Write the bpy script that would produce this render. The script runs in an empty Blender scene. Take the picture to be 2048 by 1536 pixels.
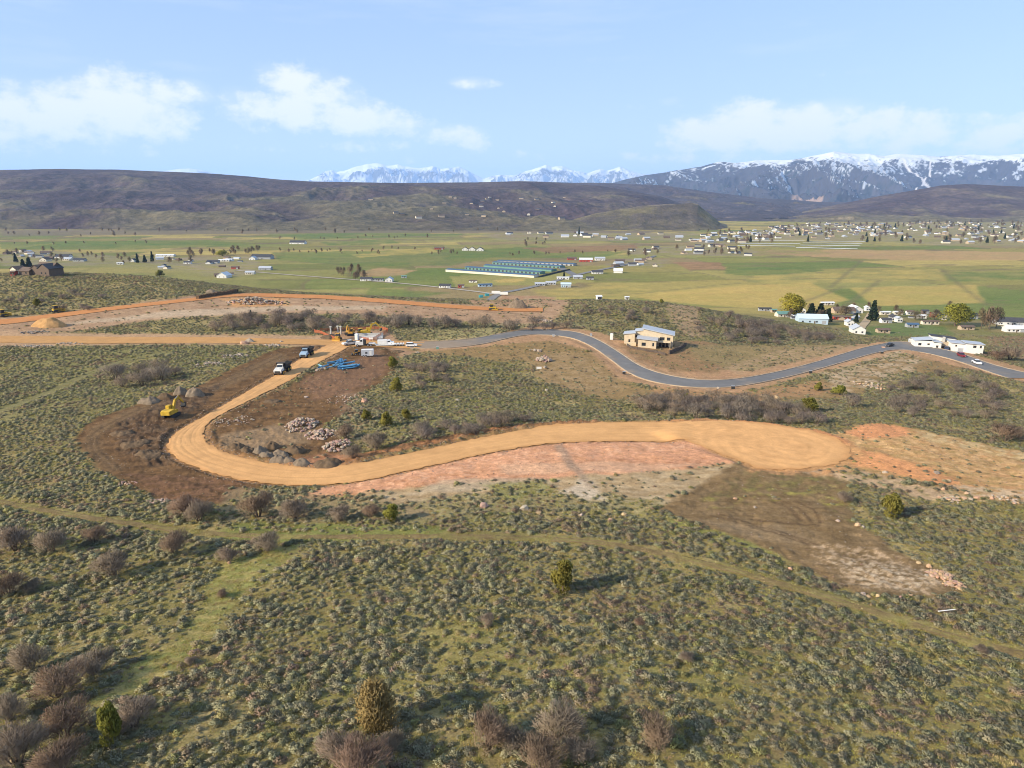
import bpy, math, random
import numpy as np
from mathutils import Vector, Matrix

random.seed(11)
rng = np.random.default_rng(11)
sc = bpy.context.scene
COL = sc.collection
R = math.radians

# ------------------------------------------------------------------ camera
F_PX = 1384.0                      # focal length in photograph pixels (2048 wide)
PITCH = math.atan(368.0 / F_PX)    # horizon lies 368 px above the centre
CZ = 42.0                          # drone height above the near slope
cam_d = bpy.data.cameras.new('camera')
cam_d.sensor_fit = 'HORIZONTAL'
cam_d.sensor_width = 36.0
cam_d.lens = F_PX / 2048.0 * 36.0
cam_d.clip_start = 1.0
cam_d.clip_end = 120000.0
cam = bpy.data.objects.new('camera', cam_d)
cam.location = (0, 0, CZ)
cam.rotation_euler = (math.pi / 2 - PITCH, 0, 0)
COL.objects.link(cam)
sc.camera = cam

# ------------------------------------------------------------------ sun, sky, exposure
SUN_EL = R(27.0)
SUN_V = Vector((-math.cos(SUN_EL) * math.cos(R(28)), -math.cos(SUN_EL) * math.sin(R(28)), math.sin(SUN_EL)))
sun_d = bpy.data.lights.new('sun', 'SUN')
sun_d.energy = 5.0
sun_d.angle = R(0.53)
sun_d.color = (1.0, 0.88, 0.69)
sun = bpy.data.objects.new('sun', sun_d)
sun.rotation_euler = SUN_V.to_track_quat('Z', 'Y').to_euler()
sun.location = (-200, -100, 300)
COL.objects.link(sun)

sc.view_settings.view_transform = 'Standard'
sc.view_settings.look = 'None'
sc.view_settings.gamma = 1.0
sc.view_settings.use_curve_mapping = False
sc.view_settings.exposure = 0.62
sc.render.engine = 'CYCLES'
sc.cycles.use_denoising = True
sc.cycles.filter_width = 1.0
sc.cycles.max_bounces = 5
sc.cycles.diffuse_bounces = 2
sc.cycles.glossy_bounces = 2
sc.cycles.transmission_bounces = 2
sc.cycles.transparent_max_bounces = 6
sc.cycles.volume_bounces = 1
sc.cycles.caustics_reflective = False
sc.cycles.caustics_refractive = False
sc.cycles.use_adaptive_sampling = False

world = bpy.data.worlds.new('World')
sc.world = world
world.use_nodes = True
wn, wl = world.node_tree.nodes, world.node_tree.links
wn.clear()


def wnode(t, **kw):
    n = wn.new(t)
    for k, v in kw.items():
        setattr(n, k, v)
    return n


def wmath(op, a, b=None, c=None, clamp=False):
    n = wnode('ShaderNodeMath', operation=op, use_clamp=clamp)
    for i, v in enumerate((a, b, c)):
        if v is None:
            continue
        if isinstance(v, (int, float)):
            n.inputs[i].default_value = v
        else:
            wl.new(v, n.inputs[i])
    return n.outputs[0]


sky = wnode('ShaderNodeTexSky', sky_type='NISHITA')
sky.sun_disc = False
sky.sun_elevation = SUN_EL
sky.sun_rotation = math.atan2(SUN_V.x, SUN_V.y)
sky.altitude = 2000
sky.air_density = 1.0
sky.dust_density = 1.4
sky.ozone_density = 1.0
tc = wnode('ShaderNodeTexCoord')
sep = wnode('ShaderNodeSeparateXYZ')
wl.new(tc.outputs['Generated'], sep.inputs[0])
AZ = wmath('ARCTAN2', sep.outputs[0], sep.outputs[1])
EL = wmath('ARCSINE', sep.outputs[2])


def cloud_noise(scale, detail, rough, sy, off):
    cmb = wnode('ShaderNodeCombineXYZ')
    wl.new(AZ, cmb.inputs[0])
    wl.new(wmath('MULTIPLY', EL, sy), cmb.inputs[1])
    cmb.inputs[2].default_value = off
    n = wnode('ShaderNodeTexNoise')
    n.inputs['Scale'].default_value = scale
    n.inputs['Detail'].default_value = detail
    n.inputs['Roughness'].default_value = rough
    wl.new(cmb.outputs[0], n.inputs['Vector'])
    return n.outputs['Fac']


def sky_dir(px, py):
    """bearing and elevation of a point in the sky"""
    a, b = (px - 1024) / F_PX, (768 - py) / F_PX
    d = Vector((a, math.cos(PITCH) + b * math.sin(PITCH), -math.sin(PITCH) + b * math.cos(PITCH))).normalized()
    return math.atan2(d.x, d.y), math.asin(d.z)


PUFFS = [(120, 300, 260, 16, .5), (560, 300, 200, 14, .5), (760, 318, 160, 14, .5), (1120, 300, 140, 20, .4), (1480, 312, 300, 14, .7), (1900, 306, 200, 16, .7), (300, 130, 160, 12, .3), (1700, 140, 200, 14, .32), (1200, 120, 150, 10, .28),
         (30, 238, 85, 46, 1.15), (110, 232, 90, 42, 1.15), (235, 216, 85, 50, 1.25), (300, 240, 80, 38, 1.05), (345, 190, 62, 20, 1.05),
         (150, 270, 170, 24, .7), (385, 258, 26, 10, .6), (590, 165, 56, 30, 1.15), (640, 195, 66, 32, 1.1), (580, 222, 105, 34, 1.15), (700, 240, 120, 30, 1.1),
         (800, 250, 80, 20, .85), (900, 270, 70, 20, .8), (950, 288, 50, 18, .75), (720, 292, 90, 17, .75), (1060, 310, 60, 18, .6),
         (950, 168, 48, 11, .62), (1340, 206, 36, 12, .55), (1270, 216, 60, 9, .4), (520, 312, 60, 10, .45),
         (1500, 244, 76, 34, 1.25), (1410, 270, 90, 30, 1.15), (1600, 256, 120, 34, 1.2), (1740, 258, 120, 32, 1.15), (1830, 276, 80, 32, 1.05),
         (1560, 290, 220, 22, .9), (2000, 268, 70, 30, 1.0), (1940, 290, 80, 18, .8), (2120, 270, 110, 40, 1.0),
         (-90, 245, 120, 45, 1.0), (-320, 270, 90, 30, .9), (2400, 255, 120, 36, .9), (-520, 200, 80, 22, .6), (2650, 280, 130, 26, .9)]
field = None
for (px, py, wx, wy, amp) in PUFFS:
    a0, e0 = sky_dir(px, py)
    sx, sy = wx / F_PX * math.cos(a0) * 1.15, wy / F_PX * 1.15
    dx = wmath('MULTIPLY', wmath('SUBTRACT', AZ, a0), 1 / sx)
    dy = wmath('MULTIPLY', wmath('SUBTRACT', EL, e0), 1 / sy)
    q = wmath('ADD', wmath('MULTIPLY', dx, dx), wmath('MULTIPLY', dy, dy))
    g = wmath('MULTIPLY', wmath('EXPONENT', wmath('MULTIPLY', q, -0.9)), amp)
    field = g if field is None else wmath('MAXIMUM', field, g)
# clouds go on round the rest of the sky in the same low band
band_n = cloud_noise(5.0, 3, 0.5, 3.0, 3.7)
behind = wmath('MULTIPLY', wmath('SUBTRACT', wmath('ABSOLUTE', AZ), 1.0, clamp=True), 3.0, clamp=True)
band_e = wmath('EXPONENT', wmath('MULTIPLY', wmath('POWER', wmath('MULTIPLY', wmath('SUBTRACT', EL, 0.12), 11.0), 2.0), -1.0))
band = wmath('MULTIPLY', wmath('MULTIPLY', wmath('MULTIPLY_ADD', band_n, 4.0, -1.7, clamp=True), band_e), behind)
field = wmath('MAXIMUM', field, band)
n1 = cloud_noise(30.0, 9, 0.66, 1.5, 0.0)
n2 = cloud_noise(9.0, 4, 0.55, 2.2, 5.0)
edge = wmath('ADD', wmath('MULTIPLY_ADD', n1, 2.0, -0.95), wmath('MULTIPLY_ADD', n2, 0.9, -0.42))
dens = wmath('ADD', field, wmath('MULTIPLY', edge, wmath('MINIMUM', wmath('MULTIPLY', field, 2.2), 1.0)))
ramp = wnode('ShaderNodeMapRange', interpolation_type='SMOOTHSTEP')
ramp.inputs['From Min'].default_value = 0.22
ramp.inputs['From Max'].default_value = 1.15
wl.new(dens, ramp.inputs['Value'])
veil_n = cloud_noise(2.6, 5, 0.6, 7.0, 9.0)
veil = wmath('MULTIPLY', wmath('MULTIPLY_ADD', veil_n, 2.6, -1.05, clamp=True), 0.30)
cmask = wmath('MAXIMUM', wmath('MULTIPLY', ramp.outputs[0], 0.84), veil)
soft_v = wmath('MULTIPLY', wmath('MULTIPLY', wmath('MINIMUM', wmath('MULTIPLY', field, 1.6), 1.0), wmath('MULTIPLY_ADD', n2, 2.0, -0.45, clamp=True)), 0.50)
cmask = wmath('MAXIMUM', cmask, soft_v)
low = wmath('MULTIPLY', wmath('EXPONENT', wmath('MULTIPLY', wmath('MAXIMUM', EL, 0.0), -8.0)), 0.42)
cmask = wmath('MAXIMUM', cmask, low)
mix = wnode('ShaderNodeMix', data_type='RGBA')
wl.new(cmask, mix.inputs['Factor'])
# pale spring sky: Nishita lifted a little towards white, all round
pale = wnode('ShaderNodeMix', data_type='RGBA')
pale.inputs['Factor'].default_value = 0.5
wl.new(sky.outputs[0], pale.inputs[6])
pale.inputs[7].default_value = (4.5, 6.8, 10.8, 1)
wl.new(pale.outputs[2], mix.inputs[6])
mix.inputs[7].default_value = (9.0, 9.0, 9.1, 1)
bg = wnode('ShaderNodeBackground')
bg.inputs['Strength'].default_value = 0.085
wl.new(mix.outputs[2], bg.inputs['Color'])
wo = wnode('ShaderNodeOutputWorld')
wl.new(bg.outputs[0], wo.inputs['Surface'])

# ------------------------------------------------------------------ helpers: noise
_perm = np.random.default_rng(5).permutation(512).astype(np.int64)
_perm = np.concatenate([_perm, _perm])
_ga = np.random.default_rng(6).uniform(0, 2 * np.pi, 512)
_gx, _gy = np.cos(_ga), np.sin(_ga)


def perlin(x, y):
    x = np.asarray(x, float); y = np.asarray(y, float)
    xi = np.floor(x).astype(np.int64); yi = np.floor(y).astype(np.int64)
    xf = x - xi; yf = y - yi
    u = xf * xf * xf * (xf * (xf * 6 - 15) + 10)
    v = yf * yf * yf * (yf * (yf * 6 - 15) + 10)

    def g(ix, iy, dx, dy):
        h = _perm[(_perm[ix & 511] + iy) & 511]
        return _gx[h] * dx + _gy[h] * dy
    n00 = g(xi, yi, xf, yf); n10 = g(xi + 1, yi, xf - 1, yf)
    n01 = g(xi, yi + 1, xf, yf - 1); n11 = g(xi + 1, yi + 1, xf - 1, yf - 1)
    a = n00 + u * (n10 - n00); b = n01 + u * (n11 - n01)
    return (a + v * (b - a)) * 1.5


def fbm(x, y, o=4, gain=0.5):
    s = 0; a = 1.0; t = 0
    for i in range(o):
        s = s + a * perlin(x + 17.3 * i, y - 9.1 * i); t += a
        x = x * 2.03; y = y * 2.03; a *= gain
    return s / t


def ridged(x, y, o=5, gain=0.55):
    s = 0; a = 1.0; t = 0
    for i in range(o):
        n = 1 - np.abs(perlin(x + 7.7 * i, y + 3.3 * i)) * 1.6
        s = s + a * n; t += a
        x = x * 2.07; y = y * 2.07; a *= gain
    return s / t


def sstep(a, b, x):
    t = np.clip((x - a) / (b - a), 0, 1)
    return t * t * (3 - 2 * t)


# ------------------------------------------------------------------ helpers: materials
MATS = {}


def nmat(name):
    m = bpy.data.materials.new(name)
    m.use_nodes = True
    nt = m.node_tree
    b = nt.nodes['Principled BSDF']
    return m, nt, b


def paint(name, col, rough=0.7, spec=0.2, metal=0.0, var=0.12, scale=1.5, vary=0.0, bump=0.0, bscale=8.0):
    """plain coloured surface with a little procedural mottling; vary = change from one instance to the next"""
    if name in MATS:
        return MATS[name]
    m, nt, b = nmat(name)
    N, L = nt.nodes, nt.links
    b.inputs['Roughness'].default_value = rough
    b.inputs['Specular IOR Level'].default_value = spec
    b.inputs['Metallic'].default_value = metal
    t = N.new('ShaderNodeTexCoord')
    n = N.new('ShaderNodeTexNoise')
    n.inputs['Scale'].default_value = scale
    n.inputs['Detail'].default_value = 4
    L.new(t.outputs['Object'], n.inputs['Vector'])
    mr = N.new('ShaderNodeMapRange')
    mr.inputs['From Min'].default_value = 0.3
    mr.inputs['From Max'].default_value = 0.7
    mr.inputs['To Min'].default_value = 1 - var
    mr.inputs['To Max'].default_value = 1 + var
    L.new(n.outputs['Fac'], mr.inputs['Value'])
    h = N.new('ShaderNodeHueSaturation')
    h.inputs['Color'].default_value = (*col, 1)
    if vary:
        oi = N.new('ShaderNodeObjectInfo')
        vr = N.new('ShaderNodeMath'); vr.operation = 'MULTIPLY_ADD'
        vr.inputs[1].default_value = 2 * vary; vr.inputs[2].default_value = 1 - vary
        L.new(oi.outputs['Random'], vr.inputs[0])
        mu = N.new('ShaderNodeMath'); mu.operation = 'MULTIPLY'
        L.new(vr.outputs[0], mu.inputs[0]); L.new(mr.outputs[0], mu.inputs[1])
        L.new(mu.outputs[0], h.inputs['Value'])
        w = N.new('ShaderNodeTexWhiteNoise'); w.noise_dimensions = '1D'
        L.new(oi.outputs['Random'], w.inputs['W'])
        hm = N.new('ShaderNodeMath'); hm.operation = 'MULTIPLY_ADD'
        hm.inputs[1].default_value = 0.06 * vary / 0.3; hm.inputs[2].default_value = 0.5 - 0.03 * vary / 0.3
        L.new(w.outputs['Value'], hm.inputs[0]); L.new(hm.outputs[0], h.inputs['Hue'])
    else:
        L.new(mr.outputs[0], h.inputs['Value'])
    L.new(h.outputs[0], b.inputs['Base Color'])
    if bump:
        n2 = N.new('ShaderNodeTexNoise'); n2.inputs['Scale'].default_value = bscale; n2.inputs['Detail'].default_value = 5
        L.new(t.outputs['Object'], n2.inputs['Vector'])
        bp = N.new('ShaderNodeBump'); bp.inputs['Strength'].default_value = bump; bp.inputs['Distance'].default_value = 0.2
        L.new(n2.outputs['Fac'], bp.inputs['Height']); L.new(bp.outputs[0], b.inputs['Normal'])
    MATS[name] = m
    return m


def vcol_mat(name, layers, bump=0.0, bscale=1.0, bdist=0.3):
    """vertex soil colour broken up by procedural noise layers (scale, low, high)"""
    m, nt, b = nmat(name)
    N, L = nt.nodes, nt.links
    b.inputs['Roughness'].default_value = 0.95
    b.inputs['Specular IOR Level'].default_value = 0.08
    at_ = N.new('ShaderNodeAttribute'); at_.attribute_name = 'soil'
    t = N.new('ShaderNodeTexCoord')
    cur = at_.outputs['Color']
    for (s, lo, hi) in layers:
        n = N.new('ShaderNodeTexNoise'); n.inputs['Scale'].default_value = s; n.inputs['Detail'].default_value = 5
        n.inputs['Roughness'].default_value = 0.65
        L.new(t.outputs['Object'], n.inputs['Vector'])
        mr = N.new('ShaderNodeMapRange'); mr.inputs['From Min'].default_value = 0.32; mr.inputs['From Max'].default_value = 0.68
        mr.inputs['To Min'].default_value = lo; mr.inputs['To Max'].default_value = hi
        L.new(n.outputs['Fac'], mr.inputs['Value'])
        h = N.new('ShaderNodeHueSaturation')
        L.new(mr.outputs[0], h.inputs['Value']); L.new(cur, h.inputs['Color'])
        cur = h.outputs[0]
    L.new(cur, b.inputs['Base Color'])
    if bump:
        n2 = N.new('ShaderNodeTexNoise'); n2.inputs['Scale'].default_value = bscale; n2.inputs['Detail'].default_value = 6
        n2.inputs['Roughness'].default_value = 0.7
        L.new(t.outputs['Object'], n2.inputs['Vector'])
        bp = N.new('ShaderNodeBump'); bp.inputs['Strength'].default_value = bump; bp.inputs['Distance'].default_value = bdist
        L.new(n2.outputs['Fac'], bp.inputs['Height']); L.new(bp.outputs[0], b.inputs['Normal'])
    return m


def leaf_mat(name, col, vary=0.25, trans=0.25):
    if name in MATS:
        return MATS[name]
    m = paint(name, col, rough=0.9, spec=0.05, var=0.25, scale=2.2, vary=vary)
    N, L = m.node_tree.nodes, m.node_tree.links
    b = N['Principled BSDF']; out = N['Material Output']
    tr = N.new('ShaderNodeBsdfTranslucent'); mx = N.new('ShaderNodeMixShader')
    L.new(b.inputs['Base Color'].links[0].from_socket, tr.inputs['Color'])
    mx.inputs[0].default_value = trans
    L.new(b.outputs[0], mx.inputs[1]); L.new(tr.outputs[0], mx.inputs[2]); L.new(mx.outputs[0], out.inputs['Surface'])
    return m


# ------------------------------------------------------------------ helpers: meshes and things
class MB:
    def __init__(s):
        s.v = []; s.f = []; s.m = []

    def add(s, vs, fs, mi=0):
        o = len(s.v)
        s.v += [tuple(p) for p in vs]
        s.f += [tuple(i + o for i in f) for f in fs]
        s.m += [mi] * len(fs)

    def box(s, x0, x1, y0, y1, z0, z1, mi=0):
        s.add([(x0, y0, z0), (x1, y0, z0), (x1, y1, z0), (x0, y1, z0), (x0, y0, z1), (x1, y0, z1), (x1, y1, z1), (x0, y1, z1)],
              [(0, 3, 2, 1), (4, 5, 6, 7), (0, 1, 5, 4), (1, 2, 6, 5), (2, 3, 7, 6), (3, 0, 4, 7)], mi)

    def hexa(s, b, t, mi=0):
        """bottom four and top four corners, both counter-clockwise"""
        s.add(list(b) + list(t), [(0, 3, 2, 1), (4, 5, 6, 7), (0, 1, 5, 4), (1, 2, 6, 5), (2, 3, 7, 6), (3, 0, 4, 7)], mi)

    def tube(s, p0, p1, r0, r1=None, n=8, mi=0, caps=True):
        r1 = r0 if r1 is None else r1
        p0 = Vector(p0); p1 = Vector(p1)
        d = (p1 - p0).normalized()
        a = d.orthogonal().normalized(); b = d.cross(a)
        vs = []
        for p, r in ((p0, r0), (p1, r1)):
            for i in range(n):
                t = 2 * math.pi * i / n
                vs.append(p + a * (r * math.cos(t)) + b * (r * math.sin(t)))
        fs = [(i, (i + 1) % n, n + (i + 1) % n, n + i) for i in range(n)]
        if caps:
            fs += [tuple(range(n - 1, -1, -1)), tuple(range(n, 2 * n))]
        s.add(vs, fs, mi)

    def beam(s, p0, p1, w, h, mi=0, h1=None, w1=None):
        """rectangular bar from p0 to p1"""
        p0 = Vector(p0); p1 = Vector(p1)
        d = (p1 - p0).normalized()
        side = d.cross(Vector((0, 0, 1)))
        side = side.normalized() if side.length > 1e-4 else Vector((1, 0, 0))
        up = side.cross(d)
        h1 = h if h1 is None else h1
        w1 = w if w1 is None else w1
        vs = []
        for p, ww, hh in ((p0, w, h), (p1, w1, h1)):
            vs += [p - side * ww / 2 - up * hh / 2, p + side * ww / 2 - up * hh / 2, p + side * ww / 2 + up * hh / 2, p - side * ww / 2 + up * hh / 2]
        s.add(vs, [(0, 1, 2, 3), (7, 6, 5, 4), (0, 4, 5, 1), (1, 5, 6, 2), (2, 6, 7, 3), (3, 7, 4, 0)], mi)

    def prism(s, poly, y0, y1, mi=0):
        """outline in x,z pushed along y"""
        n = len(poly)
        vs = [(x, y0, z) for x, z in poly] + [(x, y1, z) for x, z in poly]
        fs = [tuple(range(n)), tuple(range(2 * n - 1, n - 1, -1))] + [(i, i + n, (i + 1) % n + n, (i + 1) % n) for i in range(n)]
        s.add(vs, fs, mi)

    def mesh(s, name, mats, smooth=False):
        me = bpy.data.meshes.new(name)
        me.from_pydata(s.v, [], s.f)
        for m in (mats if isinstance(mats, (list, tuple)) else [mats]):
            me.materials.append(m)
        if any(s.m):
            me.polygons.foreach_set('material_index', s.m)
        if smooth:
            me.polygons.foreach_set('use_smooth', [True] * len(s.f))
        me.update()
        return me

    def build(s, name, mats, parent=None, smooth=False):
        return link(name, s.mesh(name, mats, smooth), parent)


def link(name, me, parent=None, loc=None, rz=0, scale=None):
    o = bpy.data.objects.new(name, me)
    COL.objects.link(o)
    if parent:
        o.parent = parent
    if loc is not None:
        o.location = loc
    if rz:
        o.rotation_euler = (0, 0, rz)
    if scale is not None:
        o.scale = scale if isinstance(scale, (tuple, list)) else (scale,) * 3
    return o


def tag(o, label, cat, group=None, kind=None):
    o['label'] = label
    if cat:
        o['category'] = cat
    if group:
        o['group'] = group
    if kind:
        o['kind'] = kind
    return o


def thing(name, label, cat, loc=(0, 0, 0), rz=0, group=None, scale=None):
    o = bpy.data.objects.new(name, None)
    COL.objects.link(o)
    o.location = loc; o.rotation_euler = (0, 0, rz)
    o.empty_display_size = 0.5
    if scale is not None:
        o.scale = scale if isinstance(scale, (tuple, list)) else (scale,) * 3
    return tag(o, label, cat, group)


def dup(root, loc, rz, label=None, group=None, scale=None):
    r = root.copy(); COL.objects.link(r)
    r.location = loc; r.rotation_euler = (0, 0, rz)
    if scale is not None:
        r.scale = scale if isinstance(scale, (tuple, list)) else (scale,) * 3
    if label:
        r['label'] = label
    if group:
        r['group'] = group
    for ch in list(root.children):
        c = ch.copy(); COL.objects.link(c); c.parent = r
        for g in ch.children:
            d = g.copy(); COL.objects.link(d); d.parent = c
    return r


def fast_mesh(name, verts, quads, mats, smooth=True, soil=None, tris=None):
    me = bpy.data.meshes.new(name)
    nv = len(verts)
    me.vertices.add(nv)
    me.vertices.foreach_set('co', np.asarray(verts, np.float32).ravel())
    faces = np.asarray(quads if quads is not None else tris, np.int32)
    k = faces.shape[1]
    nf = len(faces)
    me.loops.add(nf * k)
    me.loops.foreach_set('vertex_index', faces.ravel())
    me.polygons.add(nf)
    me.polygons.foreach_set('loop_start', np.arange(0, nf * k, k, dtype=np.int32))
    me.polygons.foreach_set('use_smooth', np.full(nf, smooth))
    me.update(calc_edges=True)
    if soil is not None:
        a = me.attributes.new('soil', 'FLOAT_COLOR', 'POINT')
        c = np.ones((nv, 4), np.float32); c[:, :3] = soil
        a.data.foreach_set('color', c.ravel())
    for m in (mats if isinstance(mats, (list, tuple)) else [mats]):
        me.materials.append(m)
    return me


def grid_quads(nr, nc):
    i = np.arange(nr * nc).reshape(nr, nc)
    return np.stack([i[:-1, :-1], i[:-1, 1:], i[1:, 1:], i[1:, :-1]], -1).reshape(-1, 4)
# ------------------------------------------------------------------ terrain: heights
CP, SP = math.cos(PITCH), math.sin(PITCH)


def ray(px, py):
    """slope of the sight line: bearing u = X/Y and rise t = dZ/dY"""
    a = (np.asarray(px, float) - 1024) / F_PX
    b = (768 - np.asarray(py, float)) / F_PX
    dy = CP + b * SP
    return a / dy, (-SP + b * CP) / dy


# surveyed spot heights: (column, row, metres below the drone)
SPOTS = [(-500, 1900, 40), (1024, 1900, 40), (2550, 1900, 40), (-700, 1536, 43.5), (0, 1536, 43), (500, 1536, 42.6), (1024, 1536, 42), (1500, 1536, 41.5), (2048, 1536, 42), (2750, 1536, 42),
         (-600, 1300, 47), (0, 1300, 46.5), (400, 1300, 46), (1024, 1300, 45), (1600, 1300, 45), (2048, 1300, 45.5), (2700, 1300, 46),
         (-600, 1060, 51), (0, 1060, 50.5), (500, 1060, 50.3), (1024, 1060, 49.6), (1500, 1060, 50), (2048, 1060, 51), (2650, 1060, 52),
         (-600, 940, 54), (0, 940, 53), (500, 940, 52.2), (1024, 940, 51.3), (1500, 940, 51.8), (2048, 940, 53.5), (2600, 940, 56),
         (-500, 860, 56), (0, 860, 55), (340, 880, 53.6), (700, 860, 53.8), (1100, 860, 53), (1500, 860, 53.3), (1800, 845, 54.2), (2048, 860, 57), (2500, 860, 60),
         (-500, 770, 57), (0, 770, 57), (350, 770, 57), (560, 755, 56.6), (900, 770, 56.5), (1200, 780, 58.5), (1450, 770, 60.5), (1750, 790, 61), (2048, 760, 67), (2500, 770, 69),
         (-500, 700, 57), (0, 700, 57), (300, 700, 57.5), (690, 695, 58.6), (1000, 690, 60), (1250, 700, 62.5), (1500, 715, 66), (1750, 700, 69), (1950, 715, 71.5), (2150, 730, 74),
         (-500, 655, 54), (0, 655, 55.5), (300, 655, 57), (700, 660, 59), (1000, 660, 61), (1200, 660, 63), (1330, 690, 63.5), (1430, 675, 69), (1700, 690, 75), (1850, 690, 73), (2048, 700, 80),
         (-500, 620, 51), (0, 620, 54), (300, 620, 55), (600, 620, 57), (900, 625, 60), (1080, 622, 62), (1250, 630, 62.5), (1350, 640, 66),
         (1110, 604, 62), (1250, 602, 62), (1380, 614, 66), (1500, 640, 76), (1620, 665, 86), (1690, 682, 91),
         (480, 586, 56), (700, 594, 58), (900, 609, 60), (1000, 612, 61), (0, 570, 50), (200, 570, 51), (80, 549, 47.2), (300, 553, 50.5), (440, 576, 55), (-300, 550, 46), (-600, 550, 45),
         (1780, 668, 97), (1900, 660, 99), (2048, 655, 100), (2400, 660, 100)]
sp = np.array(SPOTS, float)
su, st_ = ray(sp[:, 0], sp[:, 1])
sY = -sp[:, 2] / st_
cu, cv, cz = list(su), list(np.log(sY)), list(-sp[:, 2])
for uu in np.arange(-1.4, 1.41, 0.2):          # the flat valley floor beyond the bench
    for yy, dd in ((690 if uu > -0.35 else 800, 102.5), (900, 105), (1250, 106.5), (2000, 109), (4000, 113)):
        cu.append(uu); cv.append(math.log(yy)); cz.append(-dd)
    for yy in (14, 24):
        cu.append(uu); cv.append(math.log(yy)); cz.append(-38.5 if yy == 14 else -40)
cu, cv, cz = map(np.array, (cu, cv, cz))


def _k(r2):
    return 0.5 * r2 * np.log(r2 + 1e-12)


n_ = len(cu)
A = np.zeros((n_ + 3, n_ + 3))
A[:n_, :n_] = _k((cu[:, None] - cu) ** 2 + (cv[:, None] - cv) ** 2) + np.eye(n_) * 1e-3
A[:n_, n_] = 1; A[:n_, n_ + 1] = cu; A[:n_, n_ + 2] = cv
A[n_:, :n_] = A[:n_, n_:].T
w_ = np.linalg.solve(A, np.concatenate([cz, np.zeros(3)]))


def tps(u, v):
    out = w_[n_] + w_[n_ + 1] * u + w_[n_ + 2] * v
    for i in range(n_):
        out = out + w_[i] * _k((u - cu[i]) ** 2 + (v - cv[i]) ** 2)
    return out


# one sheet, finer near the road works, coarser towards the hills
vs_, y = [], 20.0
while y < 5200:
    d = np.interp(y, [20, 60, 140, 300, 450, 700, 5000], [40, 45, 52, 60, 66, 103, 112])
    vs_.append(math.log(y))
    y *= math.exp(min(1.25 * (y * y + d * d) / (692 * d * y), 0.016))
VV = np.array(vs_)
UU = np.concatenate([np.linspace(-1.35, -0.86, 50, endpoint=False), np.linspace(-0.86, 0.86, 860), np.linspace(0.86, 1.35, 51)[1:]])
NR, NC = len(VV), len(UU)
GU, GV = np.meshgrid(UU, VV)
GY = np.exp(GV); GX = GU * GY
H0 = np.zeros_like(GU)
ck = np.linspace(0, NR, 9).astype(int)
cg_u = np.linspace(-1.36, 1.36, 240); cg_v = np.linspace(VV[0] - .01, VV[-1] + .02, 330)
cgU, cgV = np.meshgrid(cg_u, cg_v)
CG = tps(cgU, cgV)


def bil(grid, u0, du, v0, dv, u, v):
    a = np.clip((u - u0) / du, 0, grid.shape[1] - 1.001); b = np.clip((v - v0) / dv, 0, grid.shape[0] - 1.001)
    i = a.astype(int); j = b.astype(int); fa = a - i; fb = b - j
    return (grid[j, i] * (1 - fa) + grid[j, i + 1] * fa) * (1 - fb) + (grid[j + 1, i] * (1 - fa) + grid[j + 1, i + 1] * fa) * fb


def base_h(u, v):
    return CZ + bil(CG, cg_u[0], cg_u[1] - cg_u[0], cg_v[0], cg_v[1] - cg_v[0], np.asarray(u, float), np.asarray(v, float))


_vm = np.linspace(math.log(26), math.log(5000), 4200)
_ym = np.exp(_vm)


def at(px, py):
    """where the sight line through a picture point meets the bare land: world X, Y"""
    px = np.atleast_1d(np.asarray(px, float)); py = np.atleast_1d(np.asarray(py, float))
    u, t = ray(px, py)
    X = np.zeros(len(u)); Y = np.zeros(len(u))
    for i in range(len(u)):
        below = (CZ + t[i] * _ym) < base_h(np.full(len(_vm), u[i]), _vm)
        k = int(np.argmax(below)) if below.any() else len(_ym) - 1
        Y[i] = _ym[k]; X[i] = u[i] * _ym[k]
    return X, Y


def at1(px, py):
    X, Y = at([px], [py])
    return float(X[0]), float(Y[0])


H = base_h(GU, GV)
near = 1 - sstep(430, 700, GY)
H += near * (0.55 * fbm(GX / 26, GY / 26, 3) + 0.22 * fbm(GX / 5.5 + 40, GY / 5.5, 3))
H += sstep(450, 800, GY) * 0.5 * fbm(GX / 160, GY / 160, 2)

# ------------------------------------------------------------------ soil colours of the land
def C(*a):
    return np.array(a, float)


OLIVE = C(.200, .160, .058); TANGR = C(.30, .225, .098); GREEN = C(.190, .170, .050); EARTH = C(.175, .118, .058)
f1 = fbm(GX / 14, GY / 14, 4); f2 = fbm(GX / 3.2 + 9, GY / 3.2, 3); f3 = fbm(GX / 45 + 5, GY / 45 - 3, 3)
soil = OLIVE + (TANGR - OLIVE) * sstep(-.05, .5, f1 + .4 * f2)[..., None]
soil = soil + (GREEN - soil) * (0.6 * sstep(.05, .5, f3 - .2 * f1))[..., None]
soil = soil + (EARTH - soil) * (0.8 * sstep(.15, .5, -f1 * .6 + f2 * .7))[..., None]
sage = np.clip(0.85 + 0.9 * f3 * 0.6 - 0.9 * sstep(.1, .6, f1), 0.34, 1.1)
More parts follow.
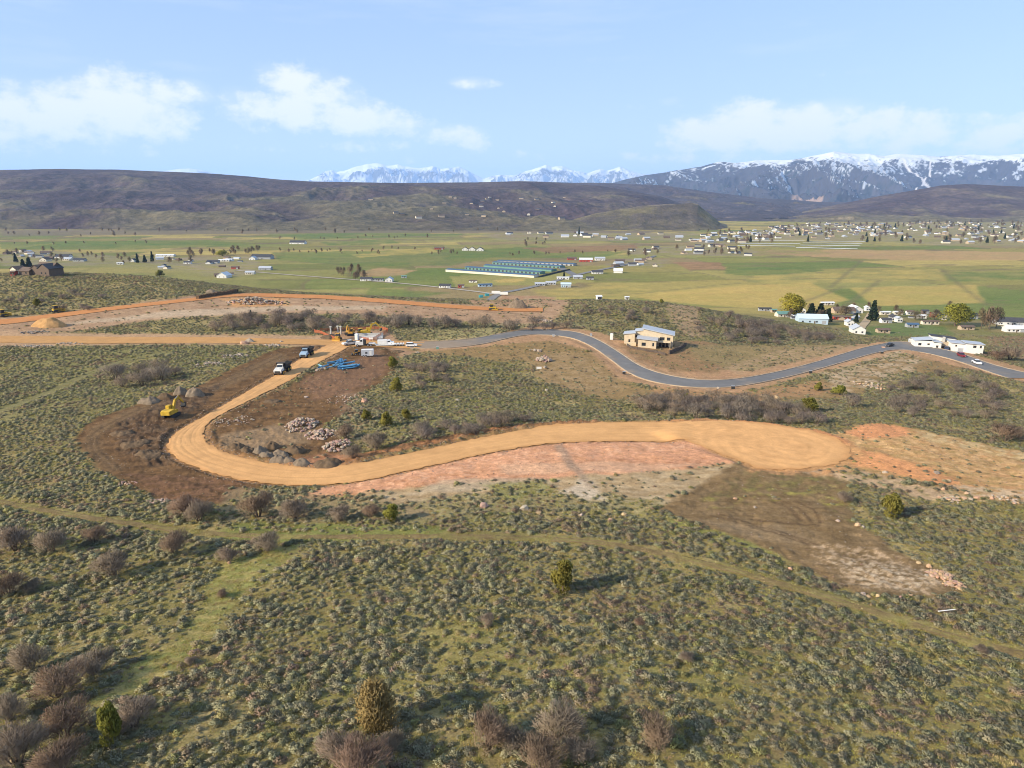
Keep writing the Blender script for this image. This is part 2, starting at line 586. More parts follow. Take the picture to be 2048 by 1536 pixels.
# valley floor: pasture with long faint streaks
vst = fbm(GX / 330, GY / 120, 4); vst2 = fbm(GX / 60 + 3, GY / 24, 4)
FOL = C(.228, .202, .064); FGR = C(.150, .165, .044); FST = C(.38, .280, .090)
fld = FOL + (FGR - FOL) * sstep(.0, .45, vst + .25 * vst2)[..., None]
fld = fld + (FST - fld) * (0.75 * sstep(.05, .5, -vst + .35 * vst2))[..., None]
ca_, sa_ = math.cos(R(11)), math.sin(R(11))
fx = GX * ca_ + GY * sa_ + 12 * fbm(GX / 140, GY / 140, 2); fy = -GX * sa_ + GY * ca_ + 12 * fbm(GX / 140 + 9, GY / 140, 2)
iy_ = np.floor(fy / 125.).astype(int)
off_ = ((iy_ * 7919) % 97) / 97.
wd_ = 170. + 150. * (((iy_ * 104729) % 89) / 89.)
ix_ = np.floor(fx / wd_ + off_).astype(int)
hh = ((ix_ * 73856093) ^ (iy_ * 19349663)) % 1009 / 1009.
PAL = np.array([FOL, FGR, FST * .95, FOL * 1.15, C(.11, .150, .036), FGR * .85, C(.25, .17, .09), FST * 1.1, FOL * .8])
right_ = sstep(-.1, .5, GU)
pick = np.clip((hh * 9).astype(int), 0, 8)
cell = PAL[pick]
cell = cell + (C(.40, .295, .088) - cell) * (.45 * right_ * ((hh * 53) % 1 > .35))[..., None]
fld = fld * .32 + cell * .68
ed = np.minimum(np.abs(fy / 125. - np.round(fy / 125.)) * 125., np.abs((fx / wd_ + off_) - np.round(fx / wd_ + off_)) * wd_)
fld = fld + (C(.16, .125, .06) - fld) * (.6 * (1 - sstep(2.5, 6 + GY * .002, ed)) * ((hh * 31) % 1 > .35))[..., None]
brush = sstep(.12, .42, fbm(GX / 210 + 8, GY / 75 - 4, 5) + .25 * fbm(GX / 40, GY / 18, 3) + .25 * sstep(1100, 2400, GY) * (GU < .25) - .12)
fld = fld + (C(.165, .125, .07) - fld) * (.75 * brush)[..., None]
fld *= (1 + .20 * vst2 + .10 * fbm(GX / 14, GY / 9, 3))[..., None]
vall = sstep(520, 640, GY + 30 * f1) * sstep(24, 40, CZ - H - 45 + 5 * f1)
soil = soil * (1 - vall[..., None]) + fld * vall[..., None]
sage = sage * (1 - vall)
sage *= 1 - sstep(480, 560, GY)
loose = np.zeros_like(H)      # rough dug ground


def poly_w(pts):
    X, Y = at([p[0] for p in pts], [p[1] for p in pts])
    return np.stack([X, Y], 1)


def sdist(P, X, Y):
    """signed distance to a polygon, positive inside"""
    d2 = np.full(X.shape, 1e18); ins = np.zeros(X.shape, bool)
    for i in range(len(P)):
        ax, ay = P[i]; bx, by = P[(i + 1) % len(P)]
        ex, ey = bx - ax, by - ay
        t = np.clip(((X - ax) * ex + (Y - ay) * ey) / (ex * ex + ey * ey + 1e-9), 0, 1)
        d2 = np.minimum(d2, (X - ax - t * ex) ** 2 + (Y - ay - t * ey) ** 2)
        c = ((ay > Y) != (by > Y))
        with np.errstate(divide='ignore', invalid='ignore'):
            ins ^= c & (X < (bx - ax) * (Y - ay) / (by - ay) + ax)
    return np.where(ins, 1, -1) * np.sqrt(d2)


def window(X0, X1, Y0, Y1):
    r0 = max(np.searchsorted(VV, math.log(max(Y0, 20.1))) - 1, 0); r1 = min(np.searchsorted(VV, math.log(max(Y1, 21))) + 1, NR)
    ua = min(X0 / Y0, X0 / Y1); ub = max(X1 / Y0, X1 / Y1)
    c0 = max(np.searchsorted(UU, ua) - 1, 0); c1 = min(np.searchsorted(UU, ub) + 1, NC)
    return slice(r0, r1), slice(c0, c1)


def zone(pts, col, soft=2.0, amp=3.0, nsc=9.0, sg=None, k=1.0, patch=None, rough=0.0, col2=None, world=False):
    """lay one kind of soil over a stretch of land; patch = share of it that shows, broken up by noise"""
    P = np.asarray(pts, float) if world else poly_w(pts)
    m = soft + amp + 2
    s = window(P[:, 0].min() - m, P[:, 0].max() + m, max(P[:, 1].min() - m, 20), P[:, 1].max() + m)
    X, Y = GX[s], GY[s]
    if X.size == 0:
        return
    w = sstep(-soft, soft, sdist(P, X, Y) + amp * fbm(X / nsc + P[0, 0], Y / nsc, 4)) * k
    if patch is not None:
        w = w * sstep(-.25, .25, fbm(X / (nsc * .7) + 31, Y / (nsc * .7) - P[0, 1], 4) + (patch - .5) * 1.2)
    c = np.asarray(col, float)
    if col2 is not None:
        c = c + (np.asarray(col2) - c) * sstep(-.3, .4, fbm(X / (nsc * .8) - 13, Y / (nsc * .35) + 7, 4))[..., None]
    c = c * (1 + .16 * fbm(X / (nsc * .25), Y / (nsc * .25), 3))[..., None]
    soil[s] = soil[s] * (1 - w[..., None]) + c * w[..., None]
    if sg is not None:
        sage[s] = sage[s] * (1 - w) + sg * w
    if rough:
        loose[s] = np.maximum(loose[s], w * rough)


BROWN = C(.098, .054, .024); BROWN2 = C(.165, .092, .040); DUST = C(.30, .215, .135); RED = C(.49, .245, .135); RED2 = C(.42, .25, .145)
TER = C(.37, .232, .135); TER2 = C(.29, .175, .10); ORA = C(.52, .265, .10); YGR = C(.30, .25, .065); LIGHT = C(.45, .345, .23)
# far pastures
STR = C(.46, .31, .095); STR2 = C(.40, .295, .085); GRN = C(.095, .145, .036); PLO = C(.22, .115, .065)
for p, c, c2 in [
        ([(560, 470), (760, 462), (860, 462), (860, 472), (600, 479)], GRN, FGR), ([(640, 484), (780, 478), (800, 487), (660, 492)], GRN, FOL),
        ([(540, 505), (900, 500), (1010, 510), (900, 532), (700, 532), (560, 520)], FGR, GRN), ([(900, 505), (1060, 492), (1250, 505), (1200, 516), (900, 516)], GRN, FGR),
        ([(600, 592), (740, 576), (900, 586), (850, 594), (700, 600)], GRN, FGR), ([(1450, 536), (1620, 533), (1650, 542), (1500, 553), (1450, 548)], GRN, FGR),
        ([(0, 485), (420, 480), (500, 490), (250, 500), (0, 498)], FGR, GRN), ([(1880, 546), (2100, 543), (2100, 560), (1900, 562)], GRN, FOL),
        ([(1670, 592), (1720, 588), (1728, 607), (1680, 610)], GRN, FGR), ([(1250, 590), (1500, 570), (1620, 565), (1700, 600), (1640, 612), (1480, 615), (1300, 600)], STR, STR2),
        ([(1700, 575), (1950, 570), (1970, 606), (1750, 612)], STR2, STR), ([(1480, 552), (1880, 537), (1890, 562), (1500, 568)], STR2, FOL),
        ([(1060, 580), (1250, 570), (1350, 588), (1250, 600), (1100, 598)], STR2, FOL), ([(700, 510), (860, 495), (880, 505), (720, 515)], STR2, FOL),
        ([(1040, 496), (1270, 490), (1280, 500), (1100, 506)], PLO, PLO * 1.2), ([(1345, 525), (1440, 525), (1450, 539), (1380, 541)], PLO * 1.4, PLO),
        ([(980, 468), (1070, 470), (1040, 476), (985, 474)], PLO, PLO), ([(1660, 499), (2100, 505), (2100, 521), (1800, 521), (1540, 509)], C(.42, .25, .12), C(.36, .24, .11)),
        ([(1300, 500), (1540, 500), (1700, 505), (1540, 512), (1300, 508)], C(.30, .19, .10), FOL), ([(705, 546), (760, 536), (835, 540), (805, 551), (720, 553)], C(.42, .24, .12), C(.34, .22, .11)),
        ([(985, 560), (1050, 556), (1048, 563), (1000, 566)], STR, STR), ([(1560, 625), (1950, 625), (2060, 645), (2060, 672), (1700, 672), (1560, 640)], C(.22, .17, .085), C(.15, .15, .05)),
        ([(1738, 654), (1800, 646), (1885, 653), (1918, 671), (1790, 673), (1735, 669)], C(.10, .15, .045), GRN), ([(1655, 646), (1710, 643), (1720, 660), (1690, 664)], C(.12, .15, .04), C(.3, .2, .06)),
        ([(1905, 672), (2100, 672), (2100, 735), (1990, 702)], C(.25, .14, .08), C(.20, .12, .07)), ([(1870, 672), (1970, 674), (1990, 695), (1880, 690)], FGR, FOL)]:
    zone(p, c, soft=3, amp=5, nsc=60, k=.72, col2=c2, sg=0)
TOWN = C(.25, .20, .13)
for p in ([(1530, 458), (1640, 446), (2100, 440), (2100, 494), (1900, 492), (1740, 482), (1600, 480), (1400, 492), (1380, 484)], [(1250, 498), (1420, 488), (1520, 503), (1500, 513), (1330, 510), (1255, 510)],
          [(960, 470), (1100, 463), (1400, 466), (1400, 484), (1000, 480)], [(0, 505), (100, 500), (260, 515), (500, 512), (540, 540), (450, 558), (360, 545), (200, 532), (0, 532)], [(1200, 532), (1260, 517), (1340, 519), (1330, 535)]):
    zone(p, TOWN, 8, 14, 60, sg=0, col2=FOL, k=.75)
for p in ([(0, 460), (700, 458), (1300, 462), (1300, 466), (700, 466), (0, 472)],):
    zone(p, C(.17, .13, .085), 12, 20, 80, sg=0, k=.8)
DITCH = C(.15, .125, .06)
for a_, b_ in (((1690, 572), (1600, 606)), ((1725, 520), (1660, 575)), ((1760, 560), (1690, 612)), ((1880, 537), (1975, 612)), ((540, 505), (920, 497)), ((620, 478), (880, 474)), ((1010, 510), (1270, 503)), ((850, 532), (1010, 520)), ((1250, 590), (1480, 566)), ((1450, 553), (1900, 562)), ((560, 522), (720, 532)), ((1300, 545), (1450, 538))):
    (xa, xb), (ya, yb) = at([a_[0], b_[0]], [a_[1], b_[1]])
    nn = np.array([-(yb - ya), xb - xa]); nn = nn / np.hypot(*nn) * 3.0
    zone([(xa - nn[0], ya - nn[1]), (xb - nn[0], yb - nn[1]), (xb + nn[0], yb + nn[1]), (xa + nn[0], ya + nn[1])], DITCH, 4, 3, 30, sg=0, k=.6, world=True)
# white crop covers laid in strips beyond the pasture come later as ribbons
# the bench and the road works
zone([(-400, 652), (0, 636), (250, 609), (480, 585), (700, 593), (900, 607), (1090, 617), (1115, 598), (1140, 606), (1110, 640), (1050, 652), (900, 641), (800, 632), (600, 627), (450, 630), (300, 642), (150, 662), (0, 670), (-400, 685)],
     TER, 3, 4, 14, sg=0, col2=TER2, k=.95)
zone([(60, 652), (350, 622), (560, 612), (780, 612), (760, 620), (560, 622), (360, 634)], LIGHT, 3, 4, 14, k=.65)
zone([(440, 597), (560, 596), (580, 612), (470, 614)], ORA, 2, 4, 10, k=.7)
zone([(930, 602), (1000, 590), (1110, 594), (1100, 612), (1050, 620), (960, 612)], C(.33, .18, .10), 3, 4, 12, sg=0, col2=TER, k=.85)
zone([(470, 634), (700, 630), (1000, 648), (1230, 642), (1240, 652), (1010, 664), (700, 664), (430, 668)], C(.20, .175, .085), 3, 4, 12, sg=.8, k=.7)
zone([(-300, 668), (0, 664), (400, 668), (700, 672), (760, 680), (700, 702), (560, 692), (300, 690), (0, 694), (-300, 694)], C(.38, .24, .13), 2, 2, 8, sg=0, col2=TER)
zone([(640, 662), (780, 660), (800, 690), (840, 705), (700, 735), (640, 735), (690, 690)], C(.33, .20, .115), 2, 3, 8, sg=0, col2=TER2)
# brown dug ground inside and outside the bend
zone([(640, 690), (560, 697), (520, 712), (400, 768), (300, 800), (190, 835), (152, 865), (155, 905), (190, 940), (260, 975), (340, 1003), (440, 1012), (540, 968), (440, 940), (370, 905), (360, 880), (390, 850), (470, 810), (580, 748), (670, 705)],
     BROWN, 1.2, 2.2, 7, sg=0, col2=BROWN2, rough=.35)
zone([(560, 705), (420, 770), (250, 822), (172, 862), (170, 900), (215, 945), (240, 938), (200, 895), (205, 868), (280, 832), (440, 782), (580, 715)], C(.165, .105, .052), 1.2, 1.5, 6, k=.7)
zone([(330, 800), (440, 770), (410, 810), (350, 845), (320, 900), (345, 930), (300, 935), (235, 900), (230, 850)], C(.070, .040, .021), 1.2, 2, 5, k=.85, rough=1.3, col2=C(.13, .085, .05))
zone([(260, 950), (420, 955), (500, 962), (440, 1008), (330, 1000)], C(.17, .09, .05), 1.2, 2, 5, k=.8, col2=BROWN, rough=.6)
zone([(690, 695), (640, 735), (570, 775), (490, 808), (430, 840), (405, 870), (440, 908), (520, 926), (640, 938), (720, 928), (690, 880), (650, 850), (690, 830), (700, 800), (760, 770), (790, 740), (800, 705), (760, 692)],
     BROWN2, 1.5, 3, 8, sg=.02, col2=BROWN, rough=.55)
zone([(440, 870), (560, 850), (640, 860), (620, 885), (520, 900), (450, 900)], C(.27, .18, .10), 1.5, 3, 7, k=.75)
zone([(560, 925), (640, 908), (720, 905), (700, 935), (600, 938)], C(.36, .17, .085), 1.5, 2.5, 6, k=.8, rough=.6)
zone([(600, 760), (690, 730), (760, 700), (780, 740), (700, 790), (620, 800)], C(.19, .105, .06), 2, 3, 8, k=.7)
zone([(690, 790), (730, 780), (750, 840), (700, 900), (670, 860)], C(.24, .15, .09), 2, 4, 7, k=.6, rough=.5)
# dry verge either side of the paved road
zone([(800, 700), (1000, 692), (1080, 676), (1150, 680), (1210, 720), (1260, 768), (1340, 786), (1500, 790), (1650, 762), (1760, 722), (1850, 706), (1960, 735), (1900, 745), (1780, 745), (1700, 795), (1550, 803), (1300, 806), (1200, 798), (1090, 765), (1050, 725), (950, 716)],
     C(.265, .168, .072), 3, 5, 9, sg=.06, col2=C(.225, .15, .062))
zone([(1060, 720), (1130, 700), (1200, 730), (1250, 775), (1200, 790), (1090, 765)], C(.34, .225, .115), 3, 4, 6, k=.6, patch=.55)
zone([(960, 674), (1060, 652), (1120, 652), (1200, 665), (1300, 700), (1390, 735), (1500, 742), (1640, 712), (1760, 685), (1820, 684), (1960, 712), (2080, 744), (2080, 772), (1950, 740), (1800, 706), (1640, 745), (1480, 786), (1340, 780), (1240, 760), (1180, 702), (1100, 682), (1000, 690), (840, 704), (840, 680)],
     C(.40, .225, .115), 1.5, 2, 6, sg=0, col2=C(.33, .20, .10))
zone([(1240, 690), (1290, 680), (1420, 685), (1480, 710), (1440, 745), (1340, 742), (1280, 720)], C(.27, .155, .075), 2, 4, 6, sg=.05, col2=C(.22, .145, .065))
zone([(1370, 690), (1560, 690), (1740, 690), (1640, 712), (1480, 742), (1400, 720)], C(.265, .185, .082), 3, 4, 6, sg=.08, col2=C(.22, .16, .065))
zone([(1560, 700), (1700, 690), (1720, 696), (1600, 725), (1480, 748), (1440, 735)], C(.36, .235, .13), 2, 3, 5, k=.7, patch=.55)
zone([(1330, 612), (1390, 612), (1400, 640), (1420, 670), (1380, 675), (1350, 650)], C(.33, .215, .12), 2, 4, 9, sg=.1, k=.8)
zone([(1640, 745), (1800, 700), (1850, 720), (1780, 770), (1680, 790)], C(.40, .285, .17), 2, 4, 9, sg=.15, patch=.5)
zone([(1300, 775), (1480, 785), (1640, 760), (1660, 785), (1500, 803), (1330, 800)], C(.34, .19, .088), 2, 4, 6, sg=.06, k=.85)
# the graded pad and the ground below it
zone([(680, 965), (800, 935), (1000, 890), (1100, 876), (1300, 872), (1440, 880), (1500, 915), (1380, 946), (1200, 957), (1050, 960), (900, 975), (700, 992), (590, 990)], RED, 2.0, 3.0, 5, sg=0, col2=C(.55, .275, .140), rough=.12)
zone([(640, 985), (900, 945), (1300, 915), (1450, 912), (1380, 940), (1100, 950), (900, 972), (700, 996)], C(.40, .185, .09), .8, 1.5, 2.2, patch=.36)
zone([(700, 970), (1000, 905), (1300, 885), (1440, 890), (1300, 905), (1000, 935), (760, 985)], C(.60, .33, .19), .8, 1.5, 2.6, patch=.36)
zone([(1000, 930), (1200, 925), (1400, 930), (1300, 942), (1100, 948), (1000, 950)], C(.53, .33, .20), 1.0, 1.5, 7, k=.6)
zone([(720, 985), (900, 970), (1100, 958), (1480, 930), (1500, 935), (1330, 1012), (1180, 1005), (1050, 985), (980, 1000), (900, 1015), (820, 1035), (780, 1010)],
     C(.33, .225, .115), 1.0, 2, 5, sg=.03, col2=C(.40, .29, .165))
zone([(800, 1010), (900, 990), (1150, 985), (1330, 1000), (1280, 1030), (1100, 1022), (950, 1028), (830, 1045)], C(.27, .215, .105), 1, 2, 4, sg=.28, k=.85)
zone([(460, 975), (600, 985), (800, 1000), (900, 1040), (700, 1048), (430, 1040)], C(.24, .17, .09), 1, 2, 4, sg=.18, k=.7)
zone([(900, 1030), (1200, 1025), (1300, 1035), (1220, 1062), (900, 1055), (760, 1050)], C(.24, .20, .085), 1, 2, 4, sg=.6, k=.6)
zone([(880, 960), (1000, 955), (1150, 962), (1100, 968), (900, 985), (820, 990)], C(.40, .30, .19), 1.0, 1.5, 5, k=.7)
zone([(1120, 985), (1160, 962), (1185, 965), (1210, 1000), (1170, 1000)], C(.47, .365, .25), .8, 1, 4, k=.9)
zone([(1105, 890), (1125, 890), (1150, 930), (1195, 975), (1180, 980), (1135, 935)], C(.26, .19, .13), .6, .6, 3, k=.65)
zone([(960, 970), (1090, 960), (1120, 985), (1020, 1000)], C(.19, .19, .06), 1, 2, 5, k=.7, sg=.25)
# brown ground right of the pad, running down to a point
BR_T = [(1480, 920), (1640, 932), (1700, 965), (1692, 1000), (1720, 1050), (1790, 1100), (1900, 1150), (1935, 1178), (1870, 1196), (1720, 1188), (1620, 1142), (1560, 1112), (1480, 1080), (1350, 1032), (1310, 1020)]
zone(BR_T, C(.165, .105, .048), .8, 1.4, 5, sg=0, col2=C(.215, .14, .068), rough=.3)
zone([(1500, 935), (1640, 938), (1690, 965), (1640, 990), (1520, 985), (1440, 990), (1400, 1000)], C(.150, .112, .046), 1, 2, 4, patch=.5)
zone([(1380, 1000), (1500, 970), (1640, 955), (1700, 975), (1700, 1010), (1740, 1070), (1690, 1040), (1640, 1000), (1540, 1000), (1420, 1020)], YGR * .9, 1, 2, 4, patch=.30, sg=.06)
zone([(1620, 1085), (1760, 1100), (1890, 1155), (1860, 1190), (1730, 1180), (1640, 1130)], C(.40, .275, .16), .8, 1.5, 1.6, patch=.42)
zone([(1660, 1120), (1800, 1130), (1880, 1165), (1840, 1185), (1740, 1170)], C(.48, .36, .23), .8, 1.2, 1.2, patch=.4)
zone([(1400, 1040), (1560, 1050), (1640, 1090), (1560, 1085), (1440, 1060)], C(.235, .16, .085), .8, 1, 4, k=.8)
zone([(1560, 938), (1680, 930), (1800, 955), (1900, 985), (1960, 1003), (1850, 1000), (1700, 960)], C(.40, .27, .155), 1, 2, 4, patch=.6, sg=.02)
# the orange mound beyond the turning circle
zone([(1650, 872), (1740, 846), (1830, 858), (2100, 915), (2100, 1010), (1960, 1002), (1860, 968), (1760, 952), (1690, 930), (1710, 905)], C(.34, .215, .082), 1.2, 2.5, 5, sg=.03, col2=C(.44, .235, .10), rough=.25)
zone([(1640, 868), (1760, 856), (1950, 895), (2080, 935), (2080, 985), (1880, 940), (1740, 895), (1690, 885)], C(.50, .30, .135), 1, 2.5, 3, patch=.45)
zone([(1690, 862), (1745, 846), (1830, 858), (1800, 875), (1720, 880)], C(.55, .24, .105), 1, 2, 4, k=.9)
zone([(1700, 895), (1760, 905), (1880, 945), (1940, 975), (1880, 975), (1780, 945), (1700, 925)], C(.56, .25, .105), 1, 2, 4, k=.85)
zone([(1830, 860), (2100, 915), (2100, 935), (1980, 905), (1840, 880)], C(.48, .33, .16), 1, 2, 3, patch=.55)
zone([(1880, 970), (2100, 985), (2100, 1005), (1960, 1002)], C(.46, .32, .19), 1, 2, 3, patch=.55)
# grassy swale and open patches on the near slope
zone([(405, 1180), (440, 1125), (540, 1100), (610, 1088), (575, 1130), (480, 1200), (420, 1275), (330, 1360), (180, 1420), (250, 1345), (340, 1290), (405, 1225)], C(.215, .205, .062), 1.0, 1.5, 5, sg=.03, col2=C(.29, .225, .085))
zone([(820, 1230), (1000, 1270), (1180, 1330), (1280, 1340), (1200, 1370), (1000, 1340), (850, 1300)], C(.245, .205, .075), 2, 3, 5, sg=.3, k=.85)
zone([(1250, 1320), (1400, 1330), (1480, 1360), (1400, 1400), (1300, 1380)], C(.235, .20, .07), 2, 3, 5, sg=.25, k=.85)
zone([(900, 1470), (1100, 1430), (1300, 1470), (1300, 1560), (900, 1580)], C(.225, .175, .075), 2, 3, 5, sg=.35, k=.85)
zone([(500, 1040), (700, 1050), (900, 1058), (850, 1072), (600, 1085), (400, 1075)], C(.165, .175, .05), 1, 1.5, 5, sg=.1, k=.85)
zone([(1340, 1035), (1500, 1082), (1600, 1130), (1480, 1090), (1330, 1050)], C(.215, .205, .06), .8, 1, 4, sg=.1, k=.85)
zone([(0, 1020), (300, 1065), (420, 1090), (300, 1120), (100, 1090), (0, 1060)], C(.15, .155, .05), 1.5, 2, 5, k=.5)
zone([(800, 790), (900, 780), (1050, 800), (1250, 830), (1100, 845), (900, 850), (740, 860), (720, 830)], C(.145, .145, .05), 2, 3, 8, k=.5)
zone([(0, 700), (250, 690), (520, 690), (420, 740), (200, 800), (0, 860)], C(.16, .155, .058), 2, 4, 9, k=.5)
zone([(860, 660), (1010, 656), (980, 676), (860, 682)], C(.30, .25, .11), 2, 3, 8, k=.7, sg=.2)
zone([(100, 535), (280, 525), (520, 560), (440, 570), (200, 552)], FOL, 6, 6, 20, sg=.1, k=.6)

zone([(1830, 1230), (2200, 1300), (2300, 1600), (1830, 1600)], C(.225, .18, .065), 2, 4, 6, sg=.95, k=.8)
cu_o = CUL_PX = [(1330, 868), (1400, 848), (1530, 852), (1640, 864), (1705, 882), (1725, 905), (1705, 926), (1640, 938), (1570, 942), (1500, 938), (1450, 915), (1400, 893)]
zone(CUL_PX, C(.46, .245, .10), 1.2, 2.4, 4, sg=0, col2=C(.38, .20, .085), rough=.25)
zone([(640, 940), (720, 924), (850, 898), (960, 874), (1060, 858), (1200, 851), (1200, 844), (1050, 849), (950, 862), (840, 884), (720, 908), (640, 924)], C(.13, .07, .032), .8, 1.6, 3, sg=0, col2=C(.34, .16, .07), rough=1.0)  # dug bank above the haul road, its dark shade line put into the soil colour
zone([(1300, 853), (1530, 859), (1640, 873), (1700, 892), (1700, 880), (1640, 860), (1530, 846), (1350, 842)], C(.50, .22, .09), .8, 1.4, 3, sg=0, rough=.5, k=.85)
zone([(1500, 936), (1640, 936), (1700, 926), (1720, 940), (1650, 952), (1500, 946)], C(.42, .22, .095), .8, 1.6, 3, patch=.55, rough=.5)
for arc in ([(1540, 1000), (1578, 1015), (1604, 1042)], [(1560, 1000), (1598, 1016), (1622, 1044)], [(1590, 1002), (1628, 1022), (1642, 1048)], [(1500, 1036), (1560, 1046), (1640, 1052)], [(1420, 1030), (1520, 1056), (1620, 1090)], [(1440, 1028), (1540, 1056), (1640, 1092)],
            [(560, 706), (420, 772), (260, 826), (185, 868), (182, 900), (230, 946)], [(572, 708), (434, 776), (274, 832), (196, 872), (194, 898), (246, 942)]):
    cl = np.array([np.array(q) for q in poly_w(arc)]); cl = np.stack([np.interp(np.linspace(0, len(cl) - 1, 14), np.arange(len(cl)), cl[:, i]) for i in (0, 1)], 1)
    dd = np.gradient(cl, axis=0); dd /= np.hypot(*dd.T)[:, None]; nn = np.stack([-dd[:, 1], dd[:, 0]], 1) * .32
    zone(np.concatenate([cl + nn, (cl - nn)[::-1]]), C(.095, .058, .03), .35, .2, 3, world=True, k=.75)
# ------------------------------------------------------------------ roads: centre lines, levels, cuttings
def resample(P, n):
    P = np.asarray(P, float)
    for _ in range(2):                              # round the corners
        Q = [P[0]]
        for a, b in zip(P[:-1], P[1:]):
            Q += [a * .75 + b * .25, a * .25 + b * .75]
        Q.append(P[-1]); P = np.array(Q)
    d = np.concatenate([[0], np.cumsum(np.hypot(*np.diff(P, axis=0).T))])
    t = np.linspace(0, d[-1], n)
    return np.stack([np.interp(t, d, P[:, 0]), np.interp(t, d, P[:, 1])], 1)


def centre_road(L, Rr, n):
    """two traced verges -> matched cross-sections in the world"""
    A_, B_ = resample(poly_w(L), n * 4), resample(poly_w(Rr), n * 4)
    ia = np.linspace(0, n * 4 - 1, n).astype(int)
    out = []
    for i in ia:                                    # nearest point on the other verge, kept in order
        lo = int(np.clip(i - n * 0.7, 0, n * 4 - 1)); hi = int(np.clip(i + n * 0.7, 1, n * 4))
        j = lo + int(np.argmin(np.hypot(B_[lo:hi, 0] - A_[i, 0], B_[lo:hi, 1] - A_[i, 1])))
        out.append((A_[i], B_[j]))
    a = np.array([o[0] for o in out]); b = np.array([o[1] for o in out])
    k = np.ones(5) / 5
    for q in (a, b):
        for c in (0, 1):
            q[2:-2, c] = np.convolve(q[:, c], k, 'valid')
    return a, b


def carve(a, b, margin=0.8, fall=3.0, berm=0.0, sink=0.10, smooth=21):
    """level the land under a road and leave a low windrow beside it"""
    c = (a + b) / 2; hw = np.hypot(*(a - b).T) / 2
    z = base_h(c[:, 0] / c[:, 1], np.log(c[:, 1]))
    k = np.ones(smooth) / smooth
    z = np.convolve(np.pad(z, smooth // 2, mode='edge'), k, 'valid')
    m = hw.max() + margin + fall + 2
    s = window(c[:, 0].min() - m, c[:, 0].max() + m, c[:, 1].min() - m, c[:, 1].max() + m)
    X, Y = GX[s], GY[s]
    best = np.full(X.shape, 1e9); bz = np.zeros(X.shape); bh = np.zeros(X.shape)
    for i in range(len(c)):
        d = (X - c[i, 0]) ** 2 + (Y - c[i, 1]) ** 2
        q = d < best
        best[q] = d[q]; bz[q] = z[i]; bh[q] = hw[i]
    d = np.sqrt(best)
    w = 1 - sstep(bh + margin, bh + margin + fall, d)
    H[s] = H[s] * (1 - w) + (bz - sink) * w
    if berm:
        H[s] += berm * np.exp(-((d - bh - margin - 1.0) / .8) ** 2) * (0.6 + 0.8 * fbm(X / 2.2, Y / 2.2, 3)).clip(0)
    sage[s] *= sstep(bh + .3, bh + 1.6, d)
    return z


HAUL_O = [(668, 683), (640, 698), (600, 718), (560, 746), (500, 781), (440, 816), (385, 846), (346, 868), (331, 890), (346, 915), (400, 938), (470, 957), (540, 967), (620, 969), (700, 964), (800, 944), (900, 921), (1000, 899), (1100, 884), (1200, 879), (1330, 879), (1420, 885), (1480, 905)]
HAUL_I = [(702, 690), (690, 700), (655, 716), (620, 736), (560, 772), (490, 805), (430, 835), (411, 852), (405, 870), (416, 890), (450, 908), (520, 926), (600, 938), (680, 936), (750, 923), (850, 902), (950, 880), (1050, 861), (1120, 853), (1220, 849), (1400, 849), (1530, 855), (1600, 862)]
ha, hb = centre_road(HAUL_O, HAUL_I, 260)
hz = carve(ha, hb, berm=.6)
CUL = poly_w([(1330, 868), (1400, 850), (1530, 855), (1640, 869), (1690, 887), (1703, 905), (1690, 921), (1640, 932), (1570, 936), (1510, 932), (1470, 915), (1400, 893)])
cc = CUL.mean(0); cul_z = float(base_h(cc[0] / cc[1], math.log(cc[1]))) + .05
s_ = window(CUL[:, 0].min() - 8, CUL[:, 0].max() + 8, CUL[:, 1].min() - 8, CUL[:, 1].max() + 8)
sd_ = sdist(CUL, GX[s_], GY[s_])
w__ = sstep(-3.2, -.6, sd_)
H[s_] = H[s_] * (1 - w__) + (cul_z - .10) * w__
sage[s_] *= 1 - sstep(-1.5, -.3, sd_)
SITE_T = [(-260, 668), (0, 671), (150, 673), (400, 674), (600, 679), (720, 681), (850, 684)]
SITE_B = [(-260, 692), (0, 686), (150, 688), (400, 686), (600, 688), (720, 693), (850, 696)]
sa, sb = centre_road(SITE_T, SITE_B, 160)
carve(sa, sb, berm=.25)
TERR_T = [(-200, 650), (0, 640), (130, 624), (250, 610), (380, 597), (480, 586), (600, 590), (700, 594), (800, 602), (900, 610), (1000, 616), (1086, 616)]
TERR_B = [(-200, 664), (0, 653), (130, 634), (250, 618), (380, 604), (480, 592), (600, 595), (700, 600), (800, 608), (900, 616), (1000, 623), (1086, 624)]
ta, tb = centre_road(TERR_T, TERR_B, 160)
carve(ta, tb, berm=0)
PAV_T = [(820, 685), (900, 683), (960, 676), (1010, 665), (1060, 659), (1110, 660), (1160, 666), (1200, 682), (1240, 707), (1280, 735), (1330, 752), (1400, 762), (1470, 761), (1560, 744), (1650, 720), (1750, 693), (1800, 690), (1860, 696), (1930, 712), (2000, 736), (2100, 757)]
PAV_B = [(820, 696), (900, 696), (970, 688), (1020, 675), (1060, 669), (1110, 670), (1150, 676), (1190, 695), (1225, 720), (1260, 747), (1310, 764), (1400, 773), (1480, 772), (1570, 755), (1660, 731), (1760, 702), (1800, 697), (1850, 703), (1920, 721), (1990, 747), (2100, 772)]
pa, pb = centre_road(PAV_T, PAV_B, 300)
carve(pa, pb, margin=1.6, berm=0.15)


def track(pts, width, n):
    c = resample(poly_w(pts), n)
    d = np.gradient(c, axis=0); d /= np.hypot(*d.T)[:, None]
    nrm = np.stack([-d[:, 1], d[:, 0]], 1)
    return c + nrm * width / 2, c - nrm * width / 2


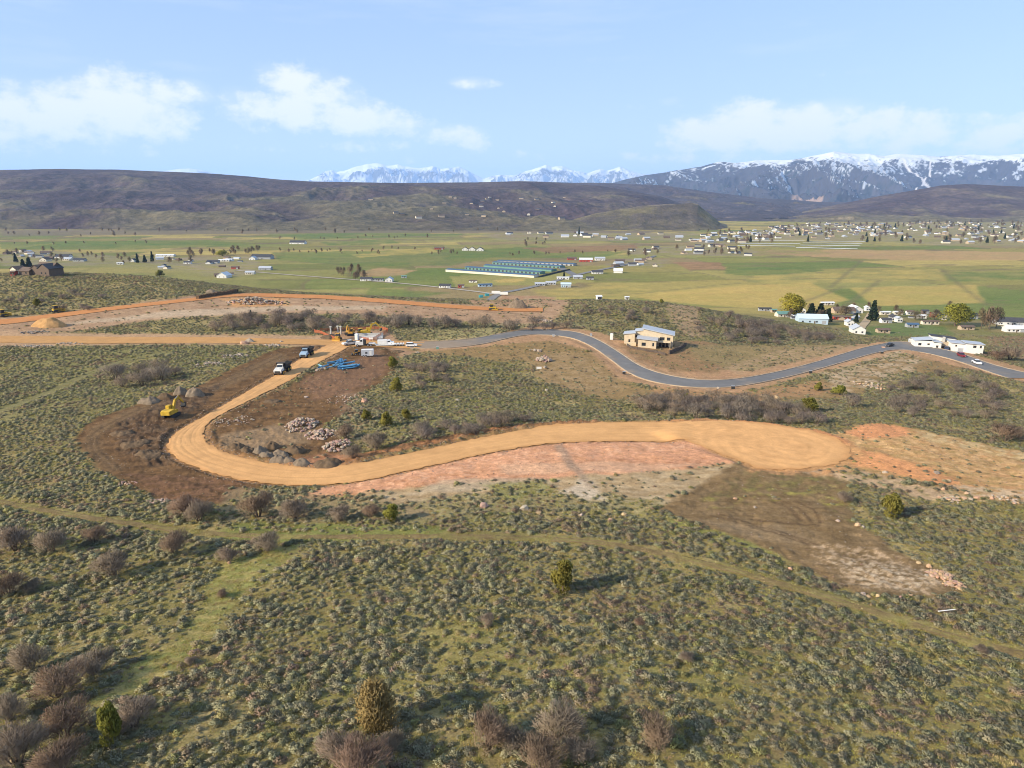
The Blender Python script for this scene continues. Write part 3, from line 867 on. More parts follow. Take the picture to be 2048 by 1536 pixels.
NEAR_TRACK = [(-500, 930), (-150, 978), (0, 1004), (150, 1031), (300, 1053), (430, 1069), (600, 1074), (800, 1073), (1000, 1074), (1180, 1082), (1280, 1098), (1400, 1122), (1600, 1178), (1750, 1224), (1900, 1272), (2060, 1313), (2500, 1420)]
na, nb = track(NEAR_TRACK, 1.35, 260)
carve(na, nb, margin=.3, fall=1.6, smooth=9, sink=.04)
OLD_TRACK = [(-60, 850), (40, 805), (110, 780), (180, 745), (240, 722), (330, 705)]
oa, ob = track(OLD_TRACK, 2.4, 80)
carve(oa, ob, margin=.3, fall=1.5, smooth=9, sink=.03)


def belt(a, b, col, extra, k=.9, col2=None):
    e = (a - b) / np.maximum(np.hypot(*(a - b).T), .1)[:, None] * extra
    st = max(1, len(a) // 45)
    P = np.concatenate([(a + e)[::st], (b - e)[::st][::-1]])
    zone(P, col, .5, .5, 3, k=k, col2=col2, world=True)


belt(na, nb, C(.18, .135, .06), .2, .5, C(.17, .15, .05))
belt(oa, ob, C(.18, .155, .07), .3, .7)
belt(pa, pb, C(.44, .275, .155), 1.2, .9, C(.36, .22, .12))
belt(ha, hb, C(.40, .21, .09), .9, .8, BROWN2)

# rough dug ground
H += loose * (1.15 * np.abs(fbm(GX / 2.6, GY / 2.6, 4)) + .55 * fbm(GX / 7, GY / 7, 2))
soil = np.clip(soil, .012, .8)
sage *= np.clip(1 + .5 * fbm(GX / 4.5 + 60, GY / 4.5, 3), .6, 1.3) * (GY < 260) + (GY >= 260)
sheet = np.stack([GX, GY, H], -1).reshape(-1, 3)
ground_mat = vcol_mat('ground soil', [(0.9, .78, 1.22), (0.18, .88, 1.12), (5.0, .68, 1.32)], bump=.5, bscale=2.2, bdist=.25)
ground = link('ground', fast_mesh('ground', sheet, grid_quads(NR, NC), ground_mat, True, soil.reshape(-1, 3)))
tag(ground, 'sloping sagebrush land with dug earth running down to the valley pastures', None, kind='structure')


def gz(X, Y, grid=None):
    """height of the finished land"""
    g = H if grid is None else grid
    X = np.atleast_1d(np.asarray(X, float)); Y = np.atleast_1d(np.asarray(Y, float))
    v = np.log(np.maximum(Y, 20.5)); u = X / np.maximum(Y, 20.5)
    j = np.clip(np.searchsorted(VV, v) - 1, 0, NR - 2); i = np.clip(np.searchsorted(UU, u) - 1, 0, NC - 2)
    fb = np.clip((v - VV[j]) / (VV[j + 1] - VV[j]), 0, 1); fa = np.clip((u - UU[i]) / (UU[i + 1] - UU[i]), 0, 1)
    return (g[j, i] * (1 - fa) + g[j, i + 1] * fa) * (1 - fb) + (g[j + 1, i] * (1 - fa) + g[j + 1, i + 1] * fa) * fb


def g1(x, y):
    return float(gz([x], [y])[0])


def spot(px, py, dz=0.0):
    x, y = at1(px, py)
    return Vector((x, y, g1(x, y) + dz))


def mpp(p):
    """metres that one photograph pixel covers at a point"""
    return (p[1] * CP - (p[2] - CZ) * SP) / F_PX


# ------------------------------------------------------------------ road surfaces
def ribbon(name, a, b, mat_, label, nx=9, lift=.06, soilfn=None, crown=.06, ragged=0.0, cat=None, kind='structure', ruts=()):
    t = np.linspace(0, 1, nx)
    P = a[:, None] * (1 - t)[None, :, None] + b[:, None] * t[None, :, None]
    if ragged:
        e = (a - b) / np.maximum(np.hypot(*(a - b).T), .1)[:, None]
        na_ = fbm(a[:, 0] / 1.7, a[:, 1] / 1.7, 3); nb_ = fbm(b[:, 0] / 1.7 + 50, b[:, 1] / 1.7, 3)
        P[:, 0] += e * (ragged * na_)[:, None]; P[:, -1] -= e * (ragged * nb_)[:, None]
    Z = gz(P[..., 0].ravel(), P[..., 1].ravel()).reshape(P.shape[:2])
    Z = Z + lift + .00035 * np.maximum(P[..., 1] - 60, 0) + crown * (1 - (2 * t - 1) ** 2)[None]
    for c0 in ruts:
        Z = Z - .035 * np.exp(-((t[None] - c0 - .03 * fbm(P[..., 0] / 14 + 4, P[..., 1] / 14, 3)) / .04) ** 2)
    Z[:, 0] -= .03; Z[:, -1] -= .03
    if ruts:
        Z[-4:] -= np.array([.02, .05, .09, .13])[:, None]
    V3 = np.concatenate([P, Z[..., None]], -1)
    so = None
    if soilfn is not None:
        so = soilfn(P, t).reshape(-1, 3)
    q = grid_quads(len(a), nx)
    # make it face up whichever side was traced first
    e1 = V3[0, -1] - V3[0, 0]; e2 = V3[1, 0] - V3[0, 0]
    if e1[0] * e2[1] - e1[1] * e2[0] < 0:
        q = q[:, ::-1]
    o = link(name, fast_mesh(name, V3.reshape(-1, 3), q, mat_, True, so))
    tag(o, label, cat, kind=kind)
    return o


def haul_soil(P, t):
    n = fbm(P[..., 0] / 3.5, P[..., 1] / 3.5, 3); w = fbm(P[..., 0] / 14 + 4, P[..., 1] / 14, 3)
    rut = np.zeros(P.shape[:2])
    for c0 in (.22, .38, .62, .78):
        rut += np.exp(-((t[None] - c0 - .03 * w) / .045) ** 2)
    al = np.arange(P.shape[0])[:, None] * np.ones_like(t)[None]; ac = np.ones(P.shape[0])[:, None] * t[None]
    st = fbm(al / 38, ac * 16, 3); st2 = fbm(al / 90 + 8, ac * 34, 2)
    damp = sstep(.15, .5, fbm(P[..., 0] / 9 + 70, P[..., 1] / 9, 3))
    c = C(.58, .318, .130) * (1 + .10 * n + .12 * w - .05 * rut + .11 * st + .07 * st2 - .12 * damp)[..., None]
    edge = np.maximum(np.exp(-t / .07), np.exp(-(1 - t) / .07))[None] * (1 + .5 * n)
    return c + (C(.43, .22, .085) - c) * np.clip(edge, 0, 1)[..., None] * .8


road_mat = vcol_mat('packed road base', [(0.5, .93, 1.07), (5, .92, 1.08)], bump=.35, bscale=3)
h_in = sdist(CUL, (ha[:, 0] + hb[:, 0]) / 2, (ha[:, 1] + hb[:, 1]) / 2) < 5.0
h_in[:200] = True
n_h = int(np.argmin(h_in)) if not h_in.all() else len(ha)
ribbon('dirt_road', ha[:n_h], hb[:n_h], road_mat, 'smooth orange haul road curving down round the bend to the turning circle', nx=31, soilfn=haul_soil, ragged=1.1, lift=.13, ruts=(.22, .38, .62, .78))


def site_soil(P, t):
    n = fbm(P[..., 0] / 6, P[..., 1] / 3.5, 3)
    return C(.45, .245, .095) * (1 + .18 * n)[..., None] + 0 * t[None, :, None]


def terr_soil(P, t):
    n = fbm(P[..., 0] / 6, P[..., 1] / 3.5, 3)
    return C(.47, .205, .075) * (1 + .16 * n)[..., None] + 0 * t[None, :, None]


ribbon('dirt_road', sa, sb, road_mat, 'straight orange dirt road running left from the equipment yard', nx=9, soilfn=site_soil, lift=.10, ragged=.6)
ribbon('dirt_road', ta, tb, road_mat, 'dark orange dirt road along the back of the far terrace', nx=7, soilfn=terr_soil, lift=.12, ragged=.6)

# the turning circle: rings of ground draped inside its traced edge
ang = np.linspace(0, 2 * math.pi, 97)[:-1]
ring = resample(np.concatenate([CUL, CUL[:1]]), 97)[:-1]
rad = np.linspace(0, 1, 26)
P_ = cc[None, None] + (ring - cc)[:, None] * rad[None, :, None]
P_[:, -1] += (ring - cc) / np.hypot(*(ring - cc).T)[:, None] * (1.2 * fbm(ring[:, 0] / 2.6, ring[:, 1] / 2.6, 4))[:, None]
Zc = np.maximum(gz(P_[..., 0].ravel(), P_[..., 1].ravel()).reshape(P_.shape[:2]), cul_z - .10) + .145 - .06 * rad[None] ** 2
n_c = fbm(P_[..., 0] / 4, P_[..., 1] / 4, 3)
dc_ = np.hypot(P_[..., 0] - cc[0] - 3, (P_[..., 1] - cc[1]) * 1.0)
ringw = np.sin(dc_ * 2.1 + 2.2 * fbm(P_[..., 0] / 9, P_[..., 1] / 9, 2)) * sstep(2, 5, dc_)
tyre = fbm(dc_ * 2.6, np.arctan2(P_[..., 1] - cc[1], P_[..., 0] - cc[0]) * 1.2, 3)
cs = C(.58, .316, .130) * (1 + .12 * n_c + .045 * ringw + .16 * tyre - .10 * sstep(.1, .5, fbm(P_[..., 0] / 7 + 5, P_[..., 1] / 7, 3)))[..., None]
hc_ = (ha + hb) / 2; hh_ = np.hypot(*(ha - hb).T) / 2
by_road = np.zeros(P_.shape[:2], bool)
for i in range(0, len(hc_), 2):
    by_road |= (P_[..., 0] - hc_[i, 0]) ** 2 + (P_[..., 1] - hc_[i, 1]) ** 2 < (hh_[i] * .95) ** 2
cs = cs + (C(.45, .23, .09) - cs) * (sstep(.86, 1.0, rad)[None] * (.7 + .6 * n_c) * ~by_road).clip(0, 1)[..., None]
V3 = np.concatenate([P_, Zc[..., None]], -1)
i_ = np.arange(96 * 26).reshape(96, 26)
j_ = np.roll(i_, -1, 0)
qq = np.stack([i_[:, :-1], i_[:, 1:], j_[:, 1:], j_[:, :-1]], -1).reshape(-1, 4)
p0, p1, p2 = ring[0] - cc, ring[1] - cc, 0
if p0[0] * p1[1] - p0[1] * p1[0] < 0:
    qq = qq[:, ::-1]
tag(link('turning_circle', fast_mesh('turning_circle', V3.reshape(-1, 3), qq, road_mat, True, cs.reshape(-1, 3))),
    'round orange dirt turning circle with tyre arcs at the road end', None, kind='structure')


def pave_soil(P, t):
    n = fbm(P[..., 0] / 5, P[..., 1] / 5, 3)
    return (C(.160, .154, .148) * (1 + .16 * n)[..., None] + (C(.34, .24, .15) - C(.155, .154, .156)) * (.55 * np.clip(sstep(.1, .5, fbm(P[..., 0] / 11 + 3, P[..., 1] / 11, 3)) * (2 * np.abs(t - .5))[None] + 1.2 * (1 - sstep(4, 26, np.arange(P.shape[0]) * 1.0))[:, None], 0, 1))[..., None]) + 0 * t[None, :, None]


asph = vcol_mat('asphalt', [(0.4, .92, 1.08), (9, .9, 1.1)])
pav = ribbon('paved_road', pa, pb, asph, 'winding grey asphalt road below the plywood house', nx=7, soilfn=pave_soil, lift=.10)
# concrete kerbs along both sides
for side, other in ((pa, pb), (pb, pa)):
    e = (side - other) / np.hypot(*(side - other).T)[:, None]
    i0, i1 = side - e * .05, side + e * .42
    zz = gz(side[:, 0], side[:, 1]) + .10 + .00035 * np.maximum(side[:, 1] - 60, 0)
    cols = [np.c_[i0, zz - .25], np.c_[i0, zz + .13], np.c_[i1, zz + .13], np.c_[i1, zz - .25]]
    V3 = np.stack(cols, 1)
    q = grid_quads(len(side), 4)
    k_ = link('kerb', fast_mesh('kerb', V3.reshape(-1, 3), np.concatenate([q, q[:, ::-1]])[:len(q)], paint('kerb concrete', (.38, .29, .20), .9, var=.2, scale=.3), False), pav)


def track_soil(P, t):
    n = fbm(P[..., 0] / 1.5, P[..., 1] / 1.5, 3); w = fbm(P[..., 0] / 8, P[..., 1] / 8, 2)
    g = np.exp(-((t[None] - .5) / .13) ** 2) * sstep(-.25, .3, w + .5 * n)
    c = C(.180, .128, .060) * (1 + .2 * n + .12 * w)[..., None]
    g = np.maximum(g, .85 * sstep(.0, .35, fbm(P[..., 0] / 6 + 9, P[..., 1] / 6, 3)))
    return c + (C(.20, .178, .055) - c) * (g * .85)[..., None]


ribbon('dirt_track', na, nb, ground_mat, 'narrow two-rut dirt track crossing the near sagebrush slope', nx=9, soilfn=track_soil, lift=.05, crown=.0, ragged=.7)

# valley lanes
def lane(pts, width, colr, label, name='valley_road', n=60):
    a, b = track(pts, width, n)
    m = vcol_mat('lane ' + label[:12], [(.1, .9, 1.1)])
    return ribbon(name, a, b, m, label, nx=3, soilfn=lambda P, t: np.broadcast_to(np.asarray(colr), P.shape[:2] + (3,)).copy(), lift=.25, crown=0)


lane([(905, 599), (980, 590), (1040, 580), (1100, 566), (1150, 551), (1200, 540), (1245, 532), (1290, 520), (1310, 512)], 9, (.20, .19, .18), 'grey valley road passing the blue-roofed storage sheds')
lane([(470, 541), (560, 549), (660, 556), (760, 564), (850, 572), (935, 581), (985, 588)], 6, (.36, .31, .25), 'pale gravel lane past the farmyards below the terrace')
lane([(1715, 668), (1722, 655), (1735, 640), (1742, 628)], 6, (.40, .30, .19), 'pale dirt drive running up between the settlement houses')
lane([(1150, 551), (1130, 541), (1120, 536)], 12, (.17, .165, .16), 'grey asphalt apron beside the storage sheds')
for k, ((x0, y0), (x1, y1), wdt) in enumerate([((1500, 482), (1610, 482.5), 9), ((1480, 487), (1600, 488), 9), ((1475, 491.5), (1590, 493), 9), ((1612, 482.8), (1730, 483.5), 10),
                                             ((1606, 486.5), (1724, 487.5), 10), ((1600, 490.8), (1720, 492.2), 10), ((1592, 495.5), (1715, 498.5), 11)]):
    xm, ym = (x0 + x1) / 2, (y0 + y1) / 2
    lane([(x0, y0), (xm, ym), (x1, y1)], wdt * 1.6, (.72, .70, .66), 'long white crop cover strip, %s in the strip field by the far town' % ['upper left', 'middle left', 'lower left', 'upper right', 'second right', 'third right', 'lowest right'][k], 'crop_cover', 12)

# ------------------------------------------------------------------ hills and mountains
def hill(name, sil, R0, R1, zb, nc, nr, label, colfn, back=1.4, amp=.25, gs=900., shape_p=1.3, rvar=.06, crest=.02, umin=None, umax=None, clip=True, spur=.0, seed=0., mat_=None, warp=None):
    sil = np.array(sil, float)
    u, t = ray(sil[:, 0], sil[:, 1])
    u0 = u[0] if umin is None else umin; u1 = u[-1] if umax is None else umax
    ua = np.linspace(u0, u1, nc)
    ta_ = np.interp(ua, u, t)
    s = np.concatenate([np.linspace(0, 1, nr), np.linspace(1, back, max(4, nr // 6))[1:]])
    S, UA = np.meshgrid(s, ua, indexing='ij')
    TA = np.broadcast_to(ta_, S.shape)
    R1u = R1 * (1 + rvar * fbm(ua * 3.1 + seed, ua * 0 + 2 + seed, 3))
    Yh = R0 + (R1u[None] - R0) * S
    X = UA * Yh
    zt = CZ + R1u * ta_
    zt = zt + crest * (zt - zb) * fbm(ua * R1 / gs * 2.2, ua * 0 + 7 + seed, 5)
    Sx = np.clip(S, 0, 1)
    shp = Sx ** shape_p * (.55 + .45 * sstep(0, 1, Sx)) / 1.0
    if warp is not None:
        shp = warp(UA, Sx, shp)
    fall = np.where(S > 1, 1 - .55 * ((S - 1) / (back - 1)) ** 1.3, 1)
    wx = 0.5 * gs * fbm(X / (gs * 1.7) + seed, Yh / (gs * 1.7), 3)
    rg = ridged((X + wx) / gs + seed, (Yh + .6 * wx) / (gs * 1.15) - seed, 6)
    rg2 = fbm(X / (gs * 2.6) - seed, Yh / (gs * 2.6) + seed, 4)
    win = np.sin(math.pi * np.clip(Sx, 0, 1) ** .8) ** .75
    Z = zb + (zt[None] - zb) * (shp * fall) + (zt.max() - zb) * win * (amp * (rg - .62) + spur * rg2)
    if clip:
        lim = CZ + Yh * TA - (zt[None] - zb) * .015 * (1 - Sx)
        Z = np.where(S < 1, np.minimum(Z, lim), Z)
    gx = np.gradient(Z, axis=1) / np.maximum(np.abs(np.gradient(X, axis=1)), 1e-3)
    gy = np.gradient(Z, axis=0) / np.maximum(np.gradient(Yh, axis=0), 1e-3)
    col = colfn(X, Yh, Z, S, UA, rg, rg2, gx, gy, zb, zt[None])
    V3 = np.stack([X, Yh, Z], -1).reshape(-1, 3)
    o = link(name, fast_mesh(name, V3, grid_quads(len(s), nc), mat_ or hill_mat, True, np.clip(col, .01, .9).reshape(-1, 3)))
    tag(o, label, None, kind='structure')

    def hit(px, py):
        """first crossing of a sight line with this hill"""
        uu, tt = ray(px, py); uu = float(uu); tt = float(tt)
        c = int(np.clip(np.searchsorted(ua, uu), 0, nc - 1))
        q = (CZ + tt * Yh[:, c]) < Z[:, c]
        k = int(np.argmax(q)) if q.any() else nr - 1
        return Vector((uu * Yh[k, c], Yh[k, c], Z[k, c]))
    o_hits[label] = hit
    return o, hit


o_hits = {}
hill_mat = vcol_mat('hill scrub', [(.012, .78, 1.22), (.05, .75, 1.25)], bump=.6, bscale=.03, bdist=14)
mount_mat = vcol_mat('mountain rock and snow', [(.002, .92, 1.08)], bump=.25, bscale=.006, bdist=30)
SCRUB = C(.060, .041, .044); SCRUB2 = C(.094, .068, .060); HOL = C(.130, .108, .062); HTAN = C(.21, .160, .09)


def scrub_col(olive=.5, tan=.2, s_lo=.55):
    def fn(X, Y, Z, S, UA, rg, rg2, gx, gy, zb, zt):
        n = fbm(X / 420, Y / 420, 5); n2 = fbm(X / 90, Y / 90, 4); big = fbm(X / 1300 + 3, Y / 1300, 3)
        n3 = fbm(X / 38, Y / 38, 2)
        c = SCRUB + (SCRUB2 - SCRUB) * sstep(-.3, .4, n + .4 * n2)[..., None]
        o_ = sstep(.0, .55, olive * 1.1 - .75 * S + .7 * n + .5 * big + .45 * (rg - .62) * 2)
        c = c + (HOL - c) * (o_ * .9)[..., None]
        t_ = sstep(.25, .6, n2 * .6 + n * .6 + tan - .25) * sstep(-.2, .4, o_)
        return (c + (HTAN - c) * (t_ * .6)[..., None]) * (1 + .45 * n3)[..., None]
    return fn


HILL_L, hit_left = hill('hill', [(-700, 360), (-300, 348), (0, 340), (120, 338), (220, 339), (330, 343), (440, 348), (500, 353), (560, 359), (620, 363), (800, 366), (1000, 364), (1080, 364), (1200, 372), (1320, 392), (1400, 420)],
     2600, 5600, -72, 760, 260, 'long dark brown scrub hill rising beyond the pastures', scrub_col(.42, .2), amp=.40, gs=1250., shape_p=1.05, spur=.26, seed=3.)
HILL_M, hit_mid = hill('hill', [(880, 372), (960, 364), (1040, 362), (1120, 365), (1220, 366), (1330, 371), (1420, 384), (1520, 396), (1600, 402), (1700, 410)],
     4300, 8200, -66, 360, 130, 'purple brown middle hills in front of the ski mountains', scrub_col(.30, .3), amp=.5, gs=1100., shape_p=1.1, spur=.12, seed=9., umin=-.12, umax=.50)


def canyon_col(X, Y, Z, S, UA, rg, rg2, gx, gy, zb, zt):
    n = fbm(X / 500, Y / 500, 5); n2 = fbm(X / 120, Y / 120, 3)
    c = C(.070, .056, .062) * (1 + .35 * n + .2 * n2)[..., None]
    tan = sstep(.35, .6, n2 + .4 * n)
    return c + (C(.27, .20, .14) - c) * (tan * .5)[..., None]


hill('hill', [(1250, 386), (1330, 384), (1420, 392), (1500, 398), (1560, 398), (1640, 404), (1720, 404), (1800, 398)], 3900, 7400, -74, 260, 110, 'bluish hills at the mouth of the far canyon', canyon_col, amp=.36, gs=900., seed=21., shape_p=1.0)


def butte_col(X, Y, Z, S, UA, rg, rg2, gx, gy, zb, zt):
    n = fbm(X / 60, Y / 60, 4); n2 = fbm(X / 300, Y / 300, 3)
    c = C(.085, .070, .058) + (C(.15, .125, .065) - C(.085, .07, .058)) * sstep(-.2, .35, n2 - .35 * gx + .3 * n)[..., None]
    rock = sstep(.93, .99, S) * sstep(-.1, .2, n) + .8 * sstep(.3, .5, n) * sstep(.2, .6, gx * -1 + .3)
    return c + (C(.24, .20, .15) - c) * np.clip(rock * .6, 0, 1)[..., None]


hill('butte', [(1110, 452), (1150, 438), (1190, 427), (1240, 418), (1290, 411), (1340, 408), (1385, 406), (1396, 408), (1404, 416), (1420, 428), (1440, 446), (1470, 462)], 2650, 3050, -73, 240, 60,
     'dark flat-topped butte standing at the edge of the valley', butte_col, amp=.16, gs=170., shape_p=.85, crest=.03, seed=5., rvar=.03, back=1.9)


def right_warp(UA, S, shp):
    uc0, _ = ray(1585, 440); uc1, _ = ray(1712, 440)
    c = sstep(uc0 - .02, uc0 + .02, UA) * (1 - sstep(uc1 - .01, uc1 + .02, UA))
    step = .20 * sstep(.10, .13, S + .02 * fbm(UA * 90, S * 0 + 3, 3)) * (1 - sstep(.2, .55, S))
    return shp + c * step


def right_col(X, Y, Z, S, UA, rg, rg2, gx, gy, zb, zt):
    c = scrub_col(.45, .35)(X, Y, Z, S, UA, rg, rg2, gx, gy, zb, zt) * 1.15
    cl = sstep(.30, .75, gy) * sstep(.05, .09, S) * (1 - sstep(.18, .3, S))
    return c + (C(.34, .26, .17) * (1 + .5 * fbm(UA * 160, S * 8, 3))[..., None] - c) * np.clip(cl, 0, 1)[..., None]


HILL_R, hit_right = hill('hill', [(1440, 447), (1530, 436), (1600, 424), (1680, 408), (1760, 392), (1830, 380), (1880, 371), (1930, 368), (2048, 373), (2300, 366), (2700, 380)], 3700, 5400, -76, 420, 130,
     'brown scrub hill with a pale cliff above the far town', right_col, amp=.20, gs=800., shape_p=.95, spur=.10, seed=13., warp=right_warp)


def polyline_mask(paths, hit, X, Y, width):
    m = np.zeros(X.shape)
    for p in paths:
        w = np.array([hit(a, b)[:2] for a, b in p])
        for (ax, ay), (bx, by) in zip(w[:-1], w[1:]):
            ex, ey = bx - ax, by - ay
            t = np.clip(((X - ax) * ex + (Y - ay) * ey) / (ex * ex + ey * ey + 1e-6), 0, 1)
            d = np.hypot(X - ax - t * ex, (Y - ay - t * ey) * .35)
            m = np.maximum(m, 1 - sstep(width * .6, width, d))
    return m


SNOW = C(.66, .69, .73)


def ski_col(X, Y, Z, S, UA, rg, rg2, gx, gy, zb, zt):
    n = fbm(X / 700, Y / 700, 5); n2 = fbm(X / 170, Y / 170, 4)
    rel = (Z - zb) / (zt.max() - zb)
    c = C(.060, .058, .074) * (1 + .4 * n + .3 * n2)[..., None]
    c = c + (C(.028, .038, .046) - c) * (sstep(.1, .4, n2 + .5 * n) * .8)[..., None]
    sn = sstep(-.06, .10, rel - .66 + .30 * n + .30 * n2 - .36 * gx + .1 * (rg - .6))
    c = c + (SNOW - c) * (sn * .92)[..., None]
    return c


def run_mask(px_paths, X, Y, S, width):
    """cleared pistes: narrow open strips down the slope, in bearing and slope position"""
    m = np.zeros(X.shape)
    U_ = X / Y
    for p in px_paths:
        q = [(float(ray(a, b)[0]), s) for a, b, s in p]
        for (ua, sa_), (ub, sb_) in zip(q[:-1], q[1:]):
            ex, ey = ub - ua, (sb_ - sa_) * .2
            px_, py_ = U_ - ua, (S - sa_) * .2
            t = np.clip((px_ * ex + py_ * ey) / (ex * ex + ey * ey + 1e-12), 0, 1)
            d = np.hypot(px_ - t * ex, py_ - t * ey)
            m = np.maximum(m, 1 - sstep(width * .5, width, d))
    return m


PISTES = [[(1596, 345, .80), (1600, 360, .62), (1614, 374, .42)], [(1700, 343, .78), (1660, 362, .55), (1634, 374, .42)], [(1778, 356, .62), (1800, 372, .44)], [(1812, 362, .60), (1822, 376, .42)],
          [(1800, 320, .93), (1850, 348, .66), (1890, 352, .60), (1920, 362, .52)], [(1700, 340, .78), (1740, 348, .70), (1760, 342, .76), (1800, 352, .64)], [(1855, 345, .7), (1835, 358, .56)], [(1860, 325, .9), (1862, 345, .72)]]


def ski_col2(X, Y, Z, S, UA, rg, rg2, gx, gy, zb, zt):
    c = ski_col(X, Y, Z, S, UA, rg, rg2, gx, gy, zb, zt)
    m = run_mask(PISTES[2:], X, Y, S, .0017)
    c = c + (C(.66, .64, .64) - c) * (m * .8)[..., None]
    t = run_mask([[(1590, 396, .20), (1625, 392, .24), (1640, 398, .18)], [(1655, 384, .30), (1680, 392, .22), (1700, 396, .2)]], X, Y, S, .006)
    return c + (C(.36, .25, .19) - c) * (t * .8)[..., None]


hill('mountain', [(1180, 378), (1240, 362), (1290, 351), (1330, 345), (1360, 338), (1400, 333), (1440, 323), (1470, 326), (1510, 320), (1560, 321), (1600, 318), (1640, 309), (1668, 304), (1700, 308), (1740, 307), (1770, 312), (1800, 308), (1850, 309), (1880, 313), (1950, 309), (2000, 311), (2048, 308), (2200, 305), (2500, 320)],
     8200, 13500, -40, 760, 190, 'snow-capped blue mountains with white ski runs', ski_col2, amp=.75, gs=2000., shape_p=1.1, crest=.05, spur=.10, seed=31., mat_=mount_mat)


def timp_col(X, Y, Z, S, UA, rg, rg2, gx, gy, zb, zt):
    n = fbm(X / 1500, Y / 1500, 5); n2 = fbm(X / 350, Y / 250, 4)
    band_ = np.sin(Z / 95. + 2.5 * n)
    rel = (Z - zb) / (zt - zb)
    sn = sstep(-.10, .22, rel - .62 + .42 * n2 + .20 * band_ + .6 * n - .35 * gx)
    c = C(.10, .11, .125) * (1 + .3 * n2)[..., None]
    return c + (SNOW - c) * (sn * .95)[..., None]


hill('mountain', [(560, 385), (600, 366), (625, 357), (650, 343), (664, 340), (674, 344), (690, 341), (712, 333), (735, 328), (755, 327), (775, 331), (795, 328), (812, 333), (840, 336), (866, 333), (880, 338), (900, 336), (918, 332), (935, 340), (950, 350), (966, 358), (985, 352), (1000, 349), (1030, 351), (1055, 341), (1075, 335), (1092, 329), (1105, 333), (1125, 332), (1150, 341), (1175, 346), (1200, 338), (1215, 341), (1240, 334), (1262, 343), (1290, 348), (1330, 360), (1400, 380)],
     24000, 30000, 0, 620, 110, 'jagged snow-covered mountain range on the horizon', timp_col, amp=.85, gs=1900., shape_p=1.0, crest=.05, seed=41., rvar=.02, mat_=mount_mat)
hill('mountain', [(250, 380), (310, 345), (335, 341), (360, 337), (380, 336.5), (405, 340), (425, 346), (500, 380)], 25000, 30000, 0, 120, 50,
     'white snowy summit showing above the left hill', timp_col, amp=.3, gs=2600., seed=47., rvar=.02, mat_=mount_mat)
hill('hill', [(-1800, 330), (-1200, 340), (-700, 350), (-300, 370), (0, 400)], 5600, 8500, -60, 160, 50, 'scrub hills continuing beyond the left hill', scrub_col(.5), amp=.3, gs=1500., seed=51., umax=-.6)
# ------------------------------------------------------------------ plants: prototypes
def blades(rs, n, centre_fn, dir_fn, ln, wd, mb=None, mi=0, tri=False):
    """leaf-sized faces: centre, pointing direction, length and width ranges"""
    mb = mb or MB()
    for _ in range(n):
        c = Vector(centre_fn(rs)); d = Vector(dir_fn(rs, c)).normalized()
        s = d.cross(Vector((rs.gauss(0, 1), rs.gauss(0, 1), rs.gauss(0, 1))))
        if s.length < 1e-3:
            continue
        s.normalize()
        l = rs.uniform(*ln); w = rs.uniform(*wd)
        a = c - d * l * .5; b = c + d * l * .5
        q = [a - s * w, a + s * w, b] if tri else [a - s * w * .6, a + s * w * .6, b + s * w, b - s * w]
        out = Vector((c.x, c.y, c.z * .8 + .12))          # every leaf face looks out of the plant
        if (q[1] - q[0]).cross(q[2] - q[0]).dot(out) < 0:
            q.reverse()
        mb.add(q, [tuple(range(len(q)))], mi)
    return mb


def soft(me, cz=.15, k=.75):
    """shade a clump by its rounded outline rather than by single leaves"""
    nv = len(me.vertices)
    co = np.zeros(nv * 3, np.float32); me.vertices.foreach_get('co', co); co = co.reshape(-1, 3)
    nf = np.zeros(len(me.polygons) * 3, np.float32); me.polygons.foreach_get('normal', nf); nf = nf.reshape(-1, 3)
    lt = np.zeros(len(me.polygons), np.int32); me.polygons.foreach_get('loop_total', lt)
    vi = np.zeros(len(me.loops), np.int32); me.loops.foreach_get('vertex_index', vi)
    fn = np.zeros_like(co); fn[vi] = np.repeat(nf, lt, axis=0)
    o = co - np.array([0, 0, cz], np.float32); o /= np.maximum(np.linalg.norm(o, axis=1, keepdims=True), 1e-4)
    n = o * k + fn * (1 - k); n /= np.maximum(np.linalg.norm(n, axis=1, keepdims=True), 1e-4)
    me.polygons.foreach_set('use_smooth', np.ones(len(me.polygons), bool))
    me.normals_split_custom_set_from_vertices(n.tolist())
    return me


def dome_pt(rs, r0, rz, inner=.55):
    while True:
        p = Vector((rs.uniform(-1, 1), rs.uniform(-1, 1), rs.uniform(-.12, 1)))
        if inner < p.length < 1:
            return Vector((p.x * r0, p.y * r0, max(p.z, .02) * rz))


sage_mat = leaf_mat('sagebrush leaf', (.315, .295, .185), .24)
sage_dk = leaf_mat('dry sagebrush twig', (.32, .245, .165), .2)
sage_gr = leaf_mat('green rabbitbrush leaf', (.33, .305, .135), .2)
twig_mat = leaf_mat('grey bare twig', (.285, .222, .162), .08)
twig_red = leaf_mat('reddish bare twig', (.27, .188, .130), .08)
bark_mat = paint('grey bark', (.12, .09, .07), .95, .05)
jun_mat = leaf_mat('juniper scale leaf', (.245, .225, .050), .12)
jun_dk = leaf_mat('dull juniper leaf', (.31, .23, .095), .06)
con_mat = leaf_mat('spruce needle', (.030, .048, .024), .2)
yel_mat = leaf_mat('yellow spring leaf', (.36, .30, .045), .1)
ygr_mat = leaf_mat('yellow-green spring leaf', (.30, .28, .045), .1)
cot_mat = leaf_mat('bare cottonwood twig', (.22, .165, .10), .2)
grass_mat = leaf_mat('green bunch grass', (.31, .265, .075), .35)
straw_mat = leaf_mat('dry bunch grass', (.46, .36, .17), .3)


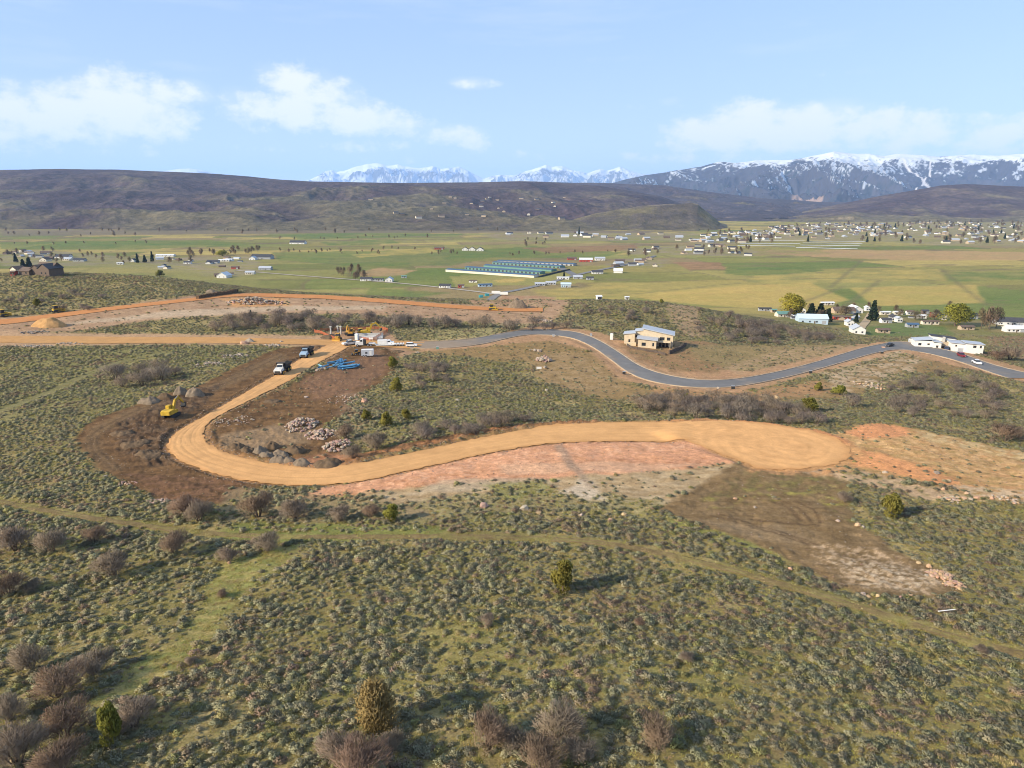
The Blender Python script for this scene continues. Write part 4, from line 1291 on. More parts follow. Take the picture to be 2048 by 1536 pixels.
def sage_mesh(i, m, n=130):
    rs = random.Random(100 + i)
    lob = [(Vector((rs.uniform(-.28, .28), rs.uniform(-.28, .28), rs.uniform(.05, .22))), rs.uniform(.26, .42)) for _ in range(5)]

    def cen(r):
        c, k = r.choice(lob)
        p = dome_pt(r, k, k * 1.05, .6)
        return c * 1.0 + p

    def dr(r, c):
        return (c.x * 1.4 + r.gauss(0, .25), c.y * 1.4 + r.gauss(0, .25), .45 + r.gauss(0, .25))
    return soft(blades(rs, n, cen, dr, (.08, .19), (.018, .045)).mesh('sagebrush', m), .1, .82)


SAGE = [sage_mesh(i, sage_mat, 260) for i in range(5)] + [sage_mesh(7, sage_gr, 240), sage_mesh(8, sage_dk, 240)]


def bare_shrub_mesh(i, m, n=3200, hgt=.85, flat=1.0):
    """leafless many-stemmed scrub one metre across, on stems that fan out of the root"""
    rs = random.Random(200 + i)
    stems = MB()
    lob = []
    for k in range(9):
        a = rs.uniform(0, 6.28); r = rs.uniform(.08, .34)
        p = Vector((math.cos(a) * r, math.sin(a) * r, hgt * rs.uniform(.45, .72)))
        lob.append((p, rs.uniform(.19, .27)))
        stems.tube((p.x * .15, p.y * .15, -.04), p * .55, .014, .009, 4, caps=False)
        stems.tube(p * .55, p, .009, .004, 4, caps=False)
    tw = MB()

    def cen(r):
        c, k = r.choice(lob)
        return c + dome_pt(r, k, k * 1.1, .15) - Vector((0, 0, .10 * r.random() + (.25 * r.random() if r.random() < .35 else 0)))

    def dr(r, c):
        return (c.x * 1.0 + r.gauss(0, .22), c.y * 1.0 + r.gauss(0, .22), .55 + r.gauss(0, .2))
    blades(rs, n, cen, dr, (.06, .17), (.0022, .0055), tw)
    return stems.mesh('stems', bark_mat), soft(tw.mesh('twigs', m), .2, .6)


SHRUB = [bare_shrub_mesh(i, [twig_mat, twig_mat, twig_red, twig_mat, twig_red][i]) for i in range(5)]
twig_gr = leaf_mat('weathered grey twig', (.255, .205, .165), .12)
SHRUB_LO = [bare_shrub_mesh(20 + i, [twig_gr, twig_gr, twig_mat][i], 1300) for i in range(3)]


def crown_tree(i, m, lobes, n, ln, wd, trunk_h, trunk_r, up=.3):
    """tree one metre tall: tapered trunk with limbs and a crown of leaf-sized faces"""
    rs = random.Random(300 + i)
    tk = MB()
    tk.tube((0, 0, -.03), (0, 0, trunk_h), trunk_r, trunk_r * .6, 7)
    for (c, rx, rz) in lobes:
        tk.tube((0, 0, trunk_h * .8), Vector(c) * .92, trunk_r * .5, trunk_r * .15, 5, caps=False)
    cr = MB()

    def cen(r):
        c, rx, rz = r.choice(lobes)
        while True:
            p = Vector((r.uniform(-1, 1), r.uniform(-1, 1), r.uniform(-1, 1)))
            if .45 < p.length < 1:
                break
        return Vector(c) + Vector((p.x * rx, p.y * rx, p.z * rz))

    def dr(r, c):
        return (c.x + r.gauss(0, .25), c.y + r.gauss(0, .25), up + r.gauss(0, .3))
    blades(rs, n, cen, dr, ln, wd, cr)
    return tk.mesh('trunk', bark_mat), soft(cr.mesh('crown', m), .45, .6)


def lob_stack(rs, k, z0, z1, r_lo, r_hi, spread):
    out = []
    for j in range(k):
        t = j / max(k - 1, 1)
        z = z0 + (z1 - z0) * t
        w = r_lo + (r_hi - r_lo) * t
        a = rs.uniform(0, 6.28)
        out.append(((math.cos(a) * spread * (1 - .6 * t), math.sin(a) * spread * (1 - .6 * t), z), w * rs.uniform(.85, 1.15), w * rs.uniform(.8, 1.1)))
    return out


r_ = random.Random(9)
JUN = [crown_tree(i, jun_mat, lob_stack(r_, 13, .26, .82, .24, .15, .24), 2600, (.04, .10), (.009, .024), .3, .035, .5) for i in range(3)]
DULL = crown_tree(5, jun_dk, lob_stack(r_, 14, .20, .78, .34, .24, .10), 5200, (.03, .08), (.005, .014), .3, .03, .6)
CON = [crown_tree(10 + i, con_mat, [((0, 0, .12 + .095 * j), .27 * (1 - j / 10.5) + .02, .08) for j in range(10)], 800, (.05, .13), (.015, .04), .3, .025, -.1) for i in range(2)]
BROAD = {}
for nm, m_ in (('yellow', yel_mat), ('ygreen', ygr_mat)):
    BROAD[nm] = crown_tree(20, m_, lob_stack(r_, 14, .34, .78, .30, .21, .26), 6000, (.02, .05), (.008, .018), .35, .035, .2)
COTT = [crown_tree(30 + i, cot_mat, lob_stack(r_, 10, .3, .82, .24, .15, .18), 700, (.06, .16), (.004, .010), .35, .022, .8) for i in range(3)]


def place_pair(name, label, cat, pr, names, loc, sc_, group=None, rz=None):
    o = thing(name, label, cat, loc, random.uniform(0, 6.28) if rz is None else rz, group, sc_)
    link(names[0], pr[0], o); link(names[1], pr[1], o)
    return o


# ------------------------------------------------------------------ bare shrubs of the near slope, one by one
NEAR_SHRUBS = [
    (33, 1099, 85, 'grey leafless shrub at the left edge, just below the dirt track'), (104, 1104, 72, 'round mauve-grey leafless shrub, second from the left edge below the track'),
    (190, 1088, 52, 'small mauve-grey leafless shrub, third in the row below the track'), (229, 1152, 80, 'round leafless shrub standing alone below the row of three by the track'),
    (348, 1110, 70, 'dark leafless shrub casting a shadow, between the row of three and the grassy swale'), (458, 1124, 50, 'leafless shrub at the head of the grassy swale'),
    (537, 1102, 62, 'leafless shrub touching the lower side of the dirt track'), (375, 1032, 66, 'tall grey shrub at the lower tip of the brown dug ground'),
    (398, 1043, 60, 'grey shrub in front of another at the tip of the brown dug ground'), (18, 1190, 74, 'bushy leafless shrub cut by the left edge, below the shrub row'),
    (62, 1186, 42, 'small reddish shrub beside the bushy one at the left edge'), (62, 1336, 78, 'leafless shrub behind the biggest clump at lower left'),
    (116, 1394, 112, 'biggest rounded leafless shrub at lower left'), (188, 1352, 84, 'reddish leafless shrub overhanging its shadow at lower left'),
    (443, 1195, 26, 'tiny leafless shrub standing in the grassy swale'), (381, 1331, 27, 'tiny leafless shrub beside the lower swale'),
    (268, 1455, 92, 'leafless shrub behind the green juniper in the lower left corner'), (130, 1473, 108, 'wide leafless shrub left of the corner juniper'),
    (35, 1530, 120, 'wide pale shrub filling the lower left corner'), (118, 1550, 110, 'leafless shrub cut by the bottom edge below the corner juniper'),
    (20, 1440, 80, 'leafless shrub on the left edge above the corner'), (680, 1516, 96, 'brown leafless shrub in front of the tall dull tree'),
    (718, 1552, 120, 'pale leafless shrub cut by the bottom edge below the dull tree'), (786, 1502, 60, 'small leafless shrub just right of the dull tree'),
    (975, 1490, 100, 'reddish leafless shrub, left one of the bottom centre thicket'), (1030, 1500, 80, 'leafless shrub in the middle of the bottom centre thicket'),
    (1118, 1480, 112, 'greenish-brown leafless shrub at the right of the bottom centre thicket'), (1080, 1545, 100, 'leafless shrub at the bottom edge under the centre thicket'),
    (1160, 1520, 80, 'leafless shrub with a pale rock below the centre thicket'), (1318, 1500, 92, 'dark reddish leafless shrub alone at bottom right of centre'),
    (1374, 1322, 36, 'dark little leafless shrub in sage above the bottom right'), (976, 1254, 34, 'dark little leafless shrub in the middle of the near slope'),
    (1276, 1254, 26, 'reddish twiggy shrub among sage below the lone juniper'), (1961, 1306, 30, 'small brown shrub beside the track at the right edge'),
    (517, 1034, 72, 'wide grey shrub at the left end below the red pad'), (592, 1036, 66, 'wide grey shrub below the red pad, second from its left end'),
    (680, 1043, 52, 'grey shrub below the red pad, left of the small juniper'), (745, 1036, 42, 'small grey shrub behind the small juniper below the red pad'),
    (752, 898, 56, 'round grey shrub just above the haul road'), (692, 880, 48, 'grey shrub at the end of the pink rock row'), (705, 920, 44, 'grey shrub between dirt heaps and haul road'),
    (1690, 1003, 34, 'grey shrub at the edge of the brown ground by the lone tree'), (2010, 880, 60, 'grey shrub at the right edge above the orange mound'), (2020, 720, 40, 'dark shrub on the bare slope below the white house'),
    (1995, 720, 34, 'dark shrub beside the white house yard')]
for k, (px, py, w, lab) in enumerate(NEAR_SHRUBS):
    p = spot(px, py)
    s = w * mpp(p) * 1.02
    place_pair('bare_shrub', lab, 'shrub', SHRUB[k % 5], ('stems', 'twigs'), p, (s, s, s * random.uniform(.70, .88)))

# thickets farther off
def in_poly_pts(pts, n, rs, tries=40000, gap=0.0):
    P = poly_w(pts); out = []
    lo, hi = P.min(0), P.max(0)
    while len(out) < n and tries > 0:
        tries -= 1
        x = rs.uniform(lo[0], hi[0]); y = rs.uniform(lo[1], hi[1])
        ins = False
        for i in range(len(P)):
            ax, ay = P[i]; bx, by = P[(i + 1) % len(P)]
            if (ay > y) != (by > y) and x < (bx - ax) * (y - ay) / (by - ay) + ax:
                ins = not ins
        if ins and all((x - a) ** 2 + (y - b) ** 2 > gap * gap for a, b in out):
            out.append((x, y))
    return out


rs = random.Random(77)
THICKETS = [
    ([(1270, 812), (1350, 797), (1500, 802), (1620, 832), (1640, 852), (1500, 846), (1400, 842), (1290, 828)], 62, 5.6, 'leafless grey shrub in the thicket just beyond the haul road', 'thicket beyond the haul road'),
    ([(1390, 620), (1500, 645), (1690, 684), (1600, 690), (1480, 686), (1380, 668)], 60, 7.6, 'brown leafless shrub on the ridge behind the plywood house', 'scrub on the ridge behind the plywood house'),
    ([(430, 645), (600, 636), (720, 640), (850, 645), (1000, 656), (1080, 652), (1200, 655), (1230, 648), (1120, 661), (1000, 663), (800, 660), (600, 664), (400, 666)], 56, 8.4, 'dark leafless shrub in the hedge-like belt below the far terrace', 'scrub belt below the far terrace'),
    ([(815, 738), (900, 732), (905, 772), (840, 782)], 13, 5.8, 'grey shrub in the clump beside the two junipers', 'clump beside the two junipers'),
    ([(225, 752), (330, 738), (365, 752), (300, 776), (240, 776)], 12, 8.0, 'tall grey shrub in the clump above the brown haul track', 'clump above the brown haul track'),
    ([(1650, 800), (1900, 745), (2048, 790), (2048, 880), (1900, 850), (1750, 830)], 30, 5.6, 'scattered grey shrub on the slope below the white house', 'shrubs on the slope below the white house'),
    ([(830, 866), (960, 848), (1050, 835), (1060, 850), (940, 874), (850, 888)], 16, 4.8, 'grey shrub along the upper edge of the haul road', 'shrubs along the haul road edge'),
    ([(1120, 615), (1330, 625), (1350, 650), (1240, 645), (1150, 640)], 14, 5.0, 'grey shrub on the green ridge above the paved road', 'shrubs on the ridge above the paved road'),
    ([(0, 600), (150, 590), (280, 592), (200, 622), (0, 632)], 14, 5.5, 'dark shrub on the sagebrush bench at the far left', 'shrubs on the far left bench')]
for poly, n, size, lab, grp in THICKETS:
    for (x, y) in in_poly_pts(poly, n, rs, gap=size * .42):
        s = size * rs.uniform(.7, 1.25)
        z = g1(x, y)
        pr = rs.choice(SHRUB_LO)
        o = thing('bare_shrub', lab, 'shrub', (x, y, z), rs.uniform(0, 6.28), grp, (s, s, s * rs.uniform(.6, .85)))
        link('stems', pr[0], o); link('twigs', pr[1], o)

# ------------------------------------------------------------------ junipers and other single trees
TREES = [
    (1780, 1033, 46, 40, 'JUN', 'round bright green tree with a bare trunk in sage, right of the brown ground'), (1126, 1184, 64, 46, 'JUN', 'lone green juniper in the middle of the near sagebrush slope'),
    (752, 1456, 92, 84, 'DULL', 'tall dull olive tree with a long shadow at bottom left of centre'), (223, 1488, 72, 44, 'JUN', 'green juniper standing in the lower left corner shrubs'),
    (784, 1044, 34, 32, 'JUN', 'small green juniper at the foot of the red pad'), (785, 737, 24, 20, 'JUN', 'dark round juniper near the parked trailer, farther of two'),
    (793, 784, 30, 22, 'JUN', 'juniper at the head of the sage patch, nearer of two'), (773, 852, 30, 22, 'JUN', 'green juniper in the sage above the haul road, middle of three'),
    (812, 838, 22, 18, 'JUN', 'small juniper at the right of three above the haul road'), (733, 842, 22, 18, 'JUN', 'faint small juniper at the left of three above the haul road'),
    (1616, 824, 30, 34, 'JUN', 'broad bright green bush at the right end of the thicket'), (1637, 780, 18, 16, 'JUN', 'small dark juniper on the verge below the paved road'),
    (1679, 789, 20, 28, 'JUN', 'rounded green bush next to the small juniper below the paved road'), (1372, 800, 14, 12, 'JUN', 'tiny green juniper behind the left of the thicket'),
    (1900, 765, 14, 12, 'JUN', 'little green juniper below the white house'), (2004, 790, 12, 12, 'JUN', 'little green bush near the right edge below the road'),
    (320, 553, 14, 16, 'JUN', 'round dark tree alone on the far left bench'), (502, 634, 14, 10, 'CON', 'little dark conifer in front of the rubble heap'), (75, 612, 16, 14, 'JUN', 'dark juniper on the left bench among sage'),
    (1323, 606, 9, 8, 'JUN', 'tiny green tree on the ridge skyline'), (1199, 597, 7, 8, 'JUN', 'tiny round bush at the ridge top'),
    (1580, 630, 44, 38, 'yellow', 'yellow willow at the left of the settlement'), (1592, 630, 32, 30, 'CON', 'dark tree against the yellow willow'), (1910, 652, 48, 38, 'ygreen', 'rounded yellow-green willow by the settlement sheds'),
    (1622, 634, 26, 24, 'CON', 'dark conifer left of three behind the blue-roofed barn'), (1640, 632, 24, 26, 'CON', 'dark conifer in the middle of three behind the blue-roofed barn'), (1656, 644, 26, 18, 'CON', 'dark conifer at the right of three behind the blue-roofed barn'),
    (1745, 641, 38, 24, 'CON', 'tall dark spruce at the drive in the settlement'), (1712, 645, 18, 12, 'CON', 'dark small conifer left of the settlement drive'), (1925, 640, 30, 18, 'CON', 'dark tree behind the yellow-green willow'),
    (1962, 658, 44, 22, 'COTT', 'tall bare cottonwood, left of the bare group in the settlement'), (1978, 660, 50, 24, 'COTT', 'tall bare cottonwood in the middle of the bare settlement group'), (1992, 656, 44, 22, 'COTT', 'tall bare cottonwood at the right of the bare settlement group'),
    (1638, 640, 22, 12, 'COTT', 'slim bare tree between the barn conifers'), (1690, 632, 22, 26, 'COTT', 'bare reddish tree over the brown-roofed house'), (1830, 640, 20, 20, 'COTT', 'bare tree amid the settlement trailers'), (1868, 640, 22, 24, 'COTT', 'bare tree left of the yellow-green willow'),
    (1800, 634, 18, 14, 'COTT', 'small bare tree behind the white gables'), (48, 542, 22, 16, 'CON', 'dark spruce left of the brown house'), (60, 541, 24, 18, 'CON', 'dark spruce touching the brown house, nearer one'), (32, 525, 18, 10, 'CON', 'dark narrow spruce behind the brown house'),
    (275, 526, 18, 8, 'CON', 'narrow dark spruce, first in the left settlement row'), (305, 524, 20, 9, 'CON', 'narrow dark spruce, second in the left settlement row'), (290, 525, 14, 10, 'CON', 'small dark spruce between the pair in the left settlement'),
    (445, 512, 12, 16, 'ygreen', 'yellow-green tree in the left settlement'), (1158, 470, 16, 5, 'CON', 'tall thin dark spruce far out by the tan barn'), (1128, 556, 14, 6, 'CON', 'dark thin tree by the white farmhouse on the valley road')]
for k, (px, py, h, w, kind, lab) in enumerate(TREES):
    p = spot(px, py)
    m = mpp(p)
    sz = h * m / math.cos(math.atan2(CZ - p.z, p.y)); sx = w * m / (.72 if kind in ('JUN', 'DULL') else .6)
    pr = {'JUN': JUN[k % 3], 'DULL': DULL, 'CON': CON[k % 2], 'yellow': BROAD['yellow'], 'ygreen': BROAD['ygreen'], 'COTT': COTT[k % 3]}[kind]
    nm = {'JUN': 'juniper_tree', 'DULL': 'juniper_tree', 'CON': 'spruce_tree', 'yellow': 'willow_tree', 'ygreen': 'willow_tree', 'COTT': 'bare_tree'}[kind]
    place_pair(nm, lab, 'tree', pr, ('trunk', 'crown'), p, (sx, sx, sz))

# ------------------------------------------------------------------ sagebrush: the nearest as single bushes, the rest as ground cover
def field_pts(n, seed, ymin, ymax, dens_grid, umax=1.0):
    """even per square metre of land, thinned by a density map"""
    g = np.random.default_rng(seed)
    y = np.sqrt(g.uniform(ymin ** 2, ymax ** 2, n)); u = g.uniform(-umax, umax, n)
    x = u * y
    keep = g.uniform(0, 1, n) < gz(x, y, dens_grid)
    return x[keep], y[keep]


def per_m2(d, y0, y1, umax=1.0):
    return int(d * umax * (y1 ** 2 - y0 ** 2))


def add_pts(bands, seed, dens_grid):
    xs, ys, ss = [], [], []
    for i, (y0, y1, d, s0, s1) in enumerate(bands):
        x, y = field_pts(per_m2(d, y0, y1), seed + i, y0, y1, dens_grid)
        g = np.random.default_rng(seed + 100 + i)
        xs.append(x); ys.append(y); ss.append(s0 + (s1 - s0) * g.uniform(0, 1, len(x)) ** 2.0)
    return np.concatenate(xs), np.concatenate(ys), np.concatenate(ss)


def scatter(name, label, x, y, s, protos, weights, sink=.05, zs=(.75, 1.1), kind='stuff', patchy=False):
    n = len(x)
    z = gz(x, y) - sink
    g = np.random.default_rng(n)
    me = bpy.data.meshes.new(name)
    me.vertices.add(n)
    me.vertices.foreach_set('co', np.stack([x, y, z], 1).astype(np.float32).ravel())
    rot = me.attributes.new('rot', 'FLOAT_VECTOR', 'POINT')
    rv = np.zeros((n, 3), np.float32); rv[:, 2] = g.uniform(0, 6.283, n); rv[:, :2] = g.normal(0, .08, (n, 2))
    rot.data.foreach_set('vector', rv.ravel())
    scl = me.attributes.new('scl', 'FLOAT_VECTOR', 'POINT')
    sv = np.stack([s, s * g.uniform(.85, 1.15, n), s * g.uniform(zs[0], zs[1], n)], 1).astype(np.float32)
    scl.data.foreach_set('vector', sv.ravel())
    idx = me.attributes.new('kindex', 'INT', 'POINT')
    kk = g.choice(len(protos), n, p=np.array(weights) / sum(weights))
    if patchy:                                     # stands of dead brush and of greener rabbitbrush
        pn = fbm(x / 13 + 21, y / 13, 4) + g.normal(0, .16, n)
        kk = np.where(pn > .34, len(protos) - 1, np.where(pn < -.40, len(protos) - 2, kk))
    idx.data.foreach_set('value', kk.astype(np.int32))
    o = link(name, me)
    col = bpy.data.collections.new(name + ' kinds')
    for i, pm in enumerate(protos):
        po = bpy.data.objects.new('%02d_%s' % (i, name), pm)
        col.objects.link(po)
    ng = bpy.data.node_groups.new(name, 'GeometryNodeTree')
    ng.interface.new_socket('Geometry', in_out='INPUT', socket_type='NodeSocketGeometry')
    ng.interface.new_socket('Geometry', in_out='OUTPUT', socket_type='NodeSocketGeometry')
    N, L = ng.nodes, ng.links
    gi, go = N.new('NodeGroupInput'), N.new('NodeGroupOutput')
    ci = N.new('GeometryNodeCollectionInfo'); ci.inputs['Collection'].default_value = col
    ci.inputs['Separate Children'].default_value = True; ci.inputs['Reset Children'].default_value = True
    ip = N.new('GeometryNodeInstanceOnPoints'); ip.inputs['Pick Instance'].default_value = True

    def attr(nm, t):
        a = N.new('GeometryNodeInputNamedAttribute'); a.data_type = t; a.inputs['Name'].default_value = nm
        return a.outputs['Attribute']
    L.new(gi.outputs[0], ip.inputs['Points']); L.new(ci.outputs[0], ip.inputs['Instance'])
    L.new(attr('kindex', 'INT'), ip.inputs['Instance Index'])
    L.new(attr('rot', 'FLOAT_VECTOR'), ip.inputs['Rotation']); L.new(attr('scl', 'FLOAT_VECTOR'), ip.inputs['Scale'])
    L.new(ip.outputs[0], go.inputs[0])
    md = o.modifiers.new('scatter', 'NODES'); md.node_group = ng
    tag(o, label, None, kind=kind)
    return o


sx_, sy_, ss_ = add_pts([(30, 130, 4.4, .28, 1.2), (130, 220, 2.4, .40, 1.15), (220, 330, 1.2, .55, 1.35), (330, 520, .55, .8, 1.8)], 1, sage)
# patches of low and of tall brush
ss_ *= np.clip(1 + .55 * fbm(sx_ / 9, sy_ / 9, 4), .55, 1.6)
pu = sx_ / sy_
tz = gz(sx_, sy_)
prow = 768 - F_PX * ((tz - CZ) * CP + sy_ * SP) / (sy_ * CP - (tz - CZ) * SP)
pcol = 1024 + F_PX * sx_ / (sy_ * CP - (tz - CZ) * SP)
vis = (prow < 1525) & (pcol > 10) & (pcol < 2038)
order = np.argsort(np.where(vis, -(ss_ / np.hypot(sy_, 42)), 9))
single = order[:290]
mask = np.ones(len(sx_), bool); mask[single] = False
g_ = np.random.default_rng(4)
for i in single:
    z = g1(sx_[i], sy_[i]) - .05
    s = ss_[i]
    kind = g_.choice(7, p=[.17, .17, .17, .15, .14, .12, .08])
    o = link('sagebrush', SAGE[kind], None, (sx_[i], sy_[i], z), g_.uniform(0, 6.28), (s, s, s * g_.uniform(.6, .95)))
    tag(o, 'grey-green sagebrush among the largest on the nearest part of the slope', 'sagebrush', 'large sagebrush of the near slope')
scatter('sagebrush_cover', 'grey-green sagebrush covering the slopes and the bench', sx_[mask], sy_[mask], ss_[mask], SAGE, [.17, .17, .17, .15, .14, .11, .09], zs=(.5, 1.0), patchy=True)


# grass tufts between them
def tuft_mesh(i, m):
    rs = random.Random(400 + i)
    return blades(rs, 26, lambda r: (r.gauss(0, .22), r.gauss(0, .22), .10), lambda r, c: (c[0] * 1.2 + r.gauss(0, .3), c[1] * 1.2 + r.gauss(0, .3), 1), (.16, .34), (.012, .035), tri=True).mesh('grass_tuft', m)


TUFT = [tuft_mesh(0, grass_mat), tuft_mesh(1, grass_mat), tuft_mesh(2, straw_mat)]
grassy = np.clip(1 - loose * 2, 0, 1) * sstep(.10, .20, soil[..., 1]) * (soil[..., 0] < .30) * (soil[..., 1] > soil[..., 0] * .74)
gx_, gy_, gs_ = add_pts([(30, 90, 5.0, .45, 1.2), (90, 150, 2.0, .6, 1.5), (150, 260, .3, .9, 2.0)], 50, grassy)
scatter('grass', 'low green and straw-coloured bunch grass between the sagebrush', gx_, gy_, gs_, TUFT, [.4, .35, .25], sink=.02, zs=(.5, 1.0))
# ------------------------------------------------------------------ shared paints
WHITE = paint('white paint', (.66, .645, .61), .6, .3, var=.05)
CREAM = paint('cream siding', (.62, .56, .45), .7, var=.06)
TANW = paint('tan siding', (.42, .33, .23), .8, var=.08)
BROWNW = paint('brown siding', (.13, .095, .072), .8, var=.1)
REDW = paint('barn red', (.36, .07, .05), .8, var=.1)
BLUEW = paint('pale blue siding', (.42, .52, .60), .7, var=.06)
GREYW = paint('grey siding', (.34, .35, .36), .75, var=.08)
DKROOF = paint('charcoal shingle', (.060, .060, .066), .9, var=.15, scale=.6)
BRROOF = paint('brown shingle', (.13, .095, .075), .9, var=.15, scale=.6)
GRROOF = paint('grey roof sheet', (.40, .42, .45), .5, .4, var=.08, scale=.5)
BLROOF = paint('blue metal roof', (.065, .115, .19), .7, .2, var=.07, scale=.3)
LBROOF = paint('pale blue metal roof', (.50, .62, .72), .45, .4, var=.05, scale=.3)
GNROOF = paint('green metal roof', (.12, .24, .20), .5, .4, var=.08, scale=.3)
WHROOF = paint('white metal roof', (.62, .62, .62), .5, .4, var=.04, scale=.3)
GLASS = paint('dark window glass', (.025, .030, .038), .15, .6, var=.02)
PLY = paint('raw plywood', (.53, .43, .30), .8, var=.10, scale=.7)
LUMB = paint('pale lumber', (.62, .50, .33), .8, var=.08)
BLACK = paint('black rubber', (.018, .018, .019), .85, .2, var=.1)
STEEL = paint('grey steel', (.30, .30, .31), .5, .4, var=.1)
CATY = paint('machine yellow', (.46, .295, .03), .65, .25, var=.28, scale=1.1)
CATO = paint('machine amber', (.48, .25, .04), .6, .3, var=.28, scale=1.1)
DARK = paint('dark machinery', (.035, .034, .033), .7, .3, var=.2)
CONC = paint('pale concrete', (.45, .43, .39), .9, var=.1)
ORNG = paint('orange safety netting', (.46, .13, .06), .7, .2, var=.12)
PIPE = paint('blue pipe plastic', (.09, .27, .43), .4, .4, var=.1)
PIPE2 = paint('faded blue pipe plastic', (.22, .41, .50), .45, .4, var=.1)
CARW = paint('white car paint', (.74, .74, .73), .3, .5, var=.03)
CARK = paint('black car paint', (.015, .015, .017), .3, .5, var=.05)
CARR = paint('dark red car paint', (.20, .012, .016), .3, .5, var=.05)
CARB = paint('dark blue car paint', (.03, .05, .11), .3, .5, var=.05)
SILV = paint('silver paint', (.50, .53, .57), .35, .5, metal=.2, var=.05)
BLGR = paint('blue-grey truck paint', (.28, .38, .48), .4, .5, var=.08)
DIRTY = paint('pale dusty truck paint', (.56, .54, .50), .5, .4, var=.15)
EARTHM = paint('dark loose earth', (.125, .085, .052), .95, .05, var=.3, scale=.9, bump=.9, bscale=1.6)
EARTHG = paint('grey-brown loose earth', (.185, .142, .10), .95, .05, var=.25, scale=.9, bump=.9, bscale=1.6)
EARTHO = paint('orange loose earth', (.42, .24, .10), .95, .05, var=.2, scale=.5, bump=.8, bscale=1.2)
STONEG = paint('pale grey stone', (.28, .23, .185), .9, .1, var=.25, scale=1.5, vary=.2, bump=.6, bscale=3)
STONEO = paint('orange sandstone', (.42, .275, .165), .9, .1, var=.25, scale=1.5, vary=.2, bump=.6, bscale=3)
STONEP = paint('pinkish stone', (.385, .255, .195), .9, .1, var=.25, scale=1.5, vary=.25, bump=.6, bscale=3)
STONEW = paint('whitish stone', (.37, .295, .225), .9, .1, var=.2, scale=1.5, vary=.15, bump=.6, bscale=3)


def rz_to(a, b):
    """turn that points a thing's front from spot a to spot b"""
    return math.atan2(b[1] - a[1], b[0] - a[0])


# ------------------------------------------------------------------ rocks
def rock_mesh(i, m):
    rs_ = random.Random(600 + i)
    b = MB()
    phi = (1 + 5 ** .5) / 2
    vs = [(-1, phi, 0), (1, phi, 0), (-1, -phi, 0), (1, -phi, 0), (0, -1, phi), (0, 1, phi), (0, -1, -phi), (0, 1, -phi), (phi, 0, -1), (phi, 0, 1), (-phi, 0, -1), (-phi, 0, 1)]
    k = [rs_.uniform(.6, 1.05) for _ in vs]
    sx, sy, sz = rs_.uniform(.8, 1.2), rs_.uniform(.75, 1.1), rs_.uniform(.55, .9)
    vs = [(x * q * .28 * sx, y * q * .28 * sy, z * q * .28 * sz + .18) for (x, y, z), q in zip(vs, k)]
    b.add(vs, [(0, 11, 5), (0, 5, 1), (0, 1, 7), (0, 7, 10), (0, 10, 11), (1, 5, 9), (5, 11, 4), (11, 10, 2), (10, 7, 6), (7, 1, 8), (3, 9, 4), (3, 4, 2), (3, 2, 6), (3, 6, 8), (3, 8, 9), (4, 9, 5), (2, 4, 11), (6, 2, 10), (8, 6, 7), (9, 8, 1)])
    return b.mesh('rock', m)


